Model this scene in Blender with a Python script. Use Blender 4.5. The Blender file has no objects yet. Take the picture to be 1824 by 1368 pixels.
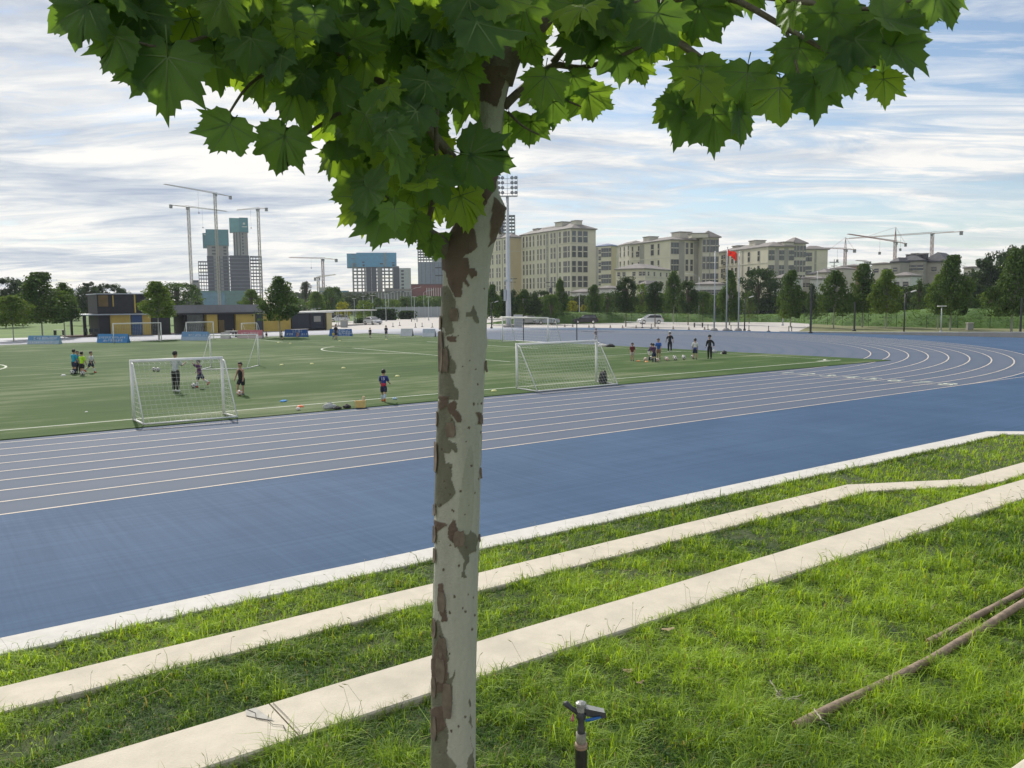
import bpy, bmesh, math, random
import numpy as np
from mathutils import Vector, Matrix, noise
R = math.radians
random.seed(7); rng = np.random.default_rng(11)
S = bpy.context.scene
C = S.collection

# ------------------------------------------------------------------ camera (solved from the track's lane lines)
CAM = np.array([-37.70687, -27.93668, 3.90513]); FP = 1480.0; PIT, ROL, YAW = 0.09748, -0.00938, 0.63178
fw = np.array([math.sin(YAW)*math.cos(PIT), math.cos(YAW)*math.cos(PIT), -math.sin(PIT)])
rt = np.array([math.cos(YAW), -math.sin(YAW), 0.0]); up = np.cross(rt, fw)
r2 = rt*math.cos(ROL)+up*math.sin(ROL); u2 = -rt*math.sin(ROL)+up*math.cos(ROL)
cd = bpy.data.cameras.new('camera'); cam = bpy.data.objects.new('camera', cd); C.objects.link(cam)
cam.matrix_world = Matrix(((r2[0], u2[0], -fw[0], CAM[0]), (r2[1], u2[1], -fw[1], CAM[1]), (r2[2], u2[2], -fw[2], CAM[2]), (0, 0, 0, 1)))
cd.sensor_width = 36; cd.lens = FP/1824*36; cd.clip_start = 0.05; cd.clip_end = 9000
S.camera = cam
S.view_settings.view_transform = 'Standard'; S.view_settings.look = 'None'
S.view_settings.gamma = 1; S.view_settings.use_curve_mapping = False; S.view_settings.exposure = 0.22
S.cycles.max_bounces = 6; S.cycles.transparent_max_bounces = 8; S.cycles.volume_bounces = 0

# survey helpers: a photo bearing turned into a true place on the ground plane or at a given distance
def ray(px, py): return fw*FP + r2*(px-912) - u2*(py-684)
def G(px, py, z=0.0):
    d = ray(px, py); t = (z-CAM[2])/d[2]; p = CAM+t*d
    return Vector((p[0], p[1], z))
def V(px, py, D):
    d = ray(px, py); t = D/math.hypot(d[0], d[1]); p = CAM+t*d
    return Vector(p)
def B(px, D, z=0.0):
    p = V(px, 540, D); return Vector((p.x, p.y, z))

# ------------------------------------------------------------------ sky and sun
SUN_AZ, SUN_EL = YAW-R(27), R(40)          # azimuth from +Y toward +X
sd = Vector((math.sin(SUN_AZ)*math.cos(SUN_EL), math.cos(SUN_AZ)*math.cos(SUN_EL), math.sin(SUN_EL)))
W = bpy.data.worlds.new('World'); S.world = W; W.use_nodes = True
nt = W.node_tree; nt.nodes.clear(); N = nt.nodes.new; L = nt.links.new
def mth(nt, op, a, b=None, c=None, clamp=False):
    n = nt.nodes.new('ShaderNodeMath'); n.operation = op; n.use_clamp = clamp
    for i, v in enumerate((a, b, c)):
        if v is None: continue
        if isinstance(v, (int, float)): n.inputs[i].default_value = v
        else: nt.links.new(v, n.inputs[i])
    return n.outputs[0]
out = N('ShaderNodeOutputWorld'); sky = N('ShaderNodeTexSky'); sky.sky_type = 'NISHITA'; sky.sun_disc = False
sky.sun_elevation = SUN_EL; sky.sun_rotation = SUN_AZ; sky.dust_density = 0.4; sky.air_density = 1.0; sky.ozone_density = 1.5
bg1 = N('ShaderNodeBackground'); bg1.inputs[1].default_value = 0.10
hs = N('ShaderNodeHueSaturation'); hs.inputs['Saturation'].default_value = 1.0; L(sky.outputs[0], hs.inputs['Color']); L(hs.outputs[0], bg1.inputs[0])
tc = N('ShaderNodeTexCoord'); sp = N('ShaderNodeSeparateXYZ'); L(tc.outputs['Generated'], sp.inputs[0])
zc = mth(nt, 'MAXIMUM', sp.outputs[2], 0.0); den = mth(nt, 'ADD', zc, 0.10)
# camera-bearing axes only orient the wind streaks
cy, sy = math.cos(YAW), math.sin(YAW)
lat = mth(nt, 'SUBTRACT', mth(nt, 'MULTIPLY', sp.outputs[0], cy), mth(nt, 'MULTIPLY', sp.outputs[1], sy))
fwd = mth(nt, 'ADD', mth(nt, 'MULTIPLY', sp.outputs[0], sy), mth(nt, 'MULTIPLY', sp.outputs[1], cy))
cu = mth(nt, 'DIVIDE', lat, den); cv = mth(nt, 'DIVIDE', fwd, den)
cmb = N('ShaderNodeCombineXYZ'); L(cu, cmb.inputs[0]); L(cv, cmb.inputs[1])
def wnoise(scale, rot, detail, rough, dist, loc=(0, 0, 0)):
    mp = N('ShaderNodeMapping'); mp.inputs['Scale'].default_value = scale; mp.inputs['Rotation'].default_value = (0, 0, R(rot)); mp.inputs['Location'].default_value = loc
    L(cmb.outputs[0], mp.inputs[0]); n = N('ShaderNodeTexNoise'); n.inputs['Scale'].default_value = 1; n.inputs['Detail'].default_value = detail
    n.inputs['Roughness'].default_value = rough; n.inputs['Distortion'].default_value = dist; L(mp.outputs[0], n.inputs['Vector']); return n.outputs[0]
n1 = wnoise((0.42, 0.70, 1), -18, 9, 0.58, 0.6, (3.1, 1.7, 0))
n2 = wnoise((1.15, 2.7, 1), -22, 10, 0.64, 1.3, (7.3, 2.2, 0))
n3 = wnoise((0.75, 1.35, 1), -16, 9, 0.58, 0.9, (1.3, 9.2, 0))
bias = mth(nt, 'MULTIPLY_ADD', lat, -0.12, 0.05)             # more open blue towards the right of the view
cov = mth(nt, 'ADD', mth(nt, 'ADD', mth(nt, 'MULTIPLY', n1, 0.60), mth(nt, 'MULTIPLY', n2, 0.42)), bias)
rmp = N('ShaderNodeValToRGB'); rmp.color_ramp.elements[0].position = 0.44; rmp.color_ramp.elements[1].position = 0.565
L(cov, rmp.inputs[0])
hz = mth(nt, 'MULTIPLY_ADD', zc, -6.0, 0.62, clamp=True)      # pale air low down
fac = mth(nt, 'MAXIMUM', mth(nt, 'MULTIPLY', rmp.outputs[0], 0.95), hz)
cr = N('ShaderNodeValToRGB'); e = cr.color_ramp.elements
e[0].position = 0.34; e[0].color = (0.33, 0.39, 0.52, 1); e[1].position = 0.56; e[1].color = (0.96, 0.93, 0.88, 1)
m = cr.color_ramp.elements.new(0.43); m.color = (0.56, 0.60, 0.66, 1); m = cr.color_ramp.elements.new(0.50); m.color = (0.78, 0.785, 0.78, 1)
L(mth(nt, 'ADD', mth(nt, 'MULTIPLY', n3, 0.55), mth(nt, 'MULTIPLY', n2, 0.45)), cr.inputs[0])
bg2 = N('ShaderNodeBackground'); bg2.inputs[1].default_value = 0.96; L(cr.outputs[0], bg2.inputs[0])
mx = N('ShaderNodeMixShader'); L(fac, mx.inputs[0]); L(bg1.outputs[0], mx.inputs[1]); L(bg2.outputs[0], mx.inputs[2]); L(mx.outputs[0], out.inputs[0])
sl = bpy.data.lights.new('sun', 'SUN'); sl.energy = 3.3; sl.angle = R(1.0); sl.color = (1, 0.95, 0.86)
so = bpy.data.objects.new('sun', sl); C.objects.link(so); so.rotation_euler = (-sd).to_track_quat('-Z', 'Y').to_euler(); so.location = (0, 0, 60)

# ------------------------------------------------------------------ materials
MATS = {}
def mat(name, col, rough=0.8, var=0.12, scale=3.0, metal=0.0, bump=0.0, bscale=30.0, spec=None, stain=0.0, trans=0.0, alpha=None, attr=None, col2=None, stretch=None):
    if name in MATS: return MATS[name]
    m = bpy.data.materials.new(name); m.use_nodes = True; t = m.node_tree; b = t.nodes['Principled BSDF']
    tx = t.nodes.new('ShaderNodeTexCoord'); src = tx.outputs['Object']
    if stretch:
        mp = t.nodes.new('ShaderNodeMapping'); mp.inputs['Scale'].default_value = stretch; t.links.new(src, mp.inputs[0]); src = mp.outputs[0]
    n = t.nodes.new('ShaderNodeTexNoise'); n.inputs['Scale'].default_value = scale; n.inputs['Detail'].default_value = 6; n.inputs['Roughness'].default_value = 0.6
    t.links.new(src, n.inputs['Vector'])
    rp = t.nodes.new('ShaderNodeValToRGB'); c = Vector(col[:3])
    c2 = Vector(col2) if col2 else c*(1+var)
    c1 = c if col2 else c*(1-var)
    rp.color_ramp.elements[0].position = 0.33; rp.color_ramp.elements[1].position = 0.67
    rp.color_ramp.elements[0].color = (*c1, 1); rp.color_ramp.elements[1].color = (*[min(1, v) for v in c2], 1)
    t.links.new(n.outputs[0], rp.inputs[0]); cur = rp.outputs[0]
    if stain > 0:
        n2 = t.nodes.new('ShaderNodeTexNoise'); n2.inputs['Scale'].default_value = scale*0.23; n2.inputs['Detail'].default_value = 8; t.links.new(src, n2.inputs['Vector'])
        mr = t.nodes.new('ShaderNodeMapRange'); mr.inputs[1].default_value = 0.52; mr.inputs[2].default_value = 0.75; mr.inputs[3].default_value = 0; mr.inputs[4].default_value = stain
        t.links.new(n2.outputs[0], mr.inputs[0]); mm = t.nodes.new('ShaderNodeMix'); mm.data_type = 'RGBA'
        t.links.new(mr.outputs[0], mm.inputs[0]); t.links.new(cur, mm.inputs[6]); mm.inputs[7].default_value = (*(c*0.45), 1); cur = mm.outputs[2]
    if attr:
        a = t.nodes.new('ShaderNodeAttribute'); a.attribute_name = attr; mm = t.nodes.new('ShaderNodeMix'); mm.data_type = 'RGBA'; mm.blend_type = 'MULTIPLY'; mm.inputs[0].default_value = 1
        t.links.new(a.outputs['Color'], mm.inputs[6]); t.links.new(cur, mm.inputs[7]); cur = mm.outputs[2]
    t.links.new(cur, b.inputs['Base Color'])
    b.inputs['Roughness'].default_value = rough; b.inputs['Metallic'].default_value = metal
    if spec is not None: b.inputs['Specular IOR Level'].default_value = spec
    if alpha is not None: b.inputs['Alpha'].default_value = alpha
    if bump > 0:
        nb = t.nodes.new('ShaderNodeTexNoise'); nb.inputs['Scale'].default_value = bscale; nb.inputs['Detail'].default_value = 5; t.links.new(src, nb.inputs['Vector'])
        bp = t.nodes.new('ShaderNodeBump'); bp.inputs['Strength'].default_value = bump; bp.inputs['Distance'].default_value = 0.02
        t.links.new(nb.outputs[0], bp.inputs['Height']); t.links.new(bp.outputs[0], b.inputs['Normal'])
    if trans > 0:
        tr = t.nodes.new('ShaderNodeBsdfTranslucent'); mxs = t.nodes.new('ShaderNodeMixShader'); mxs.inputs[0].default_value = trans
        gm = t.nodes.new('ShaderNodeMix'); gm.data_type = 'RGBA'; gm.blend_type = 'MULTIPLY'; gm.inputs[0].default_value = 1; gm.inputs[7].default_value = (1.5, 1.35, 0.45, 1)
        t.links.new(cur, gm.inputs[6]); t.links.new(gm.outputs[2], tr.inputs[0])
        o = t.nodes['Material Output']; t.links.new(b.outputs[0], mxs.inputs[1]); t.links.new(tr.outputs[0], mxs.inputs[2]); t.links.new(mxs.outputs[0], o.inputs[0])
    MATS[name] = m; return m

M = dict(
 white=mat('white_paint', (.80, .80, .78), .45, .05, 6), offwhite=mat('off_white', (.6, .6, .57), .7, .08, 2, stain=.2),
 steel=mat('galvanised_steel', (.42, .45, .49), .45, .08, 5, metal=.3), dark=mat('dark_metal', (.03, .035, .04), .5, .2, 5),
 green_post=mat('green_post', (.02, .05, .03), .5, .2, 5), cream=mat('cream_render', (.62, .575, .475), .9, .06, .25, stain=.15),
 cream2=mat('beige_render', (.56, .53, .46), .9, .07, .25, stain=.15), yellow_wall=mat('warm_gable', (.56, .46, .29), .9, .05, .25),
 greyw=mat('grey_render', (.33, .32, .29), .9, .08, .3, stain=.1), roof=mat('grey_roof', (.22, .20, .19), .8, .15, .5, stain=.2),
 roofd=mat('dark_tile_roof', (.075, .075, .085), .7, .3, 1.5), blue_roof=mat('blue_roof', (.10, .13, .24), .6, .1, 1),
 glass=mat('window_glass', (.07, .075, .085), .15, .5, .8, spec=.8), wframe=mat('window_frame', (.2, .19, .18), .5, .1, 4),
 conc=mat('raw_concrete', (.25, .24, .23), .9, .12, .6, stain=.3), conc_d=mat('dark_concrete', (.028, .033, .052), .9, .15, .4),
 teal=mat('teal_mesh', (.03, .20, .25), .7, .12, .3, stain=.15), bluem=mat('blue_mesh', (.05, .26, .46), .7, .08, .3, stain=.12),
 greenm=mat('green_hoarding', (.06, .17, .15), .8, .2, .3), crane=mat('crane_white', (.34, .30, .24), .6, .1, 1), crane_y=mat('crane_yellow', (.34, .22, .08), .6, .1, 1),
 crane_r=mat('crane_rust', (.30, .14, .10), .6, .2, 1), cw=mat('counterweight', (.22, .22, .22), .9, .1, 1),
 glasst=mat('tower_glass', (.16, .20, .26), .25, .12, .5), redb=mat('red_cladding', (.20, .045, .035), .8, .15, .8),
 yel=mat('ochre_panel', (.47, .34, .08), .75, .1, .8, stain=.1), black=mat('black_cladding', (.022, .022, .026), .7, .2, 2), blued=mat('blue_door', (.02, .06, .16), .5, .1, 3),
 wood=mat('weathered_wood', (.27, .205, .15), .85, .35, 8, stretch=(1, 1, .15), bump=.5, bscale=40), deck=mat('brown_deck', (.12, .075, .05), .85, .2, 6),
 kerbw=mat('whitewashed_kerb', (.59, .57, .53), .85, .07, 6, bump=.25, bscale=70, stain=.22), kerb=mat('cream_kerb', (.58, .525, .425), .85, .07, 6, bump=.25, bscale=70, stain=.30),
 crack=mat('crack_dark', (.06, .055, .05), .95, .2, 20), patch=mat('grey_patch', (.45, .43, .39), .9, .12, 20),
 net=mat('net_cord', (.62, .64, .60), .8, .05, 10), bark=mat('grey_bark', (.13, .11, .085), .9, .25, 6, bump=.4, bscale=25),
 flag=mat('red_cloth', (.55, .03, .03), .7, .08, 3, trans=.35), skin=mat('skin', (.42, .25, .17), .6, .06, 8), hair=mat('black_hair', (.012, .010, .010), .6, .2, 20),
 rubber=mat('black_rubber', (.02, .02, .02), .7, .1, 8), carw=mat('white_car_paint', (.68, .69, .70), .25, .02, 1), carb=mat('black_car_paint', (.02, .018, .022), .2, .1, 1),
 chrome=mat('chrome', (.6, .6, .6), .2, .05, 3, metal=.9), lampg=mat('lamp_glass', (.25, .27, .3), .2, .1, 3), redl=mat('tail_light', (.4, .02, .02), .3, .1, 3),
)
def cloth(name, col): return mat('cloth_'+name, col, .85, .12, 12)

# ------------------------------------------------------------------ object helpers
def finish(o, label=None, cat=None, group=None, kind=None):
    if label: o['label'] = label
    if cat: o['category'] = cat
    if group: o['group'] = group
    if kind: o['kind'] = kind
    return o
def thing(name, label, cat, loc=(0, 0, 0), rz=0.0, group=None):
    o = bpy.data.objects.new(name, None); C.objects.link(o); o.location = loc; o.rotation_euler = (0, 0, rz); o.empty_display_size = .2
    return finish(o, label, cat, group)
class MB:
    def __init__(s): s.v = []; s.f = []; s.m = []; s.mats = []
    def mi(s, m):
        if m not in s.mats: s.mats.append(m)
        return s.mats.index(m)
    def add(s, vs, fs, m=None):
        o = len(s.v); s.v += [tuple(v) for v in vs]; s.f += [tuple(i+o for i in f) for f in fs]; s.m += [s.mi(m) if m else 0]*len(fs); return s
    def box(s, x0, y0, z0, x1, y1, z1, m=None):
        return s.add([(x0, y0, z0), (x1, y0, z0), (x1, y1, z0), (x0, y1, z0), (x0, y0, z1), (x1, y0, z1), (x1, y1, z1), (x0, y1, z1)],
                     [(0, 3, 2, 1), (4, 5, 6, 7), (0, 1, 5, 4), (1, 2, 6, 5), (2, 3, 7, 6), (3, 0, 4, 7)], m)
    def prism(s, poly, z0, z1, m=None):     # poly CCW list of (x,y)
        n = len(poly); vs = [(x, y, z0) for x, y in poly]+[(x, y, z1) for x, y in poly]
        return s.add(vs, [tuple(range(n))[::-1], tuple(range(n, 2*n))]+[(i, (i+1) % n, n+(i+1) % n, n+i) for i in range(n)], m)
    def tube(s, pts, rad, n=6, m=None, cap=True):
        pts = [Vector(p) for p in pts]; k = len(pts); rad = rad if isinstance(rad, (list, tuple)) else [rad]*k
        vs = []; ref = Vector((0.13, 0.31, 0.94)) 
        for i, p in enumerate(pts):
            d = (pts[min(i+1, k-1)]-pts[max(i-1, 0)]).normalized()
            r = ref if abs(d.dot(ref)) < .93 else Vector((1, 0, .1))
            a = d.cross(r).normalized(); b = d.cross(a).normalized()
            for j in range(n):
                t = 2*math.pi*j/n; vs.append(p+(a*math.cos(t)+b*math.sin(t))*rad[i])
        fs = [(i*n+j, i*n+(j+1) % n, (i+1)*n+(j+1) % n, (i+1)*n+j) for i in range(k-1) for j in range(n)]
        if cap: fs += [tuple(range(n))[::-1], tuple(range((k-1)*n, k*n))]
        return s.add(vs, fs, m)
    def lathe(s, prof, n=12, c=(0, 0, 0), m=None):
        vs = [(c[0]+r*math.cos(2*math.pi*j/n), c[1]+r*math.sin(2*math.pi*j/n), c[2]+z) for r, z in prof for j in range(n)]; k = len(prof)
        fs = [(i*n+j, i*n+(j+1) % n, (i+1)*n+(j+1) % n, (i+1)*n+j) for i in range(k-1) for j in range(n)]+[tuple(range(n))[::-1], tuple(range((k-1)*n, k*n))]
        return s.add(vs, fs, m)
    def mesh(s, name, m=None, smooth=False):
        me = bpy.data.meshes.new(name); me.from_pydata(s.v, [], s.f)
        if s.mats:
            for q in s.mats: me.materials.append(q)
            me.polygons.foreach_set('material_index', s.m)
        elif m: me.materials.append(m)
        if smooth: me.polygons.foreach_set('use_smooth', [True]*len(me.polygons))
        me.update(); return me
    def build(s, name, m=None, parent=None, smooth=False, **kw):
        return link(name, s.mesh(name, m, smooth), parent, **kw)
def link(name, me, parent=None, loc=(0, 0, 0), rot=(0, 0, 0), scale=(1, 1, 1), label=None, cat=None, group=None, kind=None):
    o = bpy.data.objects.new(name, me); C.objects.link(o); o.parent = parent; o.location = loc; o.rotation_euler = rot; o.scale = scale
    return finish(o, label, cat, group, kind)
def copy_tree(o, parent=None):
    c = o.copy(); C.objects.link(c); c.parent = parent
    for ch in list(CH.get(o.name, o.children)): copy_tree(ch, c)
    return c
CH = {}
def bevel(o, w=.01, seg=2):
    b = o.modifiers.new('bevel', 'BEVEL'); b.width = w; b.segments = seg; b.limit_method = 'ANGLE'; return o
def np_mesh(name, verts, faces, m, cols=None, smooth=False, attr='tint'):
    me = bpy.data.meshes.new(name); nv = len(verts); me.vertices.add(nv); me.vertices.foreach_set('co', np.asarray(verts, np.float32).ravel())
    fa = np.asarray(faces, np.int32); k = fa.shape[1]; nf = len(fa); me.loops.add(nf*k); me.loops.foreach_set('vertex_index', fa.ravel()); me.polygons.add(nf)
    me.polygons.foreach_set('loop_start', np.arange(nf, dtype=np.int32)*k)
    try: me.polygons.foreach_set('loop_total', np.full(nf, k, np.int32))
    except Exception: pass
    if cols is not None:
        at = me.color_attributes.new(attr, 'FLOAT_COLOR', 'POINT'); c4 = np.ones((nv, 4), np.float32); c4[:, :3] = cols; at.data.foreach_set('color', c4.ravel())
    me.materials.append(m); me.update(calc_edges=True); me.validate()
    if smooth: me.polygons.foreach_set('use_smooth', [True]*nf)
    return me

# ================================================================== SETTING
def poly_sheet(name, pts, z, m, sub=0):
    bm = bmesh.new(); bm.faces.new([bm.verts.new((p[0], p[1], z)) for p in pts]); bmesh.ops.recalc_face_normals(bm, faces=bm.faces)
    for f in bm.faces:
        if f.normal.z < 0: f.normal_flip()
    me = bpy.data.meshes.new(name); bm.to_mesh(me); bm.free(); me.materials.append(m)
    return link(name, me, kind='structure')
m_ground = mat('meadow', (.07, .135, .025), .95, .35, .12, stain=.35, col2=(.14, .22, .04))
a = 4500
MB().add([(-a, -a, -.06), (a, -a, -.06), (a, a, -.06), (-a, a, -.06)], [(0, 1, 2, 3)]).build('ground', m_ground, kind='structure')
# track surface: shader with worn lanes / clean apron
def track_mat():
    m = bpy.data.materials.new('blue_track'); m.use_nodes = True; t = m.node_tree; b = t.nodes['Principled BSDF']
    tx = t.nodes.new('ShaderNodeTexCoord'); s = t.nodes.new('ShaderNodeSeparateXYZ'); t.links.new(tx.outputs['Object'], s.inputs[0])
    # distance from the track's inner kerb (stadium shape): y-centre 36.5, straights |x|<42.2 about x=-42.2
    qx = mth(t, 'MAXIMUM', mth(t, 'SUBTRACT', mth(t, 'ABSOLUTE', mth(t, 'ADD', s.outputs[0], 42.195)), 42.195), 0)
    qy = mth(t, 'SUBTRACT', s.outputs[1], 36.5)
    d = mth(t, 'SQRT', mth(t, 'ADD', mth(t, 'POWER', qx, 2), mth(t, 'POWER', qy, 2)))
    ins = mth(t, 'LESS_THAN', d, 46.26)
    n = t.nodes.new('ShaderNodeTexNoise'); n.inputs['Scale'].default_value = .35; n.inputs['Detail'].default_value = 9; n.inputs['Roughness'].default_value = .65; t.links.new(tx.outputs['Object'], n.inputs[0])
    mp = t.nodes.new('ShaderNodeMapping'); mp.inputs['Scale'].default_value = (.12, 8, 1); t.links.new(tx.outputs['Object'], mp.inputs[0])
    n2 = t.nodes.new('ShaderNodeTexNoise'); n2.inputs['Scale'].default_value = 1; n2.inputs['Detail'].default_value = 5; t.links.new(mp.outputs[0], n2.inputs[0])
    mp3 = t.nodes.new('ShaderNodeMapping'); mp3.inputs['Scale'].default_value = (11, .2, 1); t.links.new(tx.outputs['Object'], mp3.inputs[0])
    n3 = t.nodes.new('ShaderNodeTexNoise'); n3.inputs['Scale'].default_value = 1; n3.inputs['Detail'].default_value = 4; t.links.new(mp3.outputs[0], n3.inputs[0])
    lane = mth(t, 'FRACT', mth(t, 'DIVIDE', mth(t, 'SUBTRACT', d, 36.5), 1.22))
    lid = mth(t, 'FLOOR', mth(t, 'DIVIDE', mth(t, 'SUBTRACT', d, 36.5), 1.22))
    wear = mth(t, 'MULTIPLY_ADD', mth(t, 'SINE', mth(t, 'MULTIPLY', lane, 3.1416)), .25, mth(t, 'MULTIPLY', mth(t, 'FRACT', mth(t, 'MULTIPLY', lid, .619)), .25))
    f1 = mth(t, 'ADD', mth(t, 'MULTIPLY', n.outputs[0], .5), wear)
    c1 = t.nodes.new('ShaderNodeValToRGB'); c1.color_ramp.elements[0].position = .2; c1.color_ramp.elements[0].color = (.070, .102, .160, 1); c1.color_ramp.elements[1].position = .8; c1.color_ramp.elements[1].color = (.112, .136, .186, 1); t.links.new(f1, c1.inputs[0])
    f2 = mth(t, 'ADD', mth(t, 'MULTIPLY', n.outputs[0], .42), mth(t, 'ADD', mth(t, 'MULTIPLY', n2.outputs[0], .30), mth(t, 'MULTIPLY', n3.outputs[0], .28)))
    c2 = t.nodes.new('ShaderNodeValToRGB'); c2.color_ramp.elements[0].position = .42; c2.color_ramp.elements[0].color = (.032, .076, .154, 1); c2.color_ramp.elements[1].position = .60; c2.color_ramp.elements[1].color = (.053, .108, .200, 1); t.links.new(f2, c2.inputs[0])
    mm = t.nodes.new('ShaderNodeMix'); mm.data_type = 'RGBA'; t.links.new(ins, mm.inputs[0]); t.links.new(c2.outputs[0], mm.inputs[6]); t.links.new(c1.outputs[0], mm.inputs[7])
    # dusty back straight and apron: backlit sheen painted in as a paler colour
    far = mth(t, 'MULTIPLY_ADD', s.outputs[1], .07, -4.6, clamp=True)
    m3 = t.nodes.new('ShaderNodeMix'); m3.data_type = 'RGBA'; t.links.new(far, m3.inputs[0]); t.links.new(mm.outputs[2], m3.inputs[6]); m3.inputs[7].default_value = (.42, .43, .47, 1)
    t.links.new(m3.outputs[2], b.inputs['Base Color'])
    b.inputs['Roughness'].default_value = .78; b.inputs['Specular IOR Level'].default_value = .2
    nb = t.nodes.new('ShaderNodeTexNoise'); nb.inputs['Scale'].default_value = 60; t.links.new(tx.outputs['Object'], nb.inputs[0]); bp = t.nodes.new('ShaderNodeBump'); bp.inputs['Strength'].default_value = .25; bp.inputs['Distance'].default_value = .01
    t.links.new(nb.outputs[0], bp.inputs['Height']); t.links.new(bp.outputs[0], b.inputs['Normal'])
    return m
M['track'] = track_mat()
poly_sheet('running_track', [(-150, -17), (-12.0, -17), (-6, -22), (60, -22), (54, -5), (51.6, 9), (50.6, 27), (50.4, 36), (49, 50), (48.5, 60), (46.5, 70), (41, 79), (30, 87), (10, 90), (-150, 90)], 0, M['track'])
def turf_mat():
    m = bpy.data.materials.new('turf'); m.use_nodes = True; t = m.node_tree; b = t.nodes['Principled BSDF']
    tx = t.nodes.new('ShaderNodeTexCoord')
    def ns(sc, det, scale=(1, 1, 1), rot=0, ro=.6):
        mp = t.nodes.new('ShaderNodeMapping'); mp.inputs['Scale'].default_value = scale; mp.inputs['Rotation'].default_value = (0, 0, R(rot)); t.links.new(tx.outputs['Object'], mp.inputs[0])
        n = t.nodes.new('ShaderNodeTexNoise'); n.inputs['Scale'].default_value = sc; n.inputs['Detail'].default_value = det; n.inputs['Roughness'].default_value = ro; t.links.new(mp.outputs[0], n.inputs[0]); return n.outputs[0]
    f = mth(t, 'ADD', mth(t, 'MULTIPLY', ns(.09, 8), .5), mth(t, 'MULTIPLY', ns(.5, 8, (.25, 1.6, 1), -38, .7), .5))
    c = t.nodes.new('ShaderNodeValToRGB'); e = c.color_ramp.elements; e[0].position = .38; e[0].color = (.032, .074, .015, 1); e[1].position = .50; e[1].color = (.050, .098, .021, 1)
    q = c.color_ramp.elements.new(.62); q.color = (.165, .195, .105, 1); t.links.new(f, c.inputs[0])
    t.links.new(c.outputs[0], b.inputs['Base Color']); b.inputs['Roughness'].default_value = .85; b.inputs['Specular IOR Level'].default_value = .12
    
    n = ns(45, 3); bp = t.nodes.new('ShaderNodeBump'); bp.inputs['Strength'].default_value = .5; bp.inputs['Distance'].default_value = .03; t.links.new(n, bp.inputs['Height']); t.links.new(bp.outputs[0], b.inputs['Normal'])
    return m
MB().prism([(-97.5, .55), (13.2, .55), (13.2, 73), (-97.5, 73)], .004, .03).build('football_turf', turf_mat(), kind='structure')
# painted lines
def strip(mb, pts, w, z, closed=False):
    n = len(pts); vs = []; fs = []
    for i, p in enumerate(pts):
        a_ = pts[(i-1) % n] if closed or i > 0 else p; b_ = pts[(i+1) % n] if closed or i < n-1 else p
        d = Vector((b_[0]-a_[0], b_[1]-a_[1])).normalized(); nx, ny = -d.y*w/2, d.x*w/2
        vs += [(p[0]+nx, p[1]+ny, z), (p[0]-nx, p[1]-ny, z)]
    for i in range(n if closed else n-1):
        j = (i+1) % n; fs.append((2*i, 2*i+1, 2*j+1, 2*j))
    mb.add(vs, fs)
m_line = mat('lane_paint', (.58, .50, .42), .7, .14, 2, stain=.35); m_pl = mat('pitch_paint', (.55, .58, .48), .8, .1, 2, stain=.2)
track_o = bpy.data.objects['running_track']; turf_o = bpy.data.objects['football_turf']
for k in range(9):
    r = 36.5+1.22*k; pts = [(-84.39, 36.5-r), (-60, 36.5-r), (-40, 36.5-r), (-20, 36.5-r)]
    pts += [(r*math.sin(t), 36.5-r*math.cos(t)) for t in np.linspace(0, math.pi, 61)]
    pts += [(-84.39-r*math.sin(t), 36.5+r*math.cos(t)) for t in np.linspace(0, math.pi, 41)][:-1]
    mb = MB(); strip(mb, pts, .075, .005, True); mb.build('lane_line', m_line, track_o)
mb = MB(); strip(mb, [(0, -9.76), (40, -9.76)], .06, .006); mb.build('straight_line', m_line, track_o)
mb = MB(); strip(mb, [(0, 0), (0, -9.76)], .05, .0065); mb.build('finish_line', m_line, track_o)
mb = MB(); strip(mb, [(8, .8), (10.5, -9.0)], .03, .007); strip(mb, [(20, 6.2), (34, -4)], .04, .007); mb.build('stagger_line', m_line, track_o)
for k in range(8):      # lane numerals 1..8 painted just short of the line
    cu = bpy.data.curves.new('lane_number', 'FONT'); cu.body = str(k+1); cu.size = 1.5; cu.align_x = 'CENTER'; cu.align_y = 'CENTER'
    to = bpy.data.objects.new('tmp', cu); C.objects.link(to); bpy.context.view_layer.update()
    me = bpy.data.meshes.new_from_object(to.evaluated_get(bpy.context.evaluated_depsgraph_get())); bpy.data.objects.remove(to)
    me.materials.clear(); me.materials.append(m_pl)
    link('lane_number', me, track_o, loc=(.75, -1.22*k-.61, .008), rot=(0, 0, -math.pi/2))
def pitch_line(pts, closed=False, w=.14): mb = MB(); strip(mb, pts, w, .034, closed); mb.build('pitch_line', m_pl, turf_o)
pitch_line([(-95, 2.7), (11, 2.7), (11, 70.3), (-95, 70.3)], True)
pitch_line([(11, 16.3), (-5.5, 16.3), (-5.5, 56.7), (11, 56.7)])
pitch_line([(11, 27.3), (5.5, 27.3), (5.5, 45.7), (11, 45.7)])
pitch_line([(0+9.15*math.cos(t), 36.5+9.15*math.sin(t)) for t in np.linspace(math.pi-.92, math.pi+.92, 20)])
pitch_line([(-41.45+9.15*math.cos(t), 36.5+9.15*math.sin(t)) for t in np.linspace(0, 2*math.pi, 48)][:-1], True)
pitch_line([(-42, 2.7), (-42, 70.3)])
pitch_line([(-5.5, 40), (-5.5, 68)])
pitch_line([(10.0+0*t, 2.7) if False else (11-1*math.cos(t), 2.7+1*math.sin(t)) for t in np.linspace(0, math.pi/2, 8)])
MB().prism([(9.0, 2.95), (9.9, 2.95), (9.9, 3.15), (9.0, 3.15)], .034, .036).build('penalty_mark', m_pl, turf_o)
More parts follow.
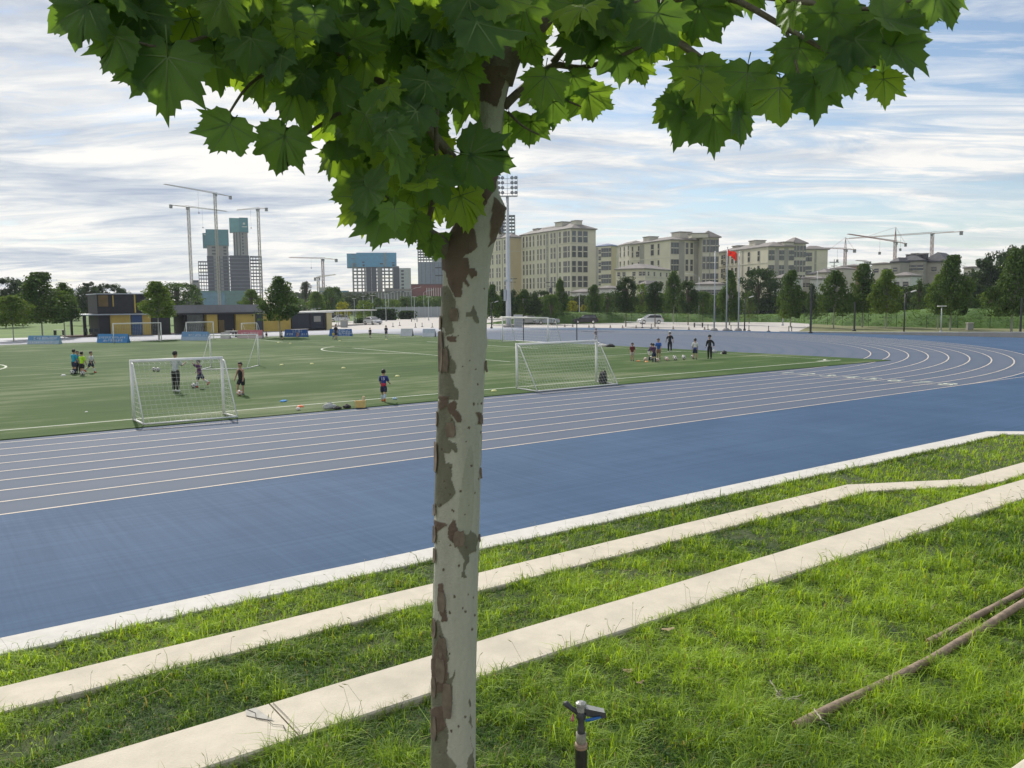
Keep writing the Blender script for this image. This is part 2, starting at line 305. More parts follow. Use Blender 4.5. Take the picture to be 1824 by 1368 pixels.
# concrete plaza beyond the track
m_plaza = mat('plaza_concrete', (.47, .44, .41), .85, .07, .3, stain=.12)
bl = [G(985, 577), G(1158, 574), G(1300, 573.5), G(1400, 574), G(1450, 577), G(1500, 580), G(1650, 583.5), G(1824, 585.5), G(1990, 588)]
poly_sheet('car_park', [(4, 89), (2, 100), B(590, 190), B(780, 250), B(900, 260), B(1000, 250), B(1440, 190), B(1445, 112), (50.0, 36), (46, 60), (40, 75), (28, 85)], -.03, m_plaza)
poly_sheet('back_apron', [(-150, 88), (12, 88), (6, 95.5), (-150, 101)], -.02, mat('pale_apron', (.36, .37, .41), .7, .06, .4))  # pale tone continues the painted sheen of the far track
m_dry = mat('dry_grass', (.20, .19, .085), .95, .3, .8, col2=(.13, .15, .05), stain=.3)
poly_sheet('verge', [(51.2, 34), (51.2, 9), (55, -10), (95, -25), bl[7][:2], bl[6][:2], bl[5][:2], bl[4][:2]], -.01, m_dry)
# grassy embankment
def bank():
    hts = [2.2, 1.6, 1.25, 1.4, 1.9, 2.1, 2.45, 2.45, 2.5]; P = [Vector((-8, 12, 0))+bl[0]]+bl; hts = [0.0]+hts
    prof = [(0, 0), (.7, .28), (1.8, .62), (3.2, .9), (4.6, 1), (6.5, 1.0), (10, .55), (15, 0)]
    rows = []; seg = 18
    for i in range(len(P)-1):
        for j in range(seg):
            t = j/seg; rows.append((P[i].lerp(P[i+1], t), hts[i]+(hts[i+1]-hts[i])*t))
    rows.append((P[-1], hts[-1])); vs = []; n = len(rows); fine = []
    for a_, b_ in zip(prof[:-1], prof[1:]):
        for q in range(4): fine.append((a_[0]+(b_[0]-a_[0])*q/4, a_[1]+(b_[1]-a_[1])*q/4))
    fine.append(prof[-1]); 
    for i, (p, h) in enumerate(rows):
        d = (rows[min(i+6, n-1)][0]-rows[max(i-6, 0)][0]).normalized(); nv = Vector((-d.y, d.x, 0)); nv = nv if nv.dot(p-Vector(CAM)) > 0 else -nv
        for (o, z) in fine:
            q = p+nv*o; k = noise.noise(Vector((q.x*.5, q.y*.5, 0)))*.22+noise.noise(Vector((q.x*1.7, q.y*1.7, 3)))*.12
            vs.append((q.x, q.y, z*h+k*min(1, z*3)*(.3+h*.3)-.03))
    w = len(fine); fs = [(i*w+j, i*w+j+1, (i+1)*w+j+1, (i+1)*w+j) for i in range(n-1) for j in range(w-1)]
    mb = MB(); mb.add(vs, fs); o = mb.build('embankment', mat('bank_grass', (.050, .108, .020), .95, .3, .5, col2=(.10, .185, .032), bump=1.0, bscale=6, stain=.35), smooth=True, kind='structure')
    return rows
bank_rows = bank()

# ------------------------------------------------------------------ terraces (camera side)
KC = CAM
def lift(p, z):      # a ground-plane sighting moved up its own line of sight to level z
    s = (CAM[2]-z)/CAM[2]; return (CAM[0]+(p[0]-CAM[0])*s, CAM[1]+(p[1]-CAM[1])*s)
Z1, Z2, Z3, Z4 = .10, .55, 1.10, 1.65
y1 = lift((0, -16.62), Z1)[1]; y2 = lift((0, -18.12), Z2)[1]; y3 = lift((0, -20.17), Z3)[1]; y4 = lift((0, -25.05), Z4)[1]
k1x = lift((-12.1, 0), Z1)[0]; w1 = .56
k1 = [(-60, y1), (k1x, y1), (k1x+5, y1-4.2), (k1x+18, y1-4.2)]
j0 = lift((-21.75, -18.05), Z2); j1 = lift((-19.35, -19.35), Z2)
k2 = [(-60, y2), (j0[0], y2), (j1[0], j1[1]), (10, j1[1])]
k3 = [(-60, y3), (10, y3)]; k4 = [(-60, y4), (10, y4)]
def offset(poly, w):
    out = []
    for i, p in enumerate(poly):
        ds = []
        if i > 0: ds.append(Vector((p[0]-poly[i-1][0], p[1]-poly[i-1][1])).normalized())
        if i < len(poly)-1: ds.append(Vector((poly[i+1][0]-p[0], poly[i+1][1]-p[1])).normalized())
        ns = [Vector((d.y, -d.x)) for d in ds]; nn = sum(ns, Vector((0, 0))).normalized(); s = w/max(.3, nn.dot(ns[0])); out.append((p[0]+nn.x*s, p[1]+nn.y*s))
    return out
def kerb(name, line, w, z, depth, m, joints, label, name_slab='slab'):
    k = thing(name, label, 'kerb'); near = offset(line, w)
    cuts = sorted([0.0]+joints+[1e9]); acc = [0]
    for a_, b_ in zip(line[:-1], line[1:]): acc.append(acc[-1]+math.dist(a_, b_))
    def at(s, ln):
        s = min(max(s, 0), acc[-1])
        for i in range(len(acc)-1):
            if s <= acc[i+1]+1e-9:
                t = (s-acc[i])/(acc[i+1]-acc[i]); return (ln[i][0]+(ln[i+1][0]-ln[i][0])*t, ln[i][1]+(ln[i+1][1]-ln[i][1])*t)
    for a_, b_ in zip(cuts[:-1], cuts[1:]):
        g = .006; s0 = a_+g; s1 = min(b_, acc[-1])-g
        ss = [s0]+[s for s in acc if s0 < s < s1]+[s1]; extra = []
        for u, v in zip(ss[:-1], ss[1:]):
            n = max(1, int((v-u)/.35)); extra += [u+(v-u)*i/n for i in range(n)]
        ss = extra+[s1]; vs = []
        for s in ss:
            f_, n_ = at(s, line), at(s, near); jz = noise.noise(Vector((s*.7, z*9, 0)))*.006; jx = noise.noise(Vector((s*1.9, z*5, 4)))*.006
            vs += [(f_[0], f_[1]+jx, z-depth), (f_[0], f_[1]+jx, z+jz-.012), (f_[0]+.0, f_[1]+jx-.012, z+jz), (n_[0], n_[1]+.012, z+jz), (n_[0], n_[1]+jx*.6, z+jz-.012), (n_[0], n_[1]+jx*.6, z-depth)]
        n = len(ss); fs = [(i*6+j, i*6+j+1, (i+1)*6+j+1, (i+1)*6+j) for i in range(n-1) for j in range(5)]+[(0, 1, 2, 3, 4, 5), tuple(range(n*6-6, n*6))[::-1]]
        mb = MB(); mb.add(vs, fs); mb.build(name_slab, m, k)
    return k
jx3 = lift(G(512, 1288)[:2], Z3)[0]+60; jx2 = lift(G(1442, 884)[:2], Z2)[0]+60
kerb('terrace_kerb', k1, .56, Z1, .35, M['kerbw'], [], 'white painted concrete kerb along the edge of the blue running track')
kerb('terrace_kerb', k2, .56, Z2, .7, M['kerb'], [jx2], 'narrow cream concrete step edge with a diagonal jog, middle of the grass terraces')
kk3 = kerb('terrace_kerb', k3, .57, Z3, .7, M['kerb'], [jx3], 'wide cream concrete step edge nearest the viewer with a cracked joint at lower left')
kerb('terrace_kerb', k4, .56, Z4, .7, M['kerb'], [], 'cream concrete step edge whose corner shows at the bottom right')
# crack beside the joint
def crack(pts, w, m, z, name='crack'):
    mb = MB(); 
    for (x, y), (u, v) in zip(pts[:-1], pts[1:]):
        d = Vector((u-x, v-y)).normalized(); a_ = Vector((-d.y, d.x))*w*random.uniform(.5, 1.2)/2
        mb.add([(x+a_.x, y+a_.y, z), (x-a_.x, y-a_.y, z), (u-a_.x, v-a_.y, z), (u+a_.x, v+a_.y, z)], [(0, 1, 2, 3)])
    mb.build(name, m, kk3)
xj = jx3-60
crack([(xj-.16, y3-.01), (xj-.13, y3-.1), (xj-.15, y3-.17), (xj-.10, y3-.24), (xj-.09, y3-.33), (xj-.04, y3-.38), (xj-.05, y3-.46), (xj-.02, y3-.55)], .008, M['crack'], Z3+.009)
crack([(xj+.02, y3-.02), (xj+.025, y3-.3), (xj+.02, y3-.55)], .006, M['crack'], Z3+.009)
pp = [(xj-.17, y3-.015), (xj-.10, y3-.02), (xj-.09, y3-.12), (xj-.06, y3-.28), (xj-.13, y3-.19), (xj-.19, y3-.09)]
MB().add([(x, y, Z3+.0065) for x, y in pp], [tuple(range(6))[::-1]]).build('patch', M['patch'], kk3)
# terrace soil
m_soil = mat('lawn_soil', (.035, .055, .016), 1, .3, 4, col2=(.07, .09, .03), stain=.5, bump=.6, bscale=12)
def soil(name, far, near, z0, z1, wx=(-60, 10)):
    xs = np.arange(wx[0], wx[1]+.01, .5)
    def yat(ln, x):
        for p, q in zip(ln[:-1], ln[1:]):
            if p[0] <= x <= q[0]: return p[1]+(q[1]-p[1])*(x-p[0])/(q[0]-p[0])
        return ln[-1][1]
    vs = []; J = 8
    for x in xs:
        a_, b_ = yat(far, x), yat(near, x)
        for j in range(J+1):
            t = j/J; y = a_+(b_-a_)*t; vs.append((x, y, z0+(z1-z0)*t+noise.noise(Vector((x*.8, y*.8, 2)))*.03))
    n = len(xs); fs = [(i*(J+1)+j, i*(J+1)+j+1, (i+1)*(J+1)+j+1, (i+1)*(J+1)+j) for i in range(n-1) for j in range(J)]
    mb = MB(); mb.add(vs, [f[::-1] for f in fs]); mb.build(name, m_soil, kind='structure')
    return yat
yat = soil('lawn_strip', offset(k1, .555), [(x, y-.01) for x, y in k2], .045, .12)
soil('lawn_strip', offset(k2, .555), [(x, y-.01) for x, y in k3], .49, .58)
soil('lawn_terrace', offset(k3, .565), [(x, y-.01) for x, y in k4], 1.035, 1.15)
soil('lawn_terrace', offset(k4, .555), [(-60, y4-8), (10, y4-8)], 1.55, 2.3)
# ================================================================== FOREGROUND GRASS
def vnoise(x, y, s, seed=0):
    r = np.random.default_rng(seed); v = 0
    for k in range(7):
        a_, p, f = r.uniform(0, 6.28), r.uniform(0, 6.28), s*r.uniform(.5, 1.9)
        v = v+np.sin((x*np.cos(a_)+y*np.sin(a_))*f+p+1.3*np.sin(y*f*.7+k))
    return v/7*1.6
m_grass = mat('grass_blade', (1, 1, 1), .55, .05, 30, attr='tint', trans=.45, spec=.35)
def yarr(line, x):
    return np.interp(x, [p[0] for p in line], [p[1] for p in line])
def blades(x, y, z, h, w, lean, az, col):
    n = len(x); ca, sa = np.cos(az), np.sin(az); fa = az+np.pi/2+rng.uniform(-.6, .6, n); wx, wy = np.cos(fa)*w/2, np.sin(fa)*w/2
    v = np.empty((n, 5, 3), np.float32); base = np.stack([x, y, z], 1)
    midx = x+ca*lean*h*.35; midy = y+sa*lean*h*.35; mz = z+h*.62; tx = x+ca*lean*h*1.15; ty = y+sa*lean*h*1.15; tz = z+h*(1.0-.35*lean)
    v[:, 0] = base-np.stack([wx, wy, 0*w], 1); v[:, 1] = base+np.stack([wx, wy, 0*w], 1)
    v[:, 2] = np.stack([midx+wx*.8, midy+wy*.8, mz], 1); v[:, 3] = np.stack([midx-wx*.8, midy-wy*.8, mz], 1); v[:, 4] = np.stack([tx, ty, tz], 1)
    i = (np.arange(n)*5)[:, None]; f = np.concatenate([i+[0, 1, 2], i+[0, 2, 3], i+[3, 2, 4]], 1).reshape(-1, 3)
    return v.reshape(-1, 3), f, np.repeat(col, 5, 0)
def grass(name, far, near, z0, z1, x0, x1, n, label, edge=True):
    # candidate positions thinned with distance so that tufts stay about equally dense in view
    xs = []; ys = []; got = 0
    while got < n:
        k = 400000; x = rng.uniform(x0, x1, k); t = rng.uniform(0, 1, k); f, b = yarr(far, x), yarr(near, x); y = f+(b-f)*t
        d2 = (x-CAM[0])**2+(y-CAM[1])**2; keep = (rng.uniform(0, 1, k) < np.minimum(1, (5.0**2/d2)**.8))&(f > b)
        dx, dy = x-CAM[0], y-CAM[1]; fz = dx*fw[0]+dy*fw[1]; lx = dx*rt[0]+dy*rt[1]; keep &= (fz > .5)&(np.abs(lx) < fz*.68+2.0)
        xs.append(x[keep]); ys.append(y[keep]); got += keep.sum()
    x = np.concatenate(xs)[:n]; y = np.concatenate(ys)[:n]; d = np.hypot(x-CAM[0], y-CAM[1]); f, b = yarr(far, x), yarr(near, x); t = (y-f)/(b-f); z = z0+(z1-z0)*t-.01
    c = vnoise(x, y, 3.2, 3)*.6+vnoise(x, y, 9, 4)*.7; g = vnoise(x, y, 1.1, 5)
    bare = vnoise(x, y, 3.1, 8)+.5*vnoise(x, y, 9, 9) < -.95
    ok = ~(bare&(rng.uniform(0, 1, len(x)) < .8)); x, y, z, d, c, g = [q[ok] for q in (x, y, z, d, c, g)]; m = len(x)
    h = (.045+.082*np.clip(c+.5, 0, 1.7))*rng.uniform(.5, 1.5, m); tall = rng.uniform(0, 1, m) < .03; h[tall] *= 1.9
    w = .0052*rng.uniform(.6, 1.6, m)*(1+np.maximum(0, d-5)*.13); lean = rng.uniform(.2, 1.35, m); az = rng.uniform(0, 6.283, m)+g
    k = np.clip(.46+.40*g+.40*c+rng.normal(0, .26, m), 0, 1)[:, None]
    col = np.array([.045, .125, .022])*(1-k)+np.array([.38, .56, .05])*k
    dry = rng.uniform(0, 1, m) < .035; col[dry] = (.32, .27, .12)
    v, fa, cc = blades(x, y, z, h, w, lean, az, col)
    return link(name, np_mesh(name, v, fa, m_grass, cc), label=label, cat='grass', kind='stuff')
n1_ = [(p[0], p[1]) for p in offset(k1, .555)]; n2_ = offset(k2, .555); n3_ = offset(k3, .565); n4_ = offset(k4, .555)
grass('grass', n1_, k2, .045, .12, -41, -2, 55000, 'bright grass strip between the white kerb and the middle step edge')
grass('grass', n2_, k3, .49, .58, -41, -8, 95000, 'lawn strip between the middle and nearest cream step edges')
grass('grass', n3_, k4, 1.035, 1.15, -41, -14, 215000, 'rough lawn in the foreground around the tree and wooden stakes')
grass('grass', n4_, [(-60, y4-3), (10, y4-3)], 1.55, 2.0, -36, -20, 9000, 'grass behind the corner step edge at the lower right')
def fringe(line, z, n, label, x0, x1):
    x = rng.uniform(x0, x1, n); y = yarr(line, x)+rng.uniform(-.06, .03, n)-.02; c = vnoise(x, y, 6, 21); ok = c > rng.uniform(-1, .6, n); x, y = x[ok], y[ok]; n = len(x)
    h = rng.uniform(.07, .15, n); d = np.hypot(x-CAM[0], y-CAM[1]); w = .004*(1+np.maximum(0, d-5)*.1); k = rng.uniform(0, 1, n)[:, None]
    v, f, c = blades(x, y, np.full(n, z), h, w*rng.uniform(.6, 1.2, n), rng.uniform(.2, .9, n), rng.normal(1.6, 1.1, n), np.array([.08, .16, .02])*(1-k)+np.array([.24, .34, .04])*k)
    link('grass_fringe', np_mesh('grass_fringe', v, f, m_grass, c), label=label, cat='grass', kind='stuff')
fringe(n1_, Z1-.06, 6000, 'seeding grass leaning over the near edge of the white kerb', -41, k1x); fringe(n2_, Z2-.07, 8000, 'grass tufts leaning over the near edge of the middle step edge', -41, -15); fringe(n3_, Z3-.08, 9000, 'dark grass tufts leaning over the near edge of the nearest step edge', -41, -16)
def seeds():
    mb = MB(); ms = mat('seed_head', (.26, .27, .10), .9, .2, 30)
    for line, z, n, x0, x1 in ((n1_, Z1-.1, 90, -38, -20), (n2_, Z2-.1, 100, -37, -22), (n3_, Z3-.1, 90, -36.5, -22)):
        for i in range(n):
            x = rng.uniform(x0, x1); y = float(yarr(line, x))-rng.uniform(0, .15); h = rng.uniform(.15, .34); a_ = rng.uniform(0, 6.28); l = rng.uniform(.1, .5)*h
            p0 = Vector((x, y, z)); p1 = p0+Vector((math.cos(a_)*l*.3, math.sin(a_)*l*.3, h*.6)); p2 = p0+Vector((math.cos(a_)*l, math.sin(a_)*l, h)); p3 = p2+Vector((math.cos(a_), math.sin(a_), .3))*.04
            mb.tube([p0, p1, p2], .0011, 3, cap=False); mb.tube([p2, (p2+p3)/2, p3], [.001, .0035, .001], 4)
    for i in range(60):
        x, y = rng.uniform(-35, -27), rng.uniform(y4+.3, y3-.9); h = rng.uniform(.12, .22); p0 = Vector((x, y, 1.02)); p2 = p0+Vector((rng.uniform(-.05, .05), rng.uniform(-.05, .05), h)); mb.tube([p0, p2], .0012, 3, cap=False); mb.tube([p2, p2+Vector((0, .0, .02)), p2+Vector((0, .01, .045))], [.002, .006, .002], 5)
    mb.build('seed_stalks', ms, label='thin seed stalks standing along the step edges', cat='grass', kind='stuff')
seeds()
# broadleaf weed at the bottom right
def on_lawn(px, py): return G(px, py, 1.06)
def weed(p, label, s=1.0, n=14):
    t = thing('broadleaf_weed', label, 'weed', p); mw = mat('weed_leaf', (.12, .25, .05), .6, .15, 20, trans=.25)
    for i in range(n):
        a_ = i*2.4; r = .05+.05*random.random(); el = .3+.7*random.random(); mb = MB(); L_ = .09*s*random.uniform(.7, 1.2); W_ = .022*s
        pr = [(0, 0), (.25, .8), (.55, 1), (.8, .7), (1, 0)]; vs = []; 
        for q, wd in pr:
            z = math.sin(el)*q*L_-.35*(q*L_)**2/L_*1.2; x = math.cos(el)*q*L_; vs += [(x, wd*W_, z+.004), (x, 0, z), (x, -wd*W_, z+.004)]
        fs = [(3*j+u, 3*j+u+1, 3*j+u+4, 3*j+u+3) for j in range(4) for u in range(2)]
        mb.add(vs, fs); mb.build('leaf', mw, t, loc=(0, 0, .03), rot=(0, 0, a_))
weed(on_lawn(1535, 1362)+Vector((0, 0, -.02)), 'broad leaved green weed at the bottom edge right of the wooden stake', 1.15)
# ================================================================== WOODEN STAKES, STRING, SPRINKLER
def stake(pts, rad, label, name='wooden_stake'):
    t = thing(name, label, 'wooden pole', pts[0]); base = Vector(pts[0]); mb = MB(); P = []; n = 26
    for i in range(n+1):
        s = i/n*(len(pts)-1); k = min(int(s), len(pts)-2); p = Vector(pts[k]).lerp(Vector(pts[k+1]), s-k); P.append(p-base+Vector((0, noise.noise(p*1.3)*.02, noise.noise(p*2)*.008)))
    rr = [rad*(1+.14*noise.noise(Vector((i*.5, rad*50, 0)))) for i in range(n+1)]
    mb.tube(P, rr, 10, cap=False); mb.build('shaft', M['wood'], t, smooth=True)
    mb = MB(); d = (P[0]-P[1]).normalized(); mb.tube([P[0]-d*.004, P[0]+d*.003], rad*.99, 10); mb.build('cut_end', mat('cut_wood', (.30, .21, .13), .9, .2, 60), t); return t
a_, b_, c_ = G(1418, 1296, 1.15), G(1655, 1178, 1.15), G(1900, 1028, 1.21)
stake([a_, b_, c_], .034, 'long weathered wooden pole lying in the grass with its cut end towards the tree')
stake([G(1652, 1146, 1.13), G(1900, 1012, 1.18)], .030, 'shorter wooden pole lying just behind the long one at the right edge')
stake([G(1372, 1252, 1.06), G(1560, 1158, 1.07), G(1655, 1112, 1.05)], .022, 'thin pale pole mostly sunk in the grass beyond the long one')
def string(pts, label, r=.005):
    pts = [Vector(p)+Vector((0, 0, .035)) for p in pts]
    mb = MB(); P = [Vector(p) for p in pts]; Q = []
    for i in range(len(P)-1):
        for j in range(6): Q.append(P[i].lerp(P[i+1], j/6)+Vector((random.uniform(-1, 1), random.uniform(-1, 1), random.uniform(-1, 1)))*.004)
    Q.append(P[-1]); mb.tube(Q, r, 5); mb.build('twine', mat('twine', (.42, .38, .31), .9, .2, 40), label=label, cat='twine')
string([G(1372, 1220, 1.16), G(1384, 1242, 1.12), G(1395, 1250, 1.1), G(1372, 1256, 1.08), G(1420, 1252, 1.10), G(1438, 1262, 1.07)], 'frayed pale twine lying beyond the cut end of the long pole')
string([G(1392, 1238, 1.13), G(1380, 1246, 1.09), G(1400, 1256, 1.1), G(1428, 1246, 1.12)], 'second loop of pale twine beyond the long pole')
string([G(1450, 1272, 1.16), G(1462, 1290, 1.16), G(1475, 1300, 1.1), G(1480, 1312, 1.06)], 'pale twine tied round the end of the long pole')
def sprinkler():
    p = V(1035, 1290, 3.3); top = V(1035, 1250, 3.3); t = thing('irrigation_sprinkler', 'impact sprinkler head on a grey riser pipe standing in the grass right of the tree', 'sprinkler', (top.x, top.y, 1.0)); h = top.z-1.0
    sc = 3.3/1480*1.02; px = lambda q: q*sc   # metres per photo pixel at this distance
    dk = mat('dark_plastic', (.045, .05, .055), .5, .15, 20); gr = mat('grey_metal_cast', (.30, .31, .30), .45, .15, 30, metal=.3); wh = mat('worn_white_pipe', (.27, .26, .21), .7, .15, 30, stain=.3); bl_ = mat('blue_plastic', (.02, .13, .42), .4, .1, 20); pk = mat('pink_plastic', (.55, .16, .22), .5, .1, 20)
    Z = lambda y: h-px(y-1250)
    MB().lathe([(px(11), 0), (px(11), Z(1334)), (px(12), Z(1333))], 16).build('riser_pipe', mat('black_pipe', (.035, .035, .035), .6, .3, 25, stain=.3), t, smooth=True)
    MB().lathe([(px(11.5), Z(1338)), (px(11.5), Z(1329)), (px(8.5), Z(1328))], 16).build('collar', mat('tan_collar', (.36, .25, .18), .7, .2, 30), t, smooth=True)
    MB().lathe([(px(8), Z(1335)), (px(8), Z(1328)), (px(9.5), Z(1326)), (px(9.5), Z(1309))], 16).build('adapter', wh, t, smooth=True)
    MB().lathe([(px(7), Z(1312)), (px(7.5), Z(1300)), (px(6), Z(1296)), (px(6.5), Z(1285)), (px(9), Z(1280)), (px(9), Z(1271)), (px(7), Z(1269))], 14).build('body', dk, t, smooth=True)
    o = MB().lathe([(px(7), Z(1270)), (px(8.5), Z(1267)), (px(8.5), Z(1258)), (px(6), Z(1257)), (px(10), Z(1256.5)), (px(10), Z(1252)), (px(4), Z(1249)), (px(2), Z(1249))], 8).build('cap', gr, t)
    X = Vector((rt[0], rt[1], 0)); Y = Vector((fw[0], fw[1], 0)).normalized()
    def pt(x, y, d=0): return X*px(x-1035)+Y*d+Vector((0, 0, Z(y)))
    MB().tube([pt(1030, 1271), pt(1016, 1263, .01), pt(1009, 1257, .015), pt(1003, 1256, .015)], [px(5), px(4.5), px(6), px(3)], 8).build('nozzle', dk, t, smooth=True)
    mb = MB(); q = [pt(1044, 1261, -.012), pt(1078, 1267, -.02), pt(1081, 1276, -.02), pt(1072, 1278, -.02), pt(1044, 1275, -.012)]; q2 = [v+Y*.03 for v in q]
    mb.add(q+q2, [(0, 1, 2, 3, 4), (9, 8, 7, 6, 5)]+[(i, 5+i, 5+(i+1) % 5, (i+1) % 5) for i in range(5)]); mb.build('swing_arm', dk, t)
    mb = MB(); q = [pt(1043, 1260.5, -.014), pt(1077, 1266.5, -.022), pt(1077, 1265.5, .01), pt(1043, 1259, .02)]; mb.add(q, [(0, 1, 2, 3)]); mb.build('arm_edge', gr, t)
    MB().tube([pt(1042, 1281, -.02), pt(1056, 1278, -.022), pt(1070, 1274.5, -.024)], [px(2.5), px(3.2), px(2)], 6).build('deflector', bl_, t, smooth=True)
    MB().tube([pt(1021, 1271, -.01), pt(1019.5, 1278, -.012), pt(1018.5, 1284, -.01)], [px(2), px(3), px(2.5)], 6).build('trip_tab', pk, t, smooth=True)
sprinkler()
# ================================================================== PLANE TREE
def leaf_mesh(name, seed, m, mv):
    r = random.Random(seed)
    prof = [(0, 1.02), (3, .92), (7, .86), (10, .91), (12, .81), (17, .77), (20, .82), (22, .72), (27, .67), (31, .72), (34, .75), (38, .84), (43, .95), (46, .86), (50, .78), (53, .83), (55, .71), (61, .67), (65, .74), (68, .65), (75, .63), (80, .71), (84, .69), (88, .84), (92, .69), (98, .63), (102, .70), (106, .56), (115, .52), (120, .57), (126, .46), (145, .42), (162, .31), (174, .12)]
    out = []
    for s in (1, -1):
        half = [(s*a_+r.uniform(-1.5, 1.5), q*(1+r.uniform(-.05, .05))) for a_, q in prof]
        out += half if s == 1 else half[1:][::-1]
    n = len(out); vs = [(0, 0, 0)]; droop = r.uniform(.08, .38); fold = r.uniform(-.1, .45); tw = r.uniform(-.22, .22)
    def Zf(x, y, a_):
        q = math.hypot(x, y); return -droop*q*q+fold*abs(x)-.045*math.cos(math.radians(a_)*8.2)*q+tw*x*y+.02*math.sin(x*9+seed)
    for k in (.55, 1.0):
        for a_, q in out:
            kk = k*(q if k == 1 else (.35+.65*q)*.95); x = math.sin(math.radians(a_))*kk; y = math.cos(math.radians(a_))*kk
            vs.append((x, y, Zf(x, y, a_)))
    fs = [(0, 1+i, 1+(i+1) % n) for i in range(n)]+[(1+i, 1+n+i, 1+n+(i+1) % n, 1+(i+1) % n) for i in range(n)]
    mb = MB(); mb.add(vs, fs, m)
    for a_, q in ((0, .93), (43, .82), (-43, .82), (88, .6), (-88, .6)):
        for zo in (.006, -.006):
            d = Vector((math.sin(math.radians(a_)), math.cos(math.radians(a_)))); nn = Vector((-d.y, d.x)); P = []
            for t_, w in ((0.02, .014), (.5, .009), (1, .002)):
                for s in (-1, 1):
                    x, y = d.x*q*t_+nn.x*w*s, d.y*q*t_+nn.y*w*s; P.append((x, y, Zf(x, y, a_)+zo))
            mb.add(P, [(0, 1, 3, 2), (2, 3, 5, 4)], mv)
    mb.tube([(0, 0, 0), (.02, -.22, .08), (0, -.42, .25)], [.014, .012, .016], 4, mv)
    return mb.mesh(name, smooth=True)
def leafmat(name, rand):
    m = bpy.data.materials.new(name); m.use_nodes = True; t = m.node_tree; b = t.nodes['Principled BSDF']
    if rand: o = t.nodes.new('ShaderNodeObjectInfo'); f = o.outputs['Random']
    else: o = t.nodes.new('ShaderNodeNewGeometry'); f = o.outputs['Random Per Island']
    tx = t.nodes.new('ShaderNodeTexCoord'); n = t.nodes.new('ShaderNodeTexNoise'); n.inputs['Scale'].default_value = 2.2 if rand else 14; n.inputs['Detail'].default_value = 5; t.links.new(tx.outputs['Object'], n.inputs[0])
    c = t.nodes.new('ShaderNodeValToRGB'); e = c.color_ramp.elements; e[0].position = .0; e[0].color = (.058, .122, .055, 1); e[1].position = 1; e[1].color = (.17, .27, .045, 1)
    q = c.color_ramp.elements.new(.6); q.color = (.098, .19, .062, 1); q = c.color_ramp.elements.new(.85); q.color = (.15, .26, .06, 1)
    t.links.new(mth(t, 'ADD', f, mth(t, 'MULTIPLY_ADD', n.outputs[0], .3, -.15)), c.inputs[0]); t.links.new(c.outputs[0], b.inputs['Base Color'])
    b.inputs['Roughness'].default_value = .5; b.inputs['Specular IOR Level'].default_value = .3
    tr = t.nodes.new('ShaderNodeBsdfTranslucent'); mxs = t.nodes.new('ShaderNodeMixShader'); mxs.inputs[0].default_value = .58
    gm = t.nodes.new('ShaderNodeMix'); gm.data_type = 'RGBA'; gm.blend_type = 'MULTIPLY'; gm.inputs[0].default_value = 1; gm.inputs[7].default_value = (2.3, 2.0, .5, 1)
    t.links.new(c.outputs[0], gm.inputs[6]); t.links.new(gm.outputs[2], tr.inputs[0]); o2 = t.nodes['Material Output']; t.links.new(b.outputs[0], mxs.inputs[1]); t.links.new(tr.outputs[0], mxs.inputs[2]); t.links.new(mxs.outputs[0], o2.inputs[0])
    bp = t.nodes.new('ShaderNodeBump'); bp.inputs['Strength'].default_value = .3; bp.inputs['Distance'].default_value = .05; t.links.new(n.outputs[0], bp.inputs['Height']); t.links.new(bp.outputs[0], b.inputs['Normal']); return m
m_leaf, m_leafs = leafmat('plane_leaf', True), leafmat('plane_leaf_mass', False); m_vein = mat('leaf_vein', (.095, .165, .045), .6, .1, 10)
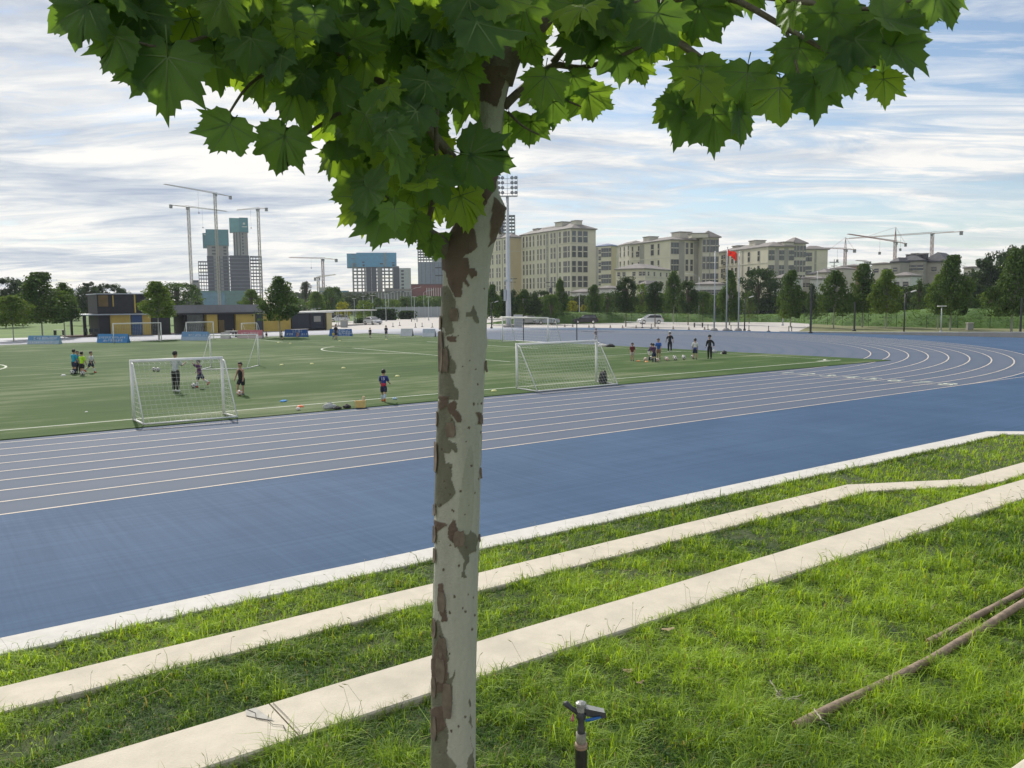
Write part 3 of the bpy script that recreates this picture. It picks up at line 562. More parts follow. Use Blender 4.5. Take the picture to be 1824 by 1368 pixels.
def plane_tree():
    D0 = 3.0
    prof = [(1368, 768, 847), (1200, 770, 848), (1100, 771, 850), (1000, 773, 852), (900, 774, 855), (800, 777, 857), (700, 782, 862), (620, 783, 866), (560, 786, 867), (500, 789, 870), (465, 790, 874), (430, 798, 882), (395, 812, 888), (365, 830, 893), (335, 838, 887), (300, 845, 886), (250, 850, 893), (200, 855, 897), (160, 856, 904), (125, 848, 915)]
    cs = []
    for py, l, r in prof:
        a_, b_ = V(l, py, D0), V(r, py, D0); cs.append((a_.lerp(b_, .5), (b_-a_).length/2))
    g = cs[0][0].copy(); bot = [(Vector((g.x-.0, g.y, .98)), .115), (Vector((g.x, g.y, 1.06)), .098), (Vector((g.x, g.y, 1.2)), .088)]
    cs = bot+cs; t = thing('plane_tree', 'young plane tree with pale mottled peeling bark and large lobed leaves in the foreground', 'tree', (g.x, g.y, 1.0)); base = Vector((g.x, g.y, 1.0))
    # trunk: dense rings, bark plates as a colour mask with raised edges
    zs = [c[0].z for c in cs]; zz = np.arange(zs[0], zs[-1], .0040); X = np.interp(zz, zs, [c[0].x for c in cs]); Y = np.interp(zz, zs, [c[0].y for c in cs]); RR = np.interp(zz, zs, [c[1] for c in cs])
    k = np.ones(13)/13
    for arr in (X, Y, RR): arr[:] = np.convolve(np.pad(arr, 6, mode='edge'), k, 'valid')
    n = 190; th = np.linspace(0, 2*np.pi, n, endpoint=False); TH, ZZ = np.meshgrid(th, zz); rr = RR[:, None]*np.ones_like(TH)
    rr = rr*(1+.012*vnoise(TH*1.5, ZZ*4, 1.6, 31)+.006*vnoise(TH*3, ZZ*9, 2, 32))
    for (py, px_, amp, s, sz) in ((350, 872, .30, .5, .035), (378, 892, .42, .45, .045), (335, 845, .25, .5, .04), (405, 880, .18, .4, .03), (488, 845, .10, .25, .02), (610, 866, .05, .2, .02), (240, 868, .06, .3, .02), (440, 800, .15, .5, .05)):
        c = V(px_, py, D0); zc_ = c.z; lat_ = (np.array(c)-CAM)@rt-((np.array(cs[8][0])-CAM)@rt)
        ang = math.atan2(-fw[1], -fw[0])  # facing the viewer
        off = (px_-(np.interp(py, [q[0] for q in prof][::-1], [(q[1]+q[2])/2 for q in prof][::-1])))/40
        a0 = ang+math.asin(max(-1, min(1, off)))
        dd = np.angle(np.exp(1j*(TH-a0))); rr += RR[:, None]*amp*np.exp(-(dd/s)**2-((ZZ-zc_)/sz)**2)
    PX = X[:, None]+np.cos(TH)*rr; PY = Y[:, None]+np.sin(TH)*rr; P = np.stack([PX, PY, ZZ], -1)
    d = P-CAM; zc_ = d@fw; ux = 912+FP*(d@r2)/zc_; uy = 684-FP*(d@u2)/zc_
    front = ((P[..., 0]-X[:, None])*(CAM[0]-X[:, None])+(P[..., 1]-Y[:, None])*(CAM[1]-Y[:, None])) > 0
    jx = 2.6*vnoise(ux, uy, .13, 41)+.7*vnoise(ux, uy, .45, 42); jy = 2.6*vnoise(ux, uy, .13, 43)+.7*vnoise(ux, uy, .45, 44)
    A = lambda pts: [(700+x/2.975, 460+y/2.975) for x, y in pts]; Bq = lambda pts: [(700+x/2.925, 900+y/2.925) for x, y in pts]
    brown = [A([(240, -60), (300, 0), (400, 0), (410, 60), (385, 110), (410, 140), (400, 155), (370, 130), (368, 180), (350, 210), (322, 205), (300, 160), (280, 60)]), A([(290, 415), (320, 408), (345, 418), (345, 440), (315, 446), (292, 438)]), A([(295, 770), (320, 750), (340, 770), (340, 800), (365, 840), (360, 865), (330, 868), (320, 840), (290, 800)]), A([(443, 815), (468, 815), (475, 870), (450, 875)]),
             A([(400, 55), (430, 50), (448, 75), (440, 100), (415, 108), (398, 85)]), A([(245, 720), (290, 730), (290, 790), (250, 800)]),
             Bq([(200, 60), (225, 80), (290, 100), (265, 120), (245, 130), (220, 160), (200, 170)]), Bq([(290, 120), (310, 70), (325, 75), (338, 140), (345, 200), (325, 205), (290, 175)]), Bq([(240, 405), (270, 405), (275, 490), (285, 600), (255, 610), (240, 500)]), Bq([(200, 820), (235, 700), (280, 800), (290, 900), (260, 970), (215, 980)]), Bq([(205, 1060), (260, 1040), (280, 1150), (230, 1190), (200, 1180)]),
             [(800, 480), (850, 440), (845, 395), (800, 380), (780, 430), (785, 480)], [(835, 400), (860, 372), (880, 340), (890, 300), (830, 300), (810, 370)], [(850, 175), (885, 190), (915, 100), (845, 100)], [(870, 440), (895, 410), (900, 370), (880, 350), (872, 400)]]
    olive = [A([(240, 160), (290, 150), (330, 230), (320, 300), (320, 395), (285, 410), (270, 380), (240, 350)]), A([(230, 480), (275, 470), (300, 465), (310, 540), (335, 555), (335, 610), (310, 620), (325, 680), (350, 710), (345, 745), (300, 750), (240, 740), (235, 600)]), A([(383, 290), (405, 285), (425, 255), (450, 310), (450, 345), (435, 345), (415, 310), (385, 312)]),
             A([(200, 750), (245, 750), (290, 760), (300, 800), (325, 870), (335, 935), (300, 945), (300, 965), (345, 975), (340, 1030), (325, 1030), (310, 1010), (300, 1035), (270, 1035), (285, 1080), (318, 1085), (310, 1160), (333, 1240), (290, 1290), (240, 1320), (200, 1300)]),
             Bq([(340, 150), (400, 145), (410, 125), (445, 170), (440, 235), (400, 250), (395, 300), (370, 340), (385, 375), (345, 370), (365, 330), (370, 290), (340, 240), (325, 205)]), Bq([(180, 700), (235, 600), (250, 610), (265, 700), (290, 760), (290, 800), (275, 830), (300, 900), (320, 850), (300, 1060), (285, 1100), (270, 1140), (290, 1180), (285, 1290), (330, 1350), (330, 1500), (180, 1500)]),
             Bq([(400, 1000), (405, 1050), (395, 1060), (392, 1020)]), Bq([(404, 1085), (412, 1120), (405, 1165), (398, 1130)]), Bq([(405, 1190), (420, 1368), (420, 1500), (375, 1500), (385, 1330), (410, 1280)])]
    def inside(polys):
        res = np.zeros(ux.shape, bool)
        for pl in polys:
            c_ = np.zeros(ux.shape, bool); x_, y_ = ux+jx, uy+jy; q = len(pl)
            for i in range(q):
                (x1, y1_), (x2, y2_) = pl[i], pl[(i+1) % q]
                if y1_ == y2_: continue
                cond = ((y1_ > y_) != (y2_ > y_))&(x_ < (x2-x1)*(y_-y1_)/(y2_-y1_)+x1); c_ ^= cond
            res |= c_
        return res
    mb_, mo_ = inside(brown)&front, inside(olive)&front
    back = ~front&(vnoise(TH*3, ZZ*7, 1.5, 51) > .25); mo_ |= back
    sp_ = np.zeros(ux.shape, bool)
    for i in range(70):
        cx_, cy_ = rng.uniform(770, 866), rng.uniform(480, 1368); q = rng.uniform(1.0, 2.3); sp_ |= ((ux-cx_)**2+((uy-cy_)*.8)**2 < q*q)&front
    white = np.array([.40, .405, .335]); wv = (1+.07*vnoise(TH*4, ZZ*5, 1.2, 61)+.04*vnoise(TH*9, ZZ*30, 2, 62))[..., None]
    col = white*wv; ov = (1+.14*vnoise(TH*7, ZZ*40, 1.6, 63))[..., None]
    gmask = (vnoise(TH*2.3, ZZ*3, 1.4, 65) > .55)&front; col = np.where(gmask[..., None], np.array([.34, .355, .28])*wv, col)
    col = np.where(mo_[..., None], np.array([.150, .150, .105])*ov, col); col = np.where(mb_[..., None], np.array([.125, .088, .066])*ov, col); col = np.where(sp_[..., None], np.array([.10, .075, .05]), col)
    rr2 = rr+.0022*mo_+.0032*mb_-.0012*sp_; PX = X[:, None]+np.cos(TH)*rr2; PY = Y[:, None]+np.sin(TH)*rr2
    verts = np.stack([PX-base.x, PY-base.y, ZZ-base.z], -1).reshape(-1, 3); Rw = len(zz)
    i, j = np.meshgrid(np.arange(Rw-1), np.arange(n), indexing='ij'); j2 = (j+1) % n; faces = np.stack([i*n+j, i*n+j2, (i+1)*n+j2, (i+1)*n+j], -1).reshape(-1, 4)
    mt = mat('plane_bark', (1, 1, 1), .8, .04, 40, attr='tint', bump=.35, bscale=120)
    link('trunk', np_mesh('trunk', verts, faces, mt, col.reshape(-1, 3), smooth=True), t)
    mbk = mat('limb_bark', (.095, .078, .055), .9, .45, 9, bump=.6, bscale=60, col2=(.20, .185, .14)); mfl = mat('bark_curl', (.16, .125, .095), .85, .3, 25)
    # limbs and twigs: sighted bearings, true distances
    limbs = [([(815, 470, 2.99), (795, 440, 2.97), (757, 415, 2.94), (715, 385, 2.9), (665, 340, 2.82), (620, 290, 2.76)], .040, .010), ([(885, 140, 3.0), (905, 95, 3.0), (955, 45, 3.03), (1010, -20, 3.08), (1100, -140, 3.2)], .062, .03), ([(868, 150, 3.0), (862, 60, 2.98), (850, -50, 2.95), (842, -240, 2.95), (860, -480, 3.0)], .045, .02),
             ([(862, 330, 3.0), (820, 300, 2.95), (770, 235, 2.9), (700, 160, 2.8), (600, 90, 2.72), (470, 30, 2.64), (330, -10, 2.6)], .022, .006), ([(700, 160, 2.8), (620, 190, 2.74), (545, 240, 2.68), (500, 262, 2.62)], .009, .004), ([(600, 90, 2.72), (520, 100, 2.66), (440, 150, 2.6), (400, 215, 2.56)], .009, .003), ([(470, 30, 2.64), (380, 60, 2.58), (290, 90, 2.52), (200, 60, 2.5)], .007, .003),
             ([(897, 190, 3.0), (930, 158, 3.0), (985, 112, 3.0), (1032, 123, 2.99), (1085, 108, 2.97), (1150, 80, 2.95)], .017, .006), ([(985, 112, 3.0), (1008, 82, 3.0), (1050, 20, 3.02), (1085, -40, 3.05)], .013, .007), ([(955, 150, 3.0), (1000, 175, 2.97), (1035, 190, 2.95)], .006, .003), ([(905, 200, 3.0), (930, 225, 2.97), (960, 240, 2.95)], .006, .003),
             ([(1010, -20, 3.08), (1120, 10, 3.0), (1230, 90, 2.9), (1290, 138, 2.86), (1350, 140, 2.82), (1410, 150, 2.78)], .018, .006), ([(1120, 10, 3.0), (1290, -15, 2.9), (1400, 50, 2.8), (1480, 95, 2.74), (1560, 120, 2.7)], .014, .005), ([(1290, -15, 2.9), (1440, 5, 2.8), (1560, 20, 2.72), (1660, -10, 2.66)], .011, .004), ([(1230, 90, 2.9), (1225, 150, 2.86), (1240, 200, 2.83)], .006, .003), ([(1400, 50, 2.8), (1420, 120, 2.76), (1430, 170, 2.74)], .006, .003), ([(757, 415, 2.94), (780, 330, 2.85), (775, 220, 2.78), (790, 120, 2.72)], .012, .005), ([(665, 340, 2.82), (680, 280, 2.7), (690, 180, 2.62)], .007, .003)]
    tw = []
    for pts, ra, rb in limbs:
        P3 = [V(*p)-base for p in pts]; Q = []; 
        for i in range(len(P3)-1):
            for j in range(4): Q.append(P3[i].lerp(P3[i+1], j/4))
        Q.append(P3[-1]); m_ = len(Q)
        for _ in range(2): Q = [Q[0]]+[(Q[i-1]+Q[i]*2+Q[i+1])/4 for i in range(1, m_-1)]+[Q[-1]]
        rad = [ra+(rb-ra)*(i/(m_-1))**.8 for i in range(m_)]; tw += [q+base for q in Q]
        MB().tube(Q, rad, 8 if ra > .02 else 6).build('branch', mbk, t, smooth=True)
    for i in range(46):     # crown limbs above the picture
        a_ = rng.uniform(0, 6.28); z0 = rng.uniform(4.9, 6.6); z1 = z0+rng.uniform(.2, 1.1); r1 = rng.uniform(.8, 1.9)*(1-.3*max(0, z1-5.8)/1.6); c0 = Vector((0, 0, z0-1)); c1 = Vector((math.cos(a_)*r1, math.sin(a_)*r1, z1-1))
        if z1 < 5.3: continue
        q = [c0, c0.lerp(c1, .5)+Vector((0, 0, .05)), c1]; MB().tube(q, [.014, .009, .004], 5).build('branch', mbk, t); tw += [base+v for v in q]
    twa = np.array([tuple(v) for v in tw])
    flk = [(779, 812, 52, 16, 5), (781, 745, 26, 13, 4), (787, 575, 24, 12, 3), (788, 625, 70, 15, 3), (797, 640, 40, 12, 2), (777, 905, 20, 12, 4), (777, 948, 30, 13, 5), (777, 985, 26, 10, 4), (790, 1060, 36, 13, 3), (776, 1112, 34, 14, 5), (800, 1230, 64, 13, 4), (788, 1180, 44, 16, 3), (776, 1215, 36, 14, 4), (792, 1140, 40, 12, -3), (806, 760, 26, 14, 3), (820, 948, 28, 15, -3), (864, 652, 18, 5, 6), (856, 745, 16, 7, 2), (855, 840, 18, 4, 2), (886, 400, 34, 8, 8), (858, 955, 12, 4, 4), (776, 1285, 46, 15, 4), (812, 560, 22, 12, -3)]
    for (px_, py, L_, w_, bend) in flk:        # curling bark plates lifting off the trunk
        s = D0/1480; cc = V(px_, py, D0); k_ = np.argmin(np.abs(zz-cc.z)) if cc.z < zz[-1] else -1; ax = Vector((X[k_], Y[k_], cc.z)); off = (cc-ax); la = off.dot(Vector(rt)); rad = RR[k_]
        la = max(-rad*.98, min(rad*.98, la)); dep = math.sqrt(max(0, rad*rad-la*la)); nrm = (Vector(rt)*la-Vector((fw[0], fw[1], 0))*dep).normalized(); tan = Vector((-nrm.y, nrm.x, 0)); mb = MB(); vs = []; H_ = L_*s/2; W_ = w_*s*.75
        for a2 in range(6):
            v_ = a2/5*2-1
            for b2 in range(4):
                u_ = b2/3*2-1; lift_ = .002+.010*max(0, v_ if bend > 0 else -v_)**2*(abs(bend)/8)+.004*max(0, u_ if bend > 0 else -u_); vs.append(ax-base+nrm*(rad+.001+lift_*.6)+tan*u_*W_*(1-.3*abs(v_))+Vector((0, 0, -v_*H_+.003*math.sin(u_*5+px_))))
        fs = [(a2*4+b2, a2*4+b2+1, a2*4+b2+5, a2*4+b2+4) for a2 in range(5) for b2 in range(3)]; mb.add(vs, fs); o = mb.build('bark_flake', mfl, t); q = o.modifiers.new('solid', 'SOLIDIFY'); q.thickness = .003
    # leaves
    LM = [leaf_mesh('leaf', s, m_leaf, m_vein) for s in range(8)]; LS = [leaf_mesh('leaf_mass', s, m_leafs, m_vein) for s in range(4)]
    spec = [(128, 28, 120, 155, 2.5), (205, 95, 92, 110, 2.5), (250, 60, 125, 100, 2.55), (295, 145, 150, 97, 2.5), (235, 130, 90, 130, 2.55), (385, 125, 105, 90, 2.6), (350, 70, 120, 80, 2.6), (398, 248, 104, 112, 2.52), (500, 272, 104, 108, 2.55), (592, 295, 76, 92, 2.7), (470, 160, 95, 95, 2.65), (445, 100, 110, 75, 2.55), (540, 180, 90, 110, 2.7), (480, 60, 120, 95, 2.5), (560, 120, 95, 80, 2.6), (625, 345, 100, 160, 2.7), (640, 375, 110, 145, 2.65), (678, 408, 118, 98, 2.6), (735, 415, 75, 110, 2.75), (765, 445, 55, 105, 2.85), (790, 450, 60, 60, 2.95), (828, 378, 105, 70, 2.7), (862, 290, 125, 15, 2.6), (700, 300, 105, 92, 2.6), (690, 212, 115, 95, 2.5), (775, 335, 105, 60, 2.6), (756, 175, 100, 100, 2.4), (830, 150, 90, 70, 2.5), (880, 60, 150, 20, 2.35), (840, 30, 110, 80, 2.4), (900, 5, 130, 30, 2.4), (640, 60, 120, 95, 2.5), (650, 130, 100, 90, 2.55),
            (905, 238, 75, 95, 3.1), (945, 240, 82, 92, 3.05), (985, 205, 72, 90, 3.0), (1050, 192, 95, 82, 2.95), (1028, 155, 70, 60, 2.95), (1100, 115, 100, 80, 2.95), (1140, 135, 62, 70, 3.0), (1090, 50, 120, 60, 2.9), (1200, 70, 110, 80, 2.9), (1255, 40, 100, 60, 2.85), (1215, 225, 110, 97, 2.82), (1190, 200, 80, 150, 2.85), (1272, 235, 104, 88, 2.8), (1318, 228, 92, 78, 2.8), (1240, 150, 110, 100, 2.85), (1330, 160, 100, 95, 2.8), (1388, 190, 112, 92, 2.76), (1452, 180, 96, 88, 2.74), (1420, 115, 96, 100, 2.76), (1503, 145, 96, 75, 2.7), (1576, 165, 72, 85, 2.68), (1612, 105, 112, 30, 2.65), (1600, 45, 112, 5, 2.65), (1535, 95, 100, 60, 2.7), (1682, 12, 92, 60, 2.62), (1480, 55, 96, 90, 2.7), (1390, 35, 84, 110, 2.8), (1650, 30, 60, 20, 2.7), (1160, 100, 70, 95, 2.95), (1290, 20, 80, 80, 2.9), (925, 45, 120, 110, 2.7), (975, 20, 110, 60, 2.8), (1010, 62, 90, 100, 2.85), (950, 100, 70, 80, 2.85), (880, 20, 100, 80, 2.6), (1060, 20, 110, 90, 2.85)]
    bright = {0, 1, 17, 19, 20, 26, 29, 30, 53}
    L_ = []
    for i, (x, y, s, a_, D) in enumerate(spec): L_.append((x, y, s, a_, D, .30))
    PL = [(110, -70), (125, 20), (240, 75), (300, 95), (400, 90), (470, 150), (520, 200), (590, 235), (650, 280), (635, 360), (670, 400), (740, 405), (800, 385), (840, 350), (862, 290), (842, 200), (850, 80), (850, -70)]
    PR = [(880, -70), (905, 40), (1000, 50), (925, 200), (960, 205), (1030, 165), (1085, 100), (1150, 70), (1200, 55), (1280, 0), (1390, 10), (1400, 80), (1340, 140), (1240, 145), (1205, 185), (1225, 215), (1290, 205), (1380, 165), (1500, 110), (1560, 95), (1570, 45), (1640, -20), (1640, -70)]
    def inp(x, y, pl):
        c_ = False; q = len(pl)
        for i in range(q):
            (x1, y1_), (x2, y2_) = pl[i], pl[(i+1) % q]
            if (y1_ > y) != (y2_ > y) and x < (x2-x1)*(y-y1_)/(y2_-y1_)+x1: c_ = not c_
        return c_
    for pl, (dn, df) in ((PL, (2.35, 3.35)), (PR, (2.65, 3.5))):
        for layer in range(5 if pl is PL else 2):
            for gx in range(60, 1740, 54):
                for gy in range(-60, 440, 54):
                    x, y = gx+rng.uniform(-30, 30), gy+rng.uniform(-30, 30)
                    if not inp(x, y, pl): continue
                    if math.hypot(x-1330, y-85) < 62 or math.hypot(x-1000, y-105) < 40 or math.hypot(x-715, y-215) < 0: continue
                    if 850 < x < 905 and y > 75 and rng.uniform() < .85: continue
                    if 770 < x < 905 and y > 190: continue
                    L_.append((x, y, rng.uniform(58, 112), rng.normal(92, 42), rng.uniform(dn, df), .8))
    L_.sort(key=lambda q: -q[2]/q[4]*(1 if q[5] > .5 else 100)); mass = MB(); mv_, mf_ = [], []
    allL = []
    for i, (x, y, s, a_, D, tilt) in enumerate(L_):
        c = V(x, y-8, D); ar = math.radians(a_); tip = Vector(r2)*math.cos(ar)-Vector(u2)*math.sin(ar)
        nrm = -Vector(fw)+Vector((rng.normal(), rng.normal(), rng.normal()+.35))*tilt
        if rng.uniform() < .3: nrm = -nrm
        tip = (tip+Vector(fw)*rng.normal(0, .35*tilt+.1)).normalized(); nrm = (nrm-tip*nrm.dot(tip)).normalized(); side = tip.cross(nrm).normalized(); sz = s*D/1480*.66
        o = c-tip*sz*.32; Mx = Matrix(((side.x*sz, tip.x*sz, nrm.x*sz, o.x-base.x), (side.y*sz, tip.y*sz, nrm.y*sz, o.y-base.y), (side.z*sz, tip.z*sz, nrm.z*sz, o.z-base.z), (0, 0, 0, 1))); allL.append(Mx)
    for i in range(560):     # crown above and around the picture
        a_ = rng.uniform(0, 6.28); z = rng.uniform(5.25, 8.0); rm = 1.75*math.sqrt(max(.02, 1-((z-6.0)/2.1)**2)); q = rm*rng.uniform(.35, 1)**.6; p = Vector((math.cos(a_)*q, math.sin(a_)*q, z-1))
        tip = Vector((math.cos(a_)*.6+rng.normal()*.4, math.sin(a_)*.6+rng.normal()*.4, -.8)).normalized(); nrm = Vector((rng.normal()*.6, rng.normal()*.6, 1)); nrm = (nrm-tip*nrm.dot(tip)).normalized(); side = tip.cross(nrm); sz = rng.uniform(.09, .14)
        allL.append(Matrix(((side.x*sz, tip.x*sz, nrm.x*sz, p.x), (side.y*sz, tip.y*sz, nrm.y*sz, p.y), (side.z*sz, tip.z*sz, nrm.z*sz, p.z), (0, 0, 0, 1))))
    for i, Mx in enumerate(allL):
        if i < 299:
            o = bpy.data.objects.new('leaf', LM[i % 8]); C.objects.link(o); o.parent = t; o.matrix_local = Mx
        else:
            me = LS[i % 4]; mass.add([Mx@v.co for v in me.vertices], [tuple(p.vertices) for p in me.polygons][:], None)
            mass.m[-len(me.polygons):] = [p.material_index for p in me.polygons]
    mass.mats = [m_leafs, m_vein]; mass.build('leaf_mass', parent=t, smooth=True, kind='stuff')
plane_tree()

def dry_leaf(px, py, lab, s=.055):
    p = G(px, py, 1.10); mb = MB(); vs = [(0, 0, .01)]+[(math.cos(a_)*s*q, math.sin(a_)*s*.6*q, .012+.008*q*math.cos(a_*2)) for a_, q in [(i*math.pi/6, 1 if i % 2 else .7) for i in range(12)]]; mb.add(vs, [(0, 1+i, 1+(i+1) % 12) for i in range(12)]); mb.tube([(s, 0, .02), (s*1.6, .01, .03)], .0015, 4); mb.build('dry_leaf', mat('dry_leaf', (.30, .22, .13), .8, .2, 40), label=lab, cat='dead leaf', loc=p, rot=(.1, .1, px))
dry_leaf(1190, 1122, 'curled dead leaf on the lawn near the nearest step edge', .07); dry_leaf(1118, 1196, 'pale dead leaf on the lawn between tree and wooden poles'); dry_leaf(1140, 1217, 'thin dead leaf just below the pale one', .04); dry_leaf(1297, 1253, 'small tan leaf left of the long pole end', .03)
# ================================================================== GOALS
def netgrid(mb, a, b, c, d, cell, sag=None, r=.0042):
    """cords between quad corners a-b (top) and d-c (bottom)"""
    a, b, c, d = map(Vector, (a, b, c, d)); nu = max(2, round(((b-a).length+(c-d).length)/2/cell)); nv = max(2, round(((d-a).length+(c-b).length)/2/cell)); s = sag or Vector((0, 0, 0))
    def P(u, v): return a.lerp(b, u).lerp(d.lerp(c, u), v)+s*math.sin(math.pi*u)*math.sin(math.pi*min(1, v*1.0))*1.0+Vector((0, 0, -.05))*math.sin(math.pi*u)*(1-v)
    for i in range(nu+1): mb.tube([P(i/nu, j/nv) for j in range(nv+1)], r, 3, cap=False)
    for j in range(nv+1): mb.tube([P(i/nu, j/nv) for i in range(nu+1)], r, 3, cap=False)
def goal(pl, pr, bl_, br_, h, label, rad=.045, cell=.17, top=.28, nett=True, group=None):
    pl, pr, bl_, br_ = [Vector((p[0], p[1], .03)) for p in (pl, pr, bl_, br_)]; o = pl.copy(); t = thing('football_goal', label, 'goal', o, 0, group); U = Vector((0, 0, h)); A_, B_, C_, D_ = pl-o, pr-o, br_-o, bl_-o
    MB().tube([A_, A_+U], rad, 8).build('post', M['white'], t, smooth=True); MB().tube([B_, B_+U], rad, 8).build('post', M['white'], t, smooth=True)
    e = (B_-A_).normalized()*rad*.8; MB().tube([A_+U-e, B_+U+e], rad, 8).build('crossbar', M['white'], t, smooth=True)
    for P, Q in ((A_, D_), (B_, C_)):
        dr = (Q-P).normalized()*top; s = MB(); s.tube([P+U-Vector((0, 0, .03)), P+U+dr-Vector((0, 0, .10)), P+U+dr*1.15-Vector((0, 0, .2)), Q+Vector((0, 0, .02))], rad*.45, 6); s.build('back_stay', M['white'], t, smooth=True)
        MB().tube([P+Vector((0, 0, .025)), Q+Vector((0, 0, .025))], rad*.6, 6).build('ground_bar', M['white'], t, smooth=True)
    MB().tube([D_+Vector((0, 0, .025)), C_+Vector((0, 0, .025))], rad*.6, 6).build('ground_bar', M['white'], t, smooth=True)
    if nett:
        dl, dR = (D_-A_).normalized()*top, (C_-B_).normalized()*top; f = ((A_+B_)/2-(C_+D_)/2).normalized()
        mb = MB(); tl, trr = A_+U+dl-Vector((0, 0, .12)), B_+U+dR-Vector((0, 0, .12)); netgrid(mb, tl, trr, C_+Vector((0, 0, .03)), D_+Vector((0, 0, .03)), cell, f*.16)
        netgrid(mb, A_+U, B_+U, trr, tl, cell); netgrid(mb, A_+U-Vector((0, 0, .05)), tl, D_+Vector((0, 0, .03)), A_+Vector((0, 0, .03)), cell); netgrid(mb, B_+U-Vector((0, 0, .05)), trr, C_+Vector((0, 0, .03)), B_+Vector((0, 0, .03)), cell); mb.build('net', M['net'], t)
    return t
goal(G(238.9, 750), G(399, 739), G(256.6, 758.5), G(422.5, 745), 2.02, 'white five-a-side goal nearest the viewer, netted, at the left on the touchline', .055, .17)
goal(G(921, 693.5), G(1062, 681.5), G(957, 699), G(1100, 686), 2.0, 'white netted goal on the touchline right of the plane tree trunk', .055, .16)
goal(G(376, 655), G(461, 652), G(357, 660), G(440, 657.5), 2.0, 'white goal standing alone behind the nearest netted goal', .045, .2, nett=False)
goal(G(203, 611), G(288, 608.5), G(198, 609.3), G(284, 607), 2.05, 'wide white goal in front of the ochre building', .045, .25)
goal(G(333, 606), G(381, 604.5), G(325, 604.5), G(374, 603.2), 2.0, 'narrow white goal in front of the dark doorway', .045, .25)
goal(G(431, 602.5), G(458, 601.3), G(443, 603), G(467, 601.8), 1.75, 'small white goal beside the pink banner', .04, .25)
goal((11, 40.16), (11, 32.84), (12.6, 40.16), (12.6, 32.84), 2.44, 'full size white goal at the far right end of the pitch', .06, .3, top=.8)
# two dark upright net posts behind the far goal
for px, lab in ((932.5, 'dark upright net post between the far goal posts'), (1027.5, 'dark upright net post right of the far goal')):
    p = G(px, 608); t = thing('net_post', lab, 'post', (p.x, p.y, .0)); MB().tube([(0, 0, 0), (0, 0, 2.45)], .05, 8).build('pole', M['dark'], t); MB().lathe([(.2, 0), (.2, .05), (.06, .08)], 10).build('base', M['dark'], t)
# ================================================================== BALLS, DISCS, BAGS
def ball_mesh(c2):
    bm = bmesh.new(); bmesh.ops.create_icosphere(bm, subdivisions=3, radius=.11); me = bpy.data.meshes.new('football'); 
    b2 = bmesh.new(); bmesh.ops.create_icosphere(b2, subdivisions=1, radius=1); dirs = [v.co.normalized() for v in b2.verts]; b2.free()
    for f in bm.faces:
        n = f.calc_center_median().normalized(); f.material_index = 1 if max(n.dot(d) for d in dirs) > .945 else 0; f.smooth = True
    bm.to_mesh(me); bm.free(); me.materials.append(mat('ball_white', (.62, .61, .58), .5, .05, 10)); me.materials.append(c2); return me
BM = [ball_mesh(mat('ball_black', (.03, .03, .03), .5, .1, 8)), ball_mesh(mat('ball_orange', (.6, .16, .06), .5, .1, 8)), ball_mesh(mat('ball_blue', (.05, .12, .4), .5, .1, 8))]
balls = [(129, 667, 0, 'football at the feet of the boy in cyan'), (147, 668.5, 0, 'football at the feet of the child in the neon vest'), (274.5, 661.5, 0, 'left one of two footballs seen through the nearest goal'), (281.5, 662, 0, 'right one of two footballs seen through the nearest goal'), (345, 691.5, 0, 'dark football in front of the boy in striped shirt'), (427, 705, 1, 'football under the foot of the boy in black'),
 (1150, 643.2, 1, 'reddish football by the bending boy'), (1160.5, 641, 0, 'football behind the two bending boys'), (1171, 644.5, 1, 'orange and white football between the boys'), (1186, 641, 0, 'upper one of two footballs right of the boy in blue'), (1188, 643, 1, 'lower peach football right of the boy in blue'), (1201, 639.5, 0, 'upper one of the two middle footballs right of the boys'), (1203, 642, 0, 'lower one of the two middle footballs right of the boys'), (1217.5, 638.5, 0, 'upper one of two footballs left of the boy in white and blue'), (1218, 640.5, 0, 'lower one of two footballs left of the boy in white and blue'), (1234, 638.5, 0, 'football at the feet of the boy in white and blue')]
for px, py, k, lab in balls:
    p = G(px, py, .03); s = 1.15; link('football', BM[k], loc=(p.x, p.y, .03+.11*s), rot=(px, py, 0), scale=(s, s, s), label=lab, cat='ball', group='footballs on the pitch')
disc = MB().lathe([(.10, 0), (.10, .008), (.055, .05), (.03, .052), (.025, .045)], 14)
def disc_at(px, py, col, cn, lab, s=1.0):
    p = G(px, py, .03); o = link('marker_disc', disc.mesh('marker_disc', mat('disc_'+cn, col, .6, .05, 8), True), loc=(p.x, p.y, .032), scale=(s*1.4, s*1.4, s*1.3), label=lab, cat='marker disc', group='training discs on the turf')
for px, py, lab in ((501.7, 650.5, 'leftmost pale yellow disc in the row across the turf'), (555.7, 648.5, 'second pale yellow disc from the left in the row'), (611.8, 656, 'third pale yellow disc in the row'), (708, 670.5, 'yellow disc right of the boy in the number fifteen shirt'), (517, 612, 'yellow disc far out near the white line'), (496, 610.5, 'yellow disc at the left end of the far white line'), (605, 607.5, 'yellow disc below the blue banner with the standing man'), (688, 605, 'yellow disc below the far child'), (880, 697, 'small pale disc by the touchline just right of the trunk')):
    disc_at(px, py, (.62, .62, .25), 'yellow', lab)
disc_at(113, 669, (.7, .7, .68), 'white', 'white disc left of the boys in cyan and neon'); disc_at(154, 734, (.7, .7, .68), 'white', 'tiny white disc on the empty turf left of the nearest goal', .4)
disc_at(535, 725, (.75, .16, .05), 'orange', 'orange disc on the touchline'); disc_at(1137, 643.5, (.8, .35, .12), 'peach', 'peach disc beside the boy in maroon'); disc_at(1152, 644.8, (.8, .35, .12), 'peach', 'peach disc beside the bending boy')
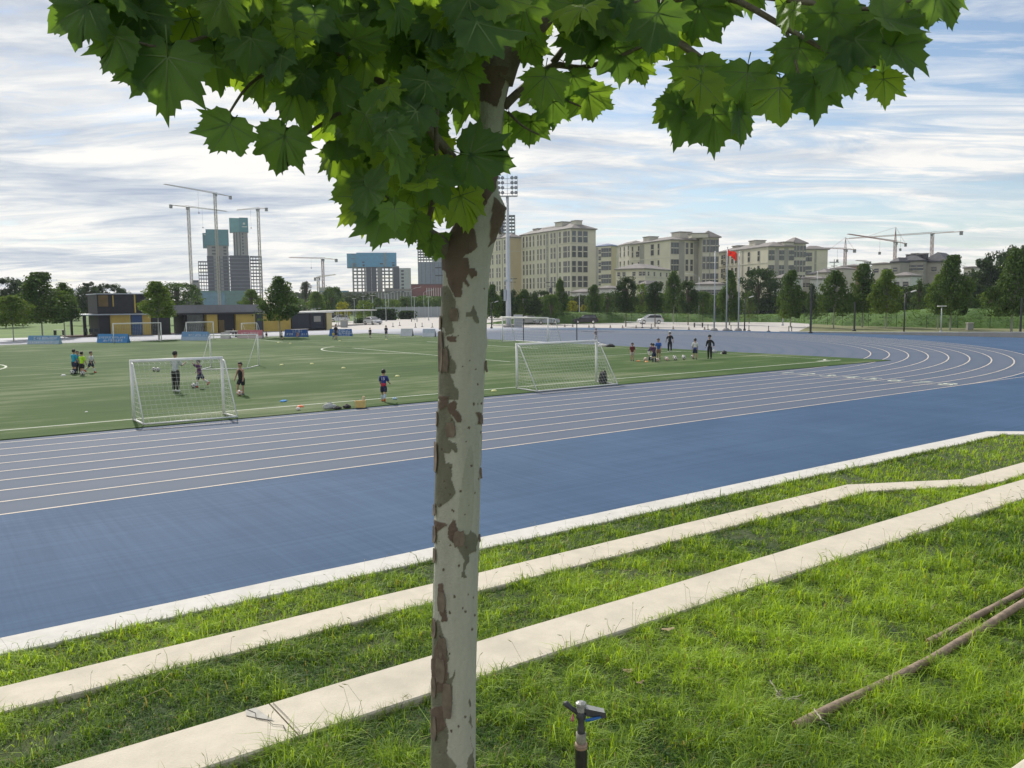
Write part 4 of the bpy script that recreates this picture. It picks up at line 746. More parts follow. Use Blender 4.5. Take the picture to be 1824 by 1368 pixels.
def lump(name, px, py, sx, sy, sz, m, lab, cat, seed=0, strap=None):
    if name != 'backpack': sx, sy, sz = sx*.76, sy*.76, sz*.8
    p = G(px, py, .03); t = thing(name, lab, cat, (p.x, p.y, .03), -YAW+seed*.4); bm = bmesh.new(); bmesh.ops.create_icosphere(bm, subdivisions=3, radius=1)
    for v in bm.verts:
        c = v.co; c.z = max(c.z, -.55); k = 1+.22*noise.noise(c*1.6+Vector((seed, 0, 0)))+.08*noise.noise(c*5+Vector((0, seed, 0))); v.co = Vector((c.x*sx*k, c.y*sy*k, (c.z+.55)*sz*k/1.55))
    for f in bm.faces: f.smooth = True
    me = bpy.data.meshes.new('shell'); bm.to_mesh(me); bm.free(); me.materials.append(m); link('shell', me, t)
    mb = MB(); mb.tube([(-sx*.5, 0, sz*.75), (-sx*.2, 0, sz*1.1), (sx*.2, 0, sz*1.12), (sx*.5, 0, sz*.75)], .012, 5); mb.build('strap', strap or m, t)
    return t
mk, mg, mw_, my, mb_l = mat('bag_black', (.025, .025, .028), .8, .2, 10), mat('bag_grey', (.40, .42, .40), .8, .15, 10), mat('bag_white', (.58, .57, .54), .8, .1, 10), mat('bag_yellow', (.62, .46, .16), .6, .1, 8), mat('cloth_blue_bib', (.03, .22, .55), .8, .1, 8)
lump('sports_bag', 587, 728, .34, .2, .26, mg, 'grey bag with a bottle on it lying on the touchline', 'bag', 1); lump('sports_bag', 601, 728.5, .22, .15, .12, mk, 'dark bag lying against the grey one', 'bag', 2); lump('sports_bag', 618, 726.5, .26, .17, .16, mk, 'black bag left of the yellow bucket', 'bag', 3)
lump('training_bib', 505, 715, .32, .18, .07, mb_l, 'blue bib dropped on the turf left of the touchline bags', 'bib', 4); lump('drink_bottle', 531, 730.5, .2, .1, .14, mw_, 'pale bottle and towel by the orange disc', 'bottle', 5); lump('training_bib', 703, 711.5, .16, .1, .1, mat('cloth_pale_blue', (.3, .45, .6), .8, .1, 8), 'pale blue bib beside the shoe of the boy with number fifteen', 'bib', 6)
lump('sports_bag', 1073, 617.5, .5, .3, .3, mw_, 'white bag behind the right goal', 'bag', 7); lump('sports_bag', 1087.5, 618, .5, .3, .3, mk, 'black holdall behind the right goal', 'bag', 8); lump('backpack', 1074, 683, .22, .18, .62, mk, 'black backpack standing inside the right goal', 'backpack', 9)
lump('sports_bag', 1272, 628.5, .42, .25, .3, mg, 'pale grey bag behind the coach with folded arms', 'bag', 10); lump('sports_bag', 1290, 630.5, .32, .25, .32, mk, 'black bag at the far right of the goal line', 'bag', 11); lump('sports_bag', 1286, 630.5, .18, .15, .14, mw_, 'little white bag leaning on the black one', 'bag', 12)
def bucket():
    p = G(642, 725.5, .03); t = thing('equipment_crate', 'pale yellow plastic crate standing on the touchline', 'crate', (p.x, p.y, .03), -YAW+.15); w, d, h = .19, .14, .24
    mb = MB(); mb.box(-w, -d, 0, w, d, .012); [mb.box(*q) for q in ((-w, -d, .012, w, -d+.012, h), (-w, d-.012, .012, w, d, h), (-w, -d+.012, .012, -w+.012, d-.012, h), (w-.012, -d+.012, .012, w, d-.012, h))]; mb.build('tub', my, t)
    mb = MB(); mb.box(-w-.012, -d-.012, h-.02, w+.012, -d-.002, h+.008); mb.box(-w-.012, d+.002, h-.02, w+.012, d+.012, h+.008); mb.build('rim', my, t); MB().tube([(.12, 0, .2), (.13, 0, .42)], .05, 8).build('bottle', mat('bottle_cream', (.6, .5, .3), .5, .1, 9), t)
bucket()
# ================================================================== PEOPLE
SKIN_COLL = []
def skinned(name, chains, m, parent=None, sub=1, **kw):
    """chains: list of lists of (point, radius); the first point of the first chain is the root; chains may branch from a shared point"""
    V_, E_, Rr, idx = [], [], [], {}
    roots = []
    for ch in chains:
        prev = None
        for p, r in ch:
            key = tuple(round(c, 4) for c in p)
            if key not in idx:
                idx[key] = len(V_); V_.append(p); Rr.append(r)
                if prev is None: roots.append(idx[key])
            i = idx[key]
            if prev is not None and prev != i: E_.append((prev, i))
            prev = i
    me = bpy.data.meshes.new(name); me.from_pydata(V_, E_, []); o = bpy.data.objects.new('tmp', me); C.objects.link(o)
    md = o.modifiers.new('s', 'SKIN'); md.use_smooth_shade = True; sv = me.skin_vertices[0].data
    for i, r in enumerate(Rr): sv[i].radius = (r, r) if not isinstance(r, tuple) else r
    for i in roots: sv[i].use_root = True
    if sub: s = o.modifiers.new('u', 'SUBSURF'); s.levels = sub; s.render_levels = sub
    bpy.context.view_layer.update(); dg = bpy.context.evaluated_depsgraph_get(); r_ = bpy.data.meshes.new_from_object(o.evaluated_get(dg)); bpy.data.objects.remove(o)
    r_.name = name; r_.materials.clear(); r_.materials.append(m); r_.polygons.foreach_set('use_smooth', [True]*len(r_.polygons))
    return link(name, r_, parent, **kw)
def person(px, py, pytop, face, label, shirt, lower, legs=((8, 10), (-8, 10)), arms=((5, 10, 15), (5, 10, 15)), lean=4, sock=None, shoe=(.05, .05, .05), long=False, child=True, cap=None, number=None, sleeve=True, z=.03, group=None, shirt2=None, gloves=False):
    """face: heading in degrees, 0 = away from the viewer, 90 = to the right of the picture; legs (hip pitch, knee bend); arms (shoulder pitch, spread, elbow bend)"""
    p = G(px, py, z); top = G(px, py, z); d = (Vector((p.x, p.y, 0))-Vector((CAM[0], CAM[1], 0))).length; pt = V(px, pytop, d); H = max(.9, pt.z-z)
    bend = math.cos(math.radians(lean)) if lean > 20 else 1; H /= (.55+.45*bend) if lean > 20 else 1
    t = thing('person', label, 'person', (p.x, p.y, z), -(YAW+math.radians(face)), group)
    hs = .078 if child else .066; g = 1.2 if child else 1.06; rad = math.radians
    hipz = (.50 if child else .52)*H
    drop = 0
    def leg(sx, pit, knee):
        hp = Vector((sx*.055*H, 0, 0)); a_ = rad(pit); th, sh = .245*H if child else .25*H, .215*H if child else .225*H
        kn = hp+Vector((sx*.008*H, math.sin(a_)*th, -math.cos(a_)*th)); b_ = rad(pit-knee); an = kn+Vector((sx*.004*H, math.sin(b_)*sh, -math.cos(b_)*sh)); return hp, kn, an, b_
    LG = [leg(sx, *q) for sx, q in zip((-1, 1), legs)]; low = min(q[2].z for q in LG); hz_ = -low+.042*H
    O = Vector((0, 0, hz_)); LG = [(a_+O, b_+O, c_+O, e_) for a_, b_, c_, e_ in LG]
    ln = rad(lean); ux_ = Vector((0, math.sin(ln), math.cos(ln))); fy = Vector((0, math.cos(ln), -math.sin(ln)))
    pel = O+ux_*.02*H; wst = O+ux_*.115*H; cst = O+ux_*.225*H; shd = O+ux_*.285*H; nk = O+ux_*.32*H
    hl = ln*.6; hu = Vector((0, math.sin(hl), math.cos(hl))); hd = nk+hu*.055*H; hd2 = nk+hu*.115*H; hd3 = nk+hu*(.165 if child else .145)*H
    AR = []
    for sx, (sp_, ab, el) in zip((-1, 1), arms):
        s0 = shd+Vector((sx*.095*H, 0, 0))-ux_*.012*H; a_ = rad(sp_)+ln; ua, fa = .165*H, .145*H; b_ = rad(ab)
        e_ = s0+Vector((sx*math.sin(b_)*ua, math.sin(a_)*ua*math.cos(b_), -math.cos(a_)*ua*math.cos(b_))); c_ = a_+rad(el); b2 = b_*.5
        w_ = e_+Vector((sx*math.sin(b2)*fa, math.sin(c_)*fa*math.cos(b2), -math.cos(c_)*fa*math.cos(b2))); hnd = w_+(w_-e_).normalized()*.055*H; AR.append((s0, e_, w_, hnd))
    r = lambda q: q*H*g
    ch = [[(pel, r(.062)), (wst, r(.052)), (cst, r(.062)), (shd, r(.05)), (nk, r(.024)), (hd, r(.042)), (hd2, hs*H*1.04), (hd3, hs*H*.7)]]
    for s0, e_, w_, hnd in AR:
        dv = (hnd-w_); sd_ = Vector((0, 1, 0)) if abs(dv.normalized().y) < .8 else Vector((0, 0, 1)); q = dv.cross(Vector((1, 0, 0))).normalized()*.012*H
        ch.append([(shd, r(.05)), (s0, r(.030)), (e_, r(.022)), (w_, r(.015)), (w_+dv*.55, r(.016))])
        for fk in (-1.2, -.4, .4, 1.1): ch.append([(w_+dv*.55, r(.016)), (w_+dv*(1.15+.1*(1-abs(fk)))+q*fk, r(.005))])
        ch.append([(w_, r(.015)), (w_+dv*.55+q*1.9, r(.006))])
    for hp, kn, an, b_ in LG: ch.append([(pel, r(.062)), (hp-Vector((0, 0, .02*H)), r(.043)), (kn, r(.029)), (kn.lerp(an, .4), r(.030)), (an, r(.018))])
    skinned('body', ch, M['skin'], t)
    # head details: hair cap, ears, nose, eyes
    f = Vector((0, math.cos(hl), -math.sin(hl))); hc = nk+hu*.115*H; R_ = hs*H
    bm = bmesh.new(); bmesh.ops.create_icosphere(bm, subdivisions=3, radius=1)
    for v in bm.verts:
        c = v.co.copy(); cut = c.y > .30 and c.z < .42; q = 1.0 if not cut else .66; low_ = c.z < -.35; q = .84 if low_ else q; k = q*(1+.07*noise.noise(c*4+Vector((px, 0, 0))))
        v.co = Vector((c.x*R_*.93*k, c.y*R_*1.06*k, c.z*R_*1.12*k))
    for fc in bm.faces: fc.smooth = True
    me = bpy.data.meshes.new('hair'); bm.transform(Matrix.Translation(hc+hu*.012*H-f*.006*H)@Matrix.Rotation(-hl, 4, 'X')); bm.to_mesh(me); bm.free(); me.materials.append(M['hair']); link('hair', me, t)
    for sx in (-1, 1): MB().lathe([(.004*H, -.008*H), (.009*H, 0), (.004*H, .008*H)], 6, hc+Vector((sx*R_*.98, 0, -.01*H))).build('ear', M['skin'], t, smooth=True)
    MB().tube([hc+f*R_*.9+hu*(.0), hc+f*R_*1.2-hu*.012*H, hc+f*R_*.9-hu*.02*H], [.004*H, .007*H, .004*H], 5).build('nose', M['skin'], t)
    for sx in (-1, 1): MB().lathe([(.002*H, -.004*H), (.005*H, 0), (.002*H, .004*H)], 5, hc+f*R_*.98+Vector((sx*.024*H, 0, .004*H))).build('eye', M['black'], t)
    if cap: MB().lathe([(R_*1.1, -.005*H), (R_*1.08, .03*H), (R_*.8, .062*H), (R_*.3, .075*H)], 14, hc+hu*.02*H).build('cap', cloth('cap%.2f' % cap[0], cap), t, smooth=True)
    ms = cloth('%.2f%.2f%.2f' % shirt, shirt); ml = cloth('%.2f%.2f%.2f' % lower, lower)
    e = .010
    sc = [[(O-ux_*.035*H, r(.078)), (O+ux_*.04*H, r(.078)), (wst, r(.074)), (cst, r(.080)), (shd-ux_*.005*H, r(.062)), (nk-ux_*.01*H, r(.034))]]
    if sleeve:
        for s0, e_, w_, hnd in AR:
            q = [(shd-ux_*.005*H, r(.062)), (s0, r(.048)), (s0.lerp(e_, .98), r(.042))]
            if long: q += [(e_+(w_-e_)*.1, r(.036)), (w_, r(.027))]
            sc.append(q)
    skinned('shirt', sc, ms, t)
    if shirt2: skinned('shirt_hem', [[(O-ux_*.04*H, r(.082)), (O+ux_*.04*H, r(.082)), (O+ux_*.13*H, r(.078))]], cloth('hem%.2f%.2f' % shirt2[:2], shirt2), t)
    sh = [[(pel+ux_*.04*H, r(.072)), (O-Vector((0, 0, .01*H)), r(.072))]]
    for hp, kn, an, b_ in LG:
        q = [(O-Vector((0, 0, .01*H)), r(.072)), (hp-Vector((0, 0, .04*H)), r(.061)), (hp.lerp(kn, .92), r(.052))]
        sh.append(q+([(kn.lerp(an, .1), r(.046)), (an, r(.036))] if PANTS else []))
    skinned('trousers' if PANTS else 'shorts', sh, ml, t)
    for hp, kn, an, b_ in LG:
        if sock: skinned('sock', [[(kn.lerp(an, .1), r(.036)), (kn.lerp(an, .45), r(.040)), (an, r(.028))]], cloth('sock%.2f' % sock[0], sock), t)
        a_ = max(-.9, min(.5, b_)) if b_ < -.35 else 0; fd = Vector((0, math.cos(a_), math.sin(a_))); skinned('shoe', [[(an-fd*.04*H-Vector((0, 0, .012*H)), r(.027)), (an+fd*.035*H-Vector((0, 0, .018*H)), r(.029)), (an+fd*.10*H-Vector((0, 0, .022*H)), r(.021))]], cloth('shoe%.2f%.2f' % shoe[:2], shoe), t)
    if number:
        cu = bpy.data.curves.new('n', 'FONT'); cu.body = number; cu.size = .13*H; cu.extrude = .004; cu.align_x = 'CENTER'; cu.align_y = 'CENTER'; to = bpy.data.objects.new('tmp', cu); C.objects.link(to); bpy.context.view_layer.update()
        me = bpy.data.meshes.new_from_object(to.evaluated_get(bpy.context.evaluated_depsgraph_get())); bpy.data.objects.remove(to); me.materials.clear(); me.materials.append(mat('print_white', (.7, .7, .7), .7, .03, 5)); q = cst-fy*(r(.072)*1.02+.004); link('number', me, t, loc=q, rot=(math.pi/2-ln, 0, 0))
    return t
PANTS = False
def lower_long(a_, b_): return PANTS
def P_(pants=False, **k):
    global PANTS
    PANTS = pants; return person(k.pop('px'), k.pop('py'), k.pop('top'), k.pop('face'), k.pop('label'), k.pop('shirt'), k.pop('lower'), **k)
kids = 'children and coaches training on the pitch'
navy, blk, wht, red, org = (.02, .025, .07), (.02, .02, .022), (.62, .62, .62), (.5, .05, .04), (.65, .16, .05)
P_(px=133, py=666, top=623, face=20, label='boy in a cyan shirt and dark shorts, back turned, ball at his feet', shirt=(.03, .33, .50), lower=navy, sock=navy, legs=((4, 5), (-3, 4)), group=kids)
P_(pants=True, px=140, py=664, top=626, face=160, label='child in dark clothes half hidden behind the boy in cyan', shirt=(.03, .12, .25), lower=blk, legs=((6, 5), (-6, 6)), group=kids)
P_(px=147, py=668, top=627, face=10, label='child in a neon yellow training vest and black shorts', shirt=(.45, .75, .04), lower=blk, legs=((5, 4), (-4, 6)), group=kids)
P_(px=163, py=664, top=626, face=95, label='child in a white and navy shirt walking right in red shoes', shirt=wht, shirt2=(.06, .09, .16), lower=navy, sock=wht, shoe=red, legs=((18, 6), (-24, 30)), group=kids)
P_(pants=True, px=314, py=698, top=627, face=8, label='man in white tee and black trousers seen from behind through near goal', shirt=(.50, .52, .54), lower=blk, shoe=wht, child=False, legs=((3, 3), (-3, 4)), arms=((25, 8, 85), (25, 8, 85)), group=kids)
P_(px=357, py=690, top=641, face=-75, label='boy in purple and red shirt running with an arm raised behind the near goal', shirt=(.09, .03, .10), lower=navy, sock=wht, shoe=red, legs=((14, 8), (-28, 35)), arms=((120, 15, 40), (20, 10, 30)), lean=8, group=kids)
P_(px=431, py=703, top=646, face=200, label='boy in a black vest with an orange print resting a foot on a ball', shirt=(.02, .016, .02), lower=(.015, .015, .022), legs=((4, 4), (28, 38)), arms=((6, 14, 10), (8, 12, 14)), sleeve=False, lean=6, shoe=(.2, .2, .2), group=kids)
P_(px=684, py=715, top=659, face=5, label='boy with number fifteen on his blue shirt running away along the touchline', shirt=(.025, .04, .20), shirt2=(.45, .03, .07), lower=navy, sock=(.42, .52, .60), shoe=org, legs=((10, 10), (-18, 22)), arms=((20, 14, 40), (15, 14, 45)), number='15', group=kids)
P_(px=1126, py=643, top=611, face=180, label='boy in a maroon shirt and pale shorts at the left end of the ball group', shirt=(.14, .03, .04), lower=(.45, .40, .36), legs=((4, 6), (10, 12)), lean=8, group=kids)
P_(px=1156, py=642, top=612, face=70, label='boy in a dark striped shirt and white shorts leaning over the balls', shirt=(.05, .03, .09), lower=wht, sock=blk, legs=((20, 30), (5, 20)), lean=26, group=kids)
P_(px=1165, py=645, top=612, face=-20, label='boy in dark purple kit standing in front of the boy in blue', shirt=(.07, .025, .09), lower=navy, sock=navy, legs=((5, 10), (-5, 5)), lean=15, group=kids)
P_(px=1173, py=640, top=603, face=200, label='taller boy in a bright blue shirt bending towards the balls', shirt=(.04, .12, .42), lower=(.25, .15, .12), legs=((3, 4), (-8, 8)), lean=14, group=kids)
P_(pants=True, px=1193, py=627, top=591, face=10, label='man in black with a pale cap walking away behind the boys', shirt=(.018, .018, .022), lower=(.015, .015, .02), child=False, cap=(.6, .6, .62), shoe=wht, legs=((12, 4), (-12, 14)), arms=((15, 22, 8), (-15, 20, 5)), group=kids)
P_(px=1238, py=640, top=603.5, face=5, label='boy in a white shirt with navy hem, back turned, beside the balls', shirt=wht, shirt2=(.04, .07, .26), lower=navy, legs=((3, 3), (-2, 3)), number='2', group=kids)
P_(pants=True, px=1264, py=639, top=598, face=-150, label='coach all in black at the right of the group with hands on his back', shirt=(.018, .018, .022), lower=(.015, .015, .02), long=True, child=False, cap=(.02, .02, .02), legs=((2, 2), (-2, 2)), arms=((-35, 22, 60), (-35, 18, 60)), group=kids)
P_(pants=True, px=1062, py=609, top=585, face=-40, label='walker in a patterned top, pale trousers and bucket hat on the far track', shirt=(.25, .22, .22), lower=(.5, .48, .45), z=0, child=False, cap=(.25, .22, .2), legs=((14, 4), (-14, 12)), arms=((10, 10, 70), (10, 10, 70)))
P_(px=599, py=604.5, top=578, face=200, label='man in a dark top standing in front of the blue banner', shirt=(.02, .02, .025), lower=(.03, .04, .10), child=False, legs=((4, 4), (-4, 4)), group='people at the far touchline')
P_(px=502, py=606, top=589, face=-60, label='small child in a white shirt at the far touchline', shirt=(.5, .5, .5), lower=navy, group='people at the far touchline')
P_(px=659.5, py=601.5, top=584, face=180, label='left one of two small children in dark kit on the far turf', shirt=(.10, .08, .08), lower=navy, sock=wht, group='people at the far touchline')
P_(px=688, py=600.5, top=580, face=170, label='right one of two small children in dark kit on the far turf', shirt=(.06, .06, .09), lower=navy, sock=wht, group='people at the far touchline')
P_(px=531, py=601.5, top=590, face=190, label='child in a yellow and red top sitting before the left blue banner', shirt=(.5, .25, .06), lower=red, legs=((80, 90), (80, 90)), lean=5, group='people at the far touchline')
P_(px=475, py=601, top=588, face=170, label='person in black crouching beside the pink banner', shirt=blk, lower=blk, legs=((85, 120), (85, 120)), lean=30, group='people at the far touchline')
P_(px=594, py=605, top=592, face=150, label='child in a yellow bib beside the man in the dark top', shirt=(.6, .45, .05), lower=(.15, .2, .4), group='people at the far touchline')
P_(pants=True, px=416, py=599, top=582, face=180, label='person in grey seated at the low table by the building', shirt=(.16, .16, .19), lower=blk, z=-.02, child=False, legs=((80, 90), (80, 90)), group='people at the far touchline')
# ================================================================== BANNERS
def glyphs(mb, x0, z0, n, s, seed, y=0.0):
    r = random.Random(seed)
    for i in range(n):
        x = x0+i*s*1.15
        for _ in range(3): z = z0+r.choice((.1, .5, .9))*s; mb.box(x+.05*s, y, z-.05*s, x+.95*s, y+.004, z+.05*s)
        for _ in range(2): q = x+r.choice((.15, .5, .85))*s; mb.box(q-.05*s, y+.001, z0+.0*s, q+.05*s, y+.005, z0+s)
def banner(px0, px1, py, pyt, cols, label, rows, tilt=.35, white=(.6, .62, .64), dark_end=False):
    a_, b_ = G(px0, py), G(px1, py); d = (Vector((a_.x, a_.y, 0))-Vector((CAM[0], CAM[1], 0))).length; h = V(px0, pyt, d).z; L_ = (b_-a_).length; ang = math.atan2(b_.y-a_.y, b_.x-a_.x); t = thing('a_frame_banner', label, 'banner', (a_.x, a_.y, .0), ang, 'advertising banners along the far touchline')
    T = tilt
    for k, (z0, z1, c) in enumerate(cols):
        q = lambda z: T*(z)*.9
        mb = MB(); mb.add([(0, q(z0)*h, z0*h), (L_, q(z0)*h, z0*h), (L_, q(z1)*h, z1*h), (0, q(z1)*h, z1*h), (0, q(z0)*h+.02, z0*h), (L_, q(z0)*h+.02, z0*h), (L_, q(z1)*h+.02, z1*h), (0, q(z1)*h+.02, z1*h)], [(0, 1, 2, 3), (7, 6, 5, 4), (0, 3, 7, 4), (1, 5, 6, 2), (3, 2, 6, 7), (0, 4, 5, 1)]); mb.build('sheet', mat('print%.2f%.2f%.2f' % c, c, .55, .08, 1.2), t)
    mb = MB(); mb.add([(0, T*.9*h+.03, h), (L_, T*.9*h+.03, h), (L_, T*1.9*h, 0), (0, T*1.9*h, 0)], [(0, 1, 2, 3)]); mb.build('back_sheet', M['dark'], t)
    mb = MB(); mb.add([(L_, 0.03, 0), (L_, T*1.88*h, 0), (L_, T*.92*h, h*.98)], [(0, 1, 2)]); mb.add([(0, 0.03, 0), (0, T*1.88*h, 0), (0, T*.92*h, h*.98)], [(2, 1, 0)]); mb.build('end_gusset', M['dark'] if dark_end else mat('print%.2f%.2f%.2f' % cols[0][2], cols[0][2]), t)
    mb = MB()
    for (xf, zf, n, s, seed) in rows:
        tmp = MB(); glyphs(tmp, xf*L_, zf*h, n, s, seed); mb.add([(x, y-.008+T*.9*z, z) for x, y, z in tmp.v], tmp.f)
    mb.build('lettering', mat('banner_ink', (.66, .69, .72) if not dark_end else (.15, .2, .35), .6, .05, 2), t)
bb, lb = (.02, .16, .42), (.22, .36, .50)
banner(48, 104, 613.5, 598, [(0, .45, (.30, .42, .52)), (.45, 1, (.10, .25, .44))], 'faded blue banner at the far left end of the touchline', [(.18, .55, 9, .28, 1), (.08, .1, 12, .2, 2)])
banner(172, 226, 611, 595, [(0, 1, (.03, .20, .47))], 'bright blue banner with two rows of white lettering before the wide goal', [(.05, .5, 14, .2, 3), (.2, .15, 8, .26, 4)])
banner(322, 370, 607, 591, [(0, .45, (.28, .38, .50)), (.45, 1, (.12, .26, .46))], 'faded blue banner behind the narrow goal', [(.25, .5, 9, .24, 5)])
banner(392, 408, 604, 592, [(0, 1, (.5, .48, .47))], 'small white banner left of the pink one', [(.1, .5, 4, .25, 6)])
banner(422, 466, 603, 588, [(0, .35, (.5, .42, .42)), (.35, 1, (.46, .14, .17))], 'pink and white banner among the seated people', [(.15, .5, 8, .25, 7)])
banner(506, 546, 600.5, 587, [(0, 1, (.02, .10, .34))], 'royal blue banner with a child sitting in front', [(.35, .62, 4, .3, 8), (.1, .25, 3, .25, 9), (.75, .25, 3, .25, 10)])
banner(586, 625, 599, 586, [(0, 1, (.02, .12, .36))], 'royal blue banner behind the standing man', [(.4, .62, 5, .28, 11), (.35, .35, 7, .25, 12), (.45, .1, 5, .25, 13)])
banner(713, 734, 599, 585.5, [(0, 1, (.50, .53, .58))], 'white wedge-shaped banner, left of the pair by the tree trunk', [(.2, .6, 4, .22, 14)], dark_end=True)
banner(752, 774, 600, 586, [(0, .5, (.50, .54, .60)), (.5, 1, (.38, .45, .56))], 'white wedge-shaped banner half hidden by the tree trunk', [(.2, .55, 5, .24, 15)], dark_end=True)
# ================================================================== TREES BEYOND THE PITCH
def crown_mesh(name, seed, shape, m, n=2600, leaf=.05):
    """unit-height crown (z 0..1, half width ~.5): leaf-sized faces gathered in clumps"""
    r = np.random.default_rng(seed); cl = []
    nc = 60
    for i in range(nc):
        z = r.uniform(.04, .98)
        if shape == 'ovate': rad = .50*np.sin(np.pi*min(1, (z*.92+.06))**.75)**.8*(1-.35*z)
        elif shape == 'round': rad = .48*np.sqrt(max(.02, 1-((z-.5)/.52)**2))
        elif shape == 'column': rad = .36*np.sin(np.pi*(z*.9+.05))**.5
        else: rad = .44*(1-z)**.85+.02
        a_ = r.uniform(0, 6.28); rad = rad*r.uniform(.72, 1.22); q = rad*r.uniform(.25, 1)**.5; cl.append((math.cos(a_)*q, math.sin(a_)*q, z, r.uniform(.06, .20)*(1.25-.5*z)))
    cl.append((0, 0, .93, .07)); cl = np.array(cl); k = r.integers(0, len(cl), n); u = r.normal(size=(n, 3)); u /= np.linalg.norm(u, axis=1)[:, None]; rr = r.uniform(.45, 1.08, n)**.6*np.where(r.uniform(0, 1, n) < .16, r.uniform(1.05, 1.55, n), 1)
    P = cl[k, :3]+u*(cl[k, 3]*rr)[:, None]*np.array([1, 1, .8]); P[:, 2] = np.clip(P[:, 2], .0, 1.04)
    nrm = u*.7+r.normal(size=(n, 3))*.6+np.array([0, 0, .35]); nrm /= np.linalg.norm(nrm, axis=1)[:, None]; t1 = np.cross(nrm, r.normal(size=(n, 3))); t1 /= np.linalg.norm(t1, axis=1)[:, None]; t2 = np.cross(nrm, t1); s = (leaf*r.uniform(.5, 1.2, n))[:, None]
    v = np.stack([P-t1*s*.5, P+t2*s*.42+nrm*s*.08, P+t1*s*.6, P-t2*s*.42+nrm*s*.08], 1).reshape(-1, 3); f = np.arange(n*4).reshape(-1, 4)
    c = np.repeat(r.uniform(.75, 1.3, n), 4)[:, None]*np.array([1, 1, 1]); return np_mesh(name, v, f, m, c)
def fol(name, col, col2): return mat('foliage_'+name, col, .65, .3, 1.2, attr='tint', trans=.35, col2=col2, spec=.2)
F = dict(mid=fol('mid', (.038, .080, .024), (.10, .165, .036)), dark=fol('dark', (.022, .048, .022), (.055, .095, .032)), light=fol('light', (.07, .13, .026), (.17, .25, .04)), yellow=fol('yellow', (.20, .22, .02), (.34, .34, .03)), far=fol('far', (.035, .058, .035), (.06, .085, .045)), conif=fol('conifer', (.06, .10, .035), (.10, .15, .05)))
CM = {}
for key, shape, fk, n, lf in (('plane', 'ovate', 'mid', 9500, .046), ('planel', 'ovate', 'light', 8500, .048), ('dark', 'round', 'dark', 8500, .045), ('col', 'column', 'dark', 9000, .04), ('bush', 'round', 'light', 2600, .06), ('yel', 'round', 'yellow', 1500, .08), ('mid', 'round', 'mid', 4800, .05), ('far', 'round', 'far', 3000, .055), ('con', 'cone', 'conif', 2200, .05), ('dcon', 'cone', 'dark', 3000, .05)):
    CM[key] = [crown_mesh('crown', 100+hash_i*7+len(key)*3+ord(key[0]), shape, F[fk], n, lf) for hash_i in range(3)]
def trunk_mesh():
    mb = MB(); mb.tube([(0, 0, 0), (.01, 0, .3), (-.01, .01, .7), (0, 0, 1.0)], [1, .72, .62, .5], 7)
    for i in range(7):
        a_ = i*2.4; z = .78+.03*i; mb.tube([(0, 0, z), (math.cos(a_)*1.8, math.sin(a_)*1.8, z+.10), (math.cos(a_)*4.5, math.sin(a_)*4.5, z+.28)], [.38, .26, .1], 4)
    return mb.mesh('trunk', M['bark'], True)
TM = trunk_mesh(); pale_bark = mat('pale_bark', (.30, .31, .26), .85, .2, 3); TMp = TM.copy(); TMp.materials.clear(); TMp.materials.append(pale_bark)
tcount = 0
def tree(px, D, pyt, wpx, pyc, kind, label, group='trees beyond the pitch', pale=False, z0=0.0):
    """px centre, D metres away, pyt crown top, wpx crown width, pyc crown bottom (all sighted)"""
    global tcount
    p = B(px, D, z0); top = V(px, pyt, D).z-z0; cb = max(.15, V(px, pyc, D).z-z0) if pyc else top*.2; w = wpx*D/FP*(1.18 if px < 1000 else 1.08); t = thing('tree', label, 'tree', p, random.uniform(0, 6.28), group)
    tr = max(.05, top*.014); L_ = cb+(top-cb)*.45
    link('trunk', TMp if pale else TM, t, scale=(tr, tr, L_)); link('crown', CM[kind][tcount % 3], t, loc=(0, 0, cb), rot=(0, 0, tcount*1.7), scale=(w*.98, w*.98, (top-cb)/1.02)); tcount += 1
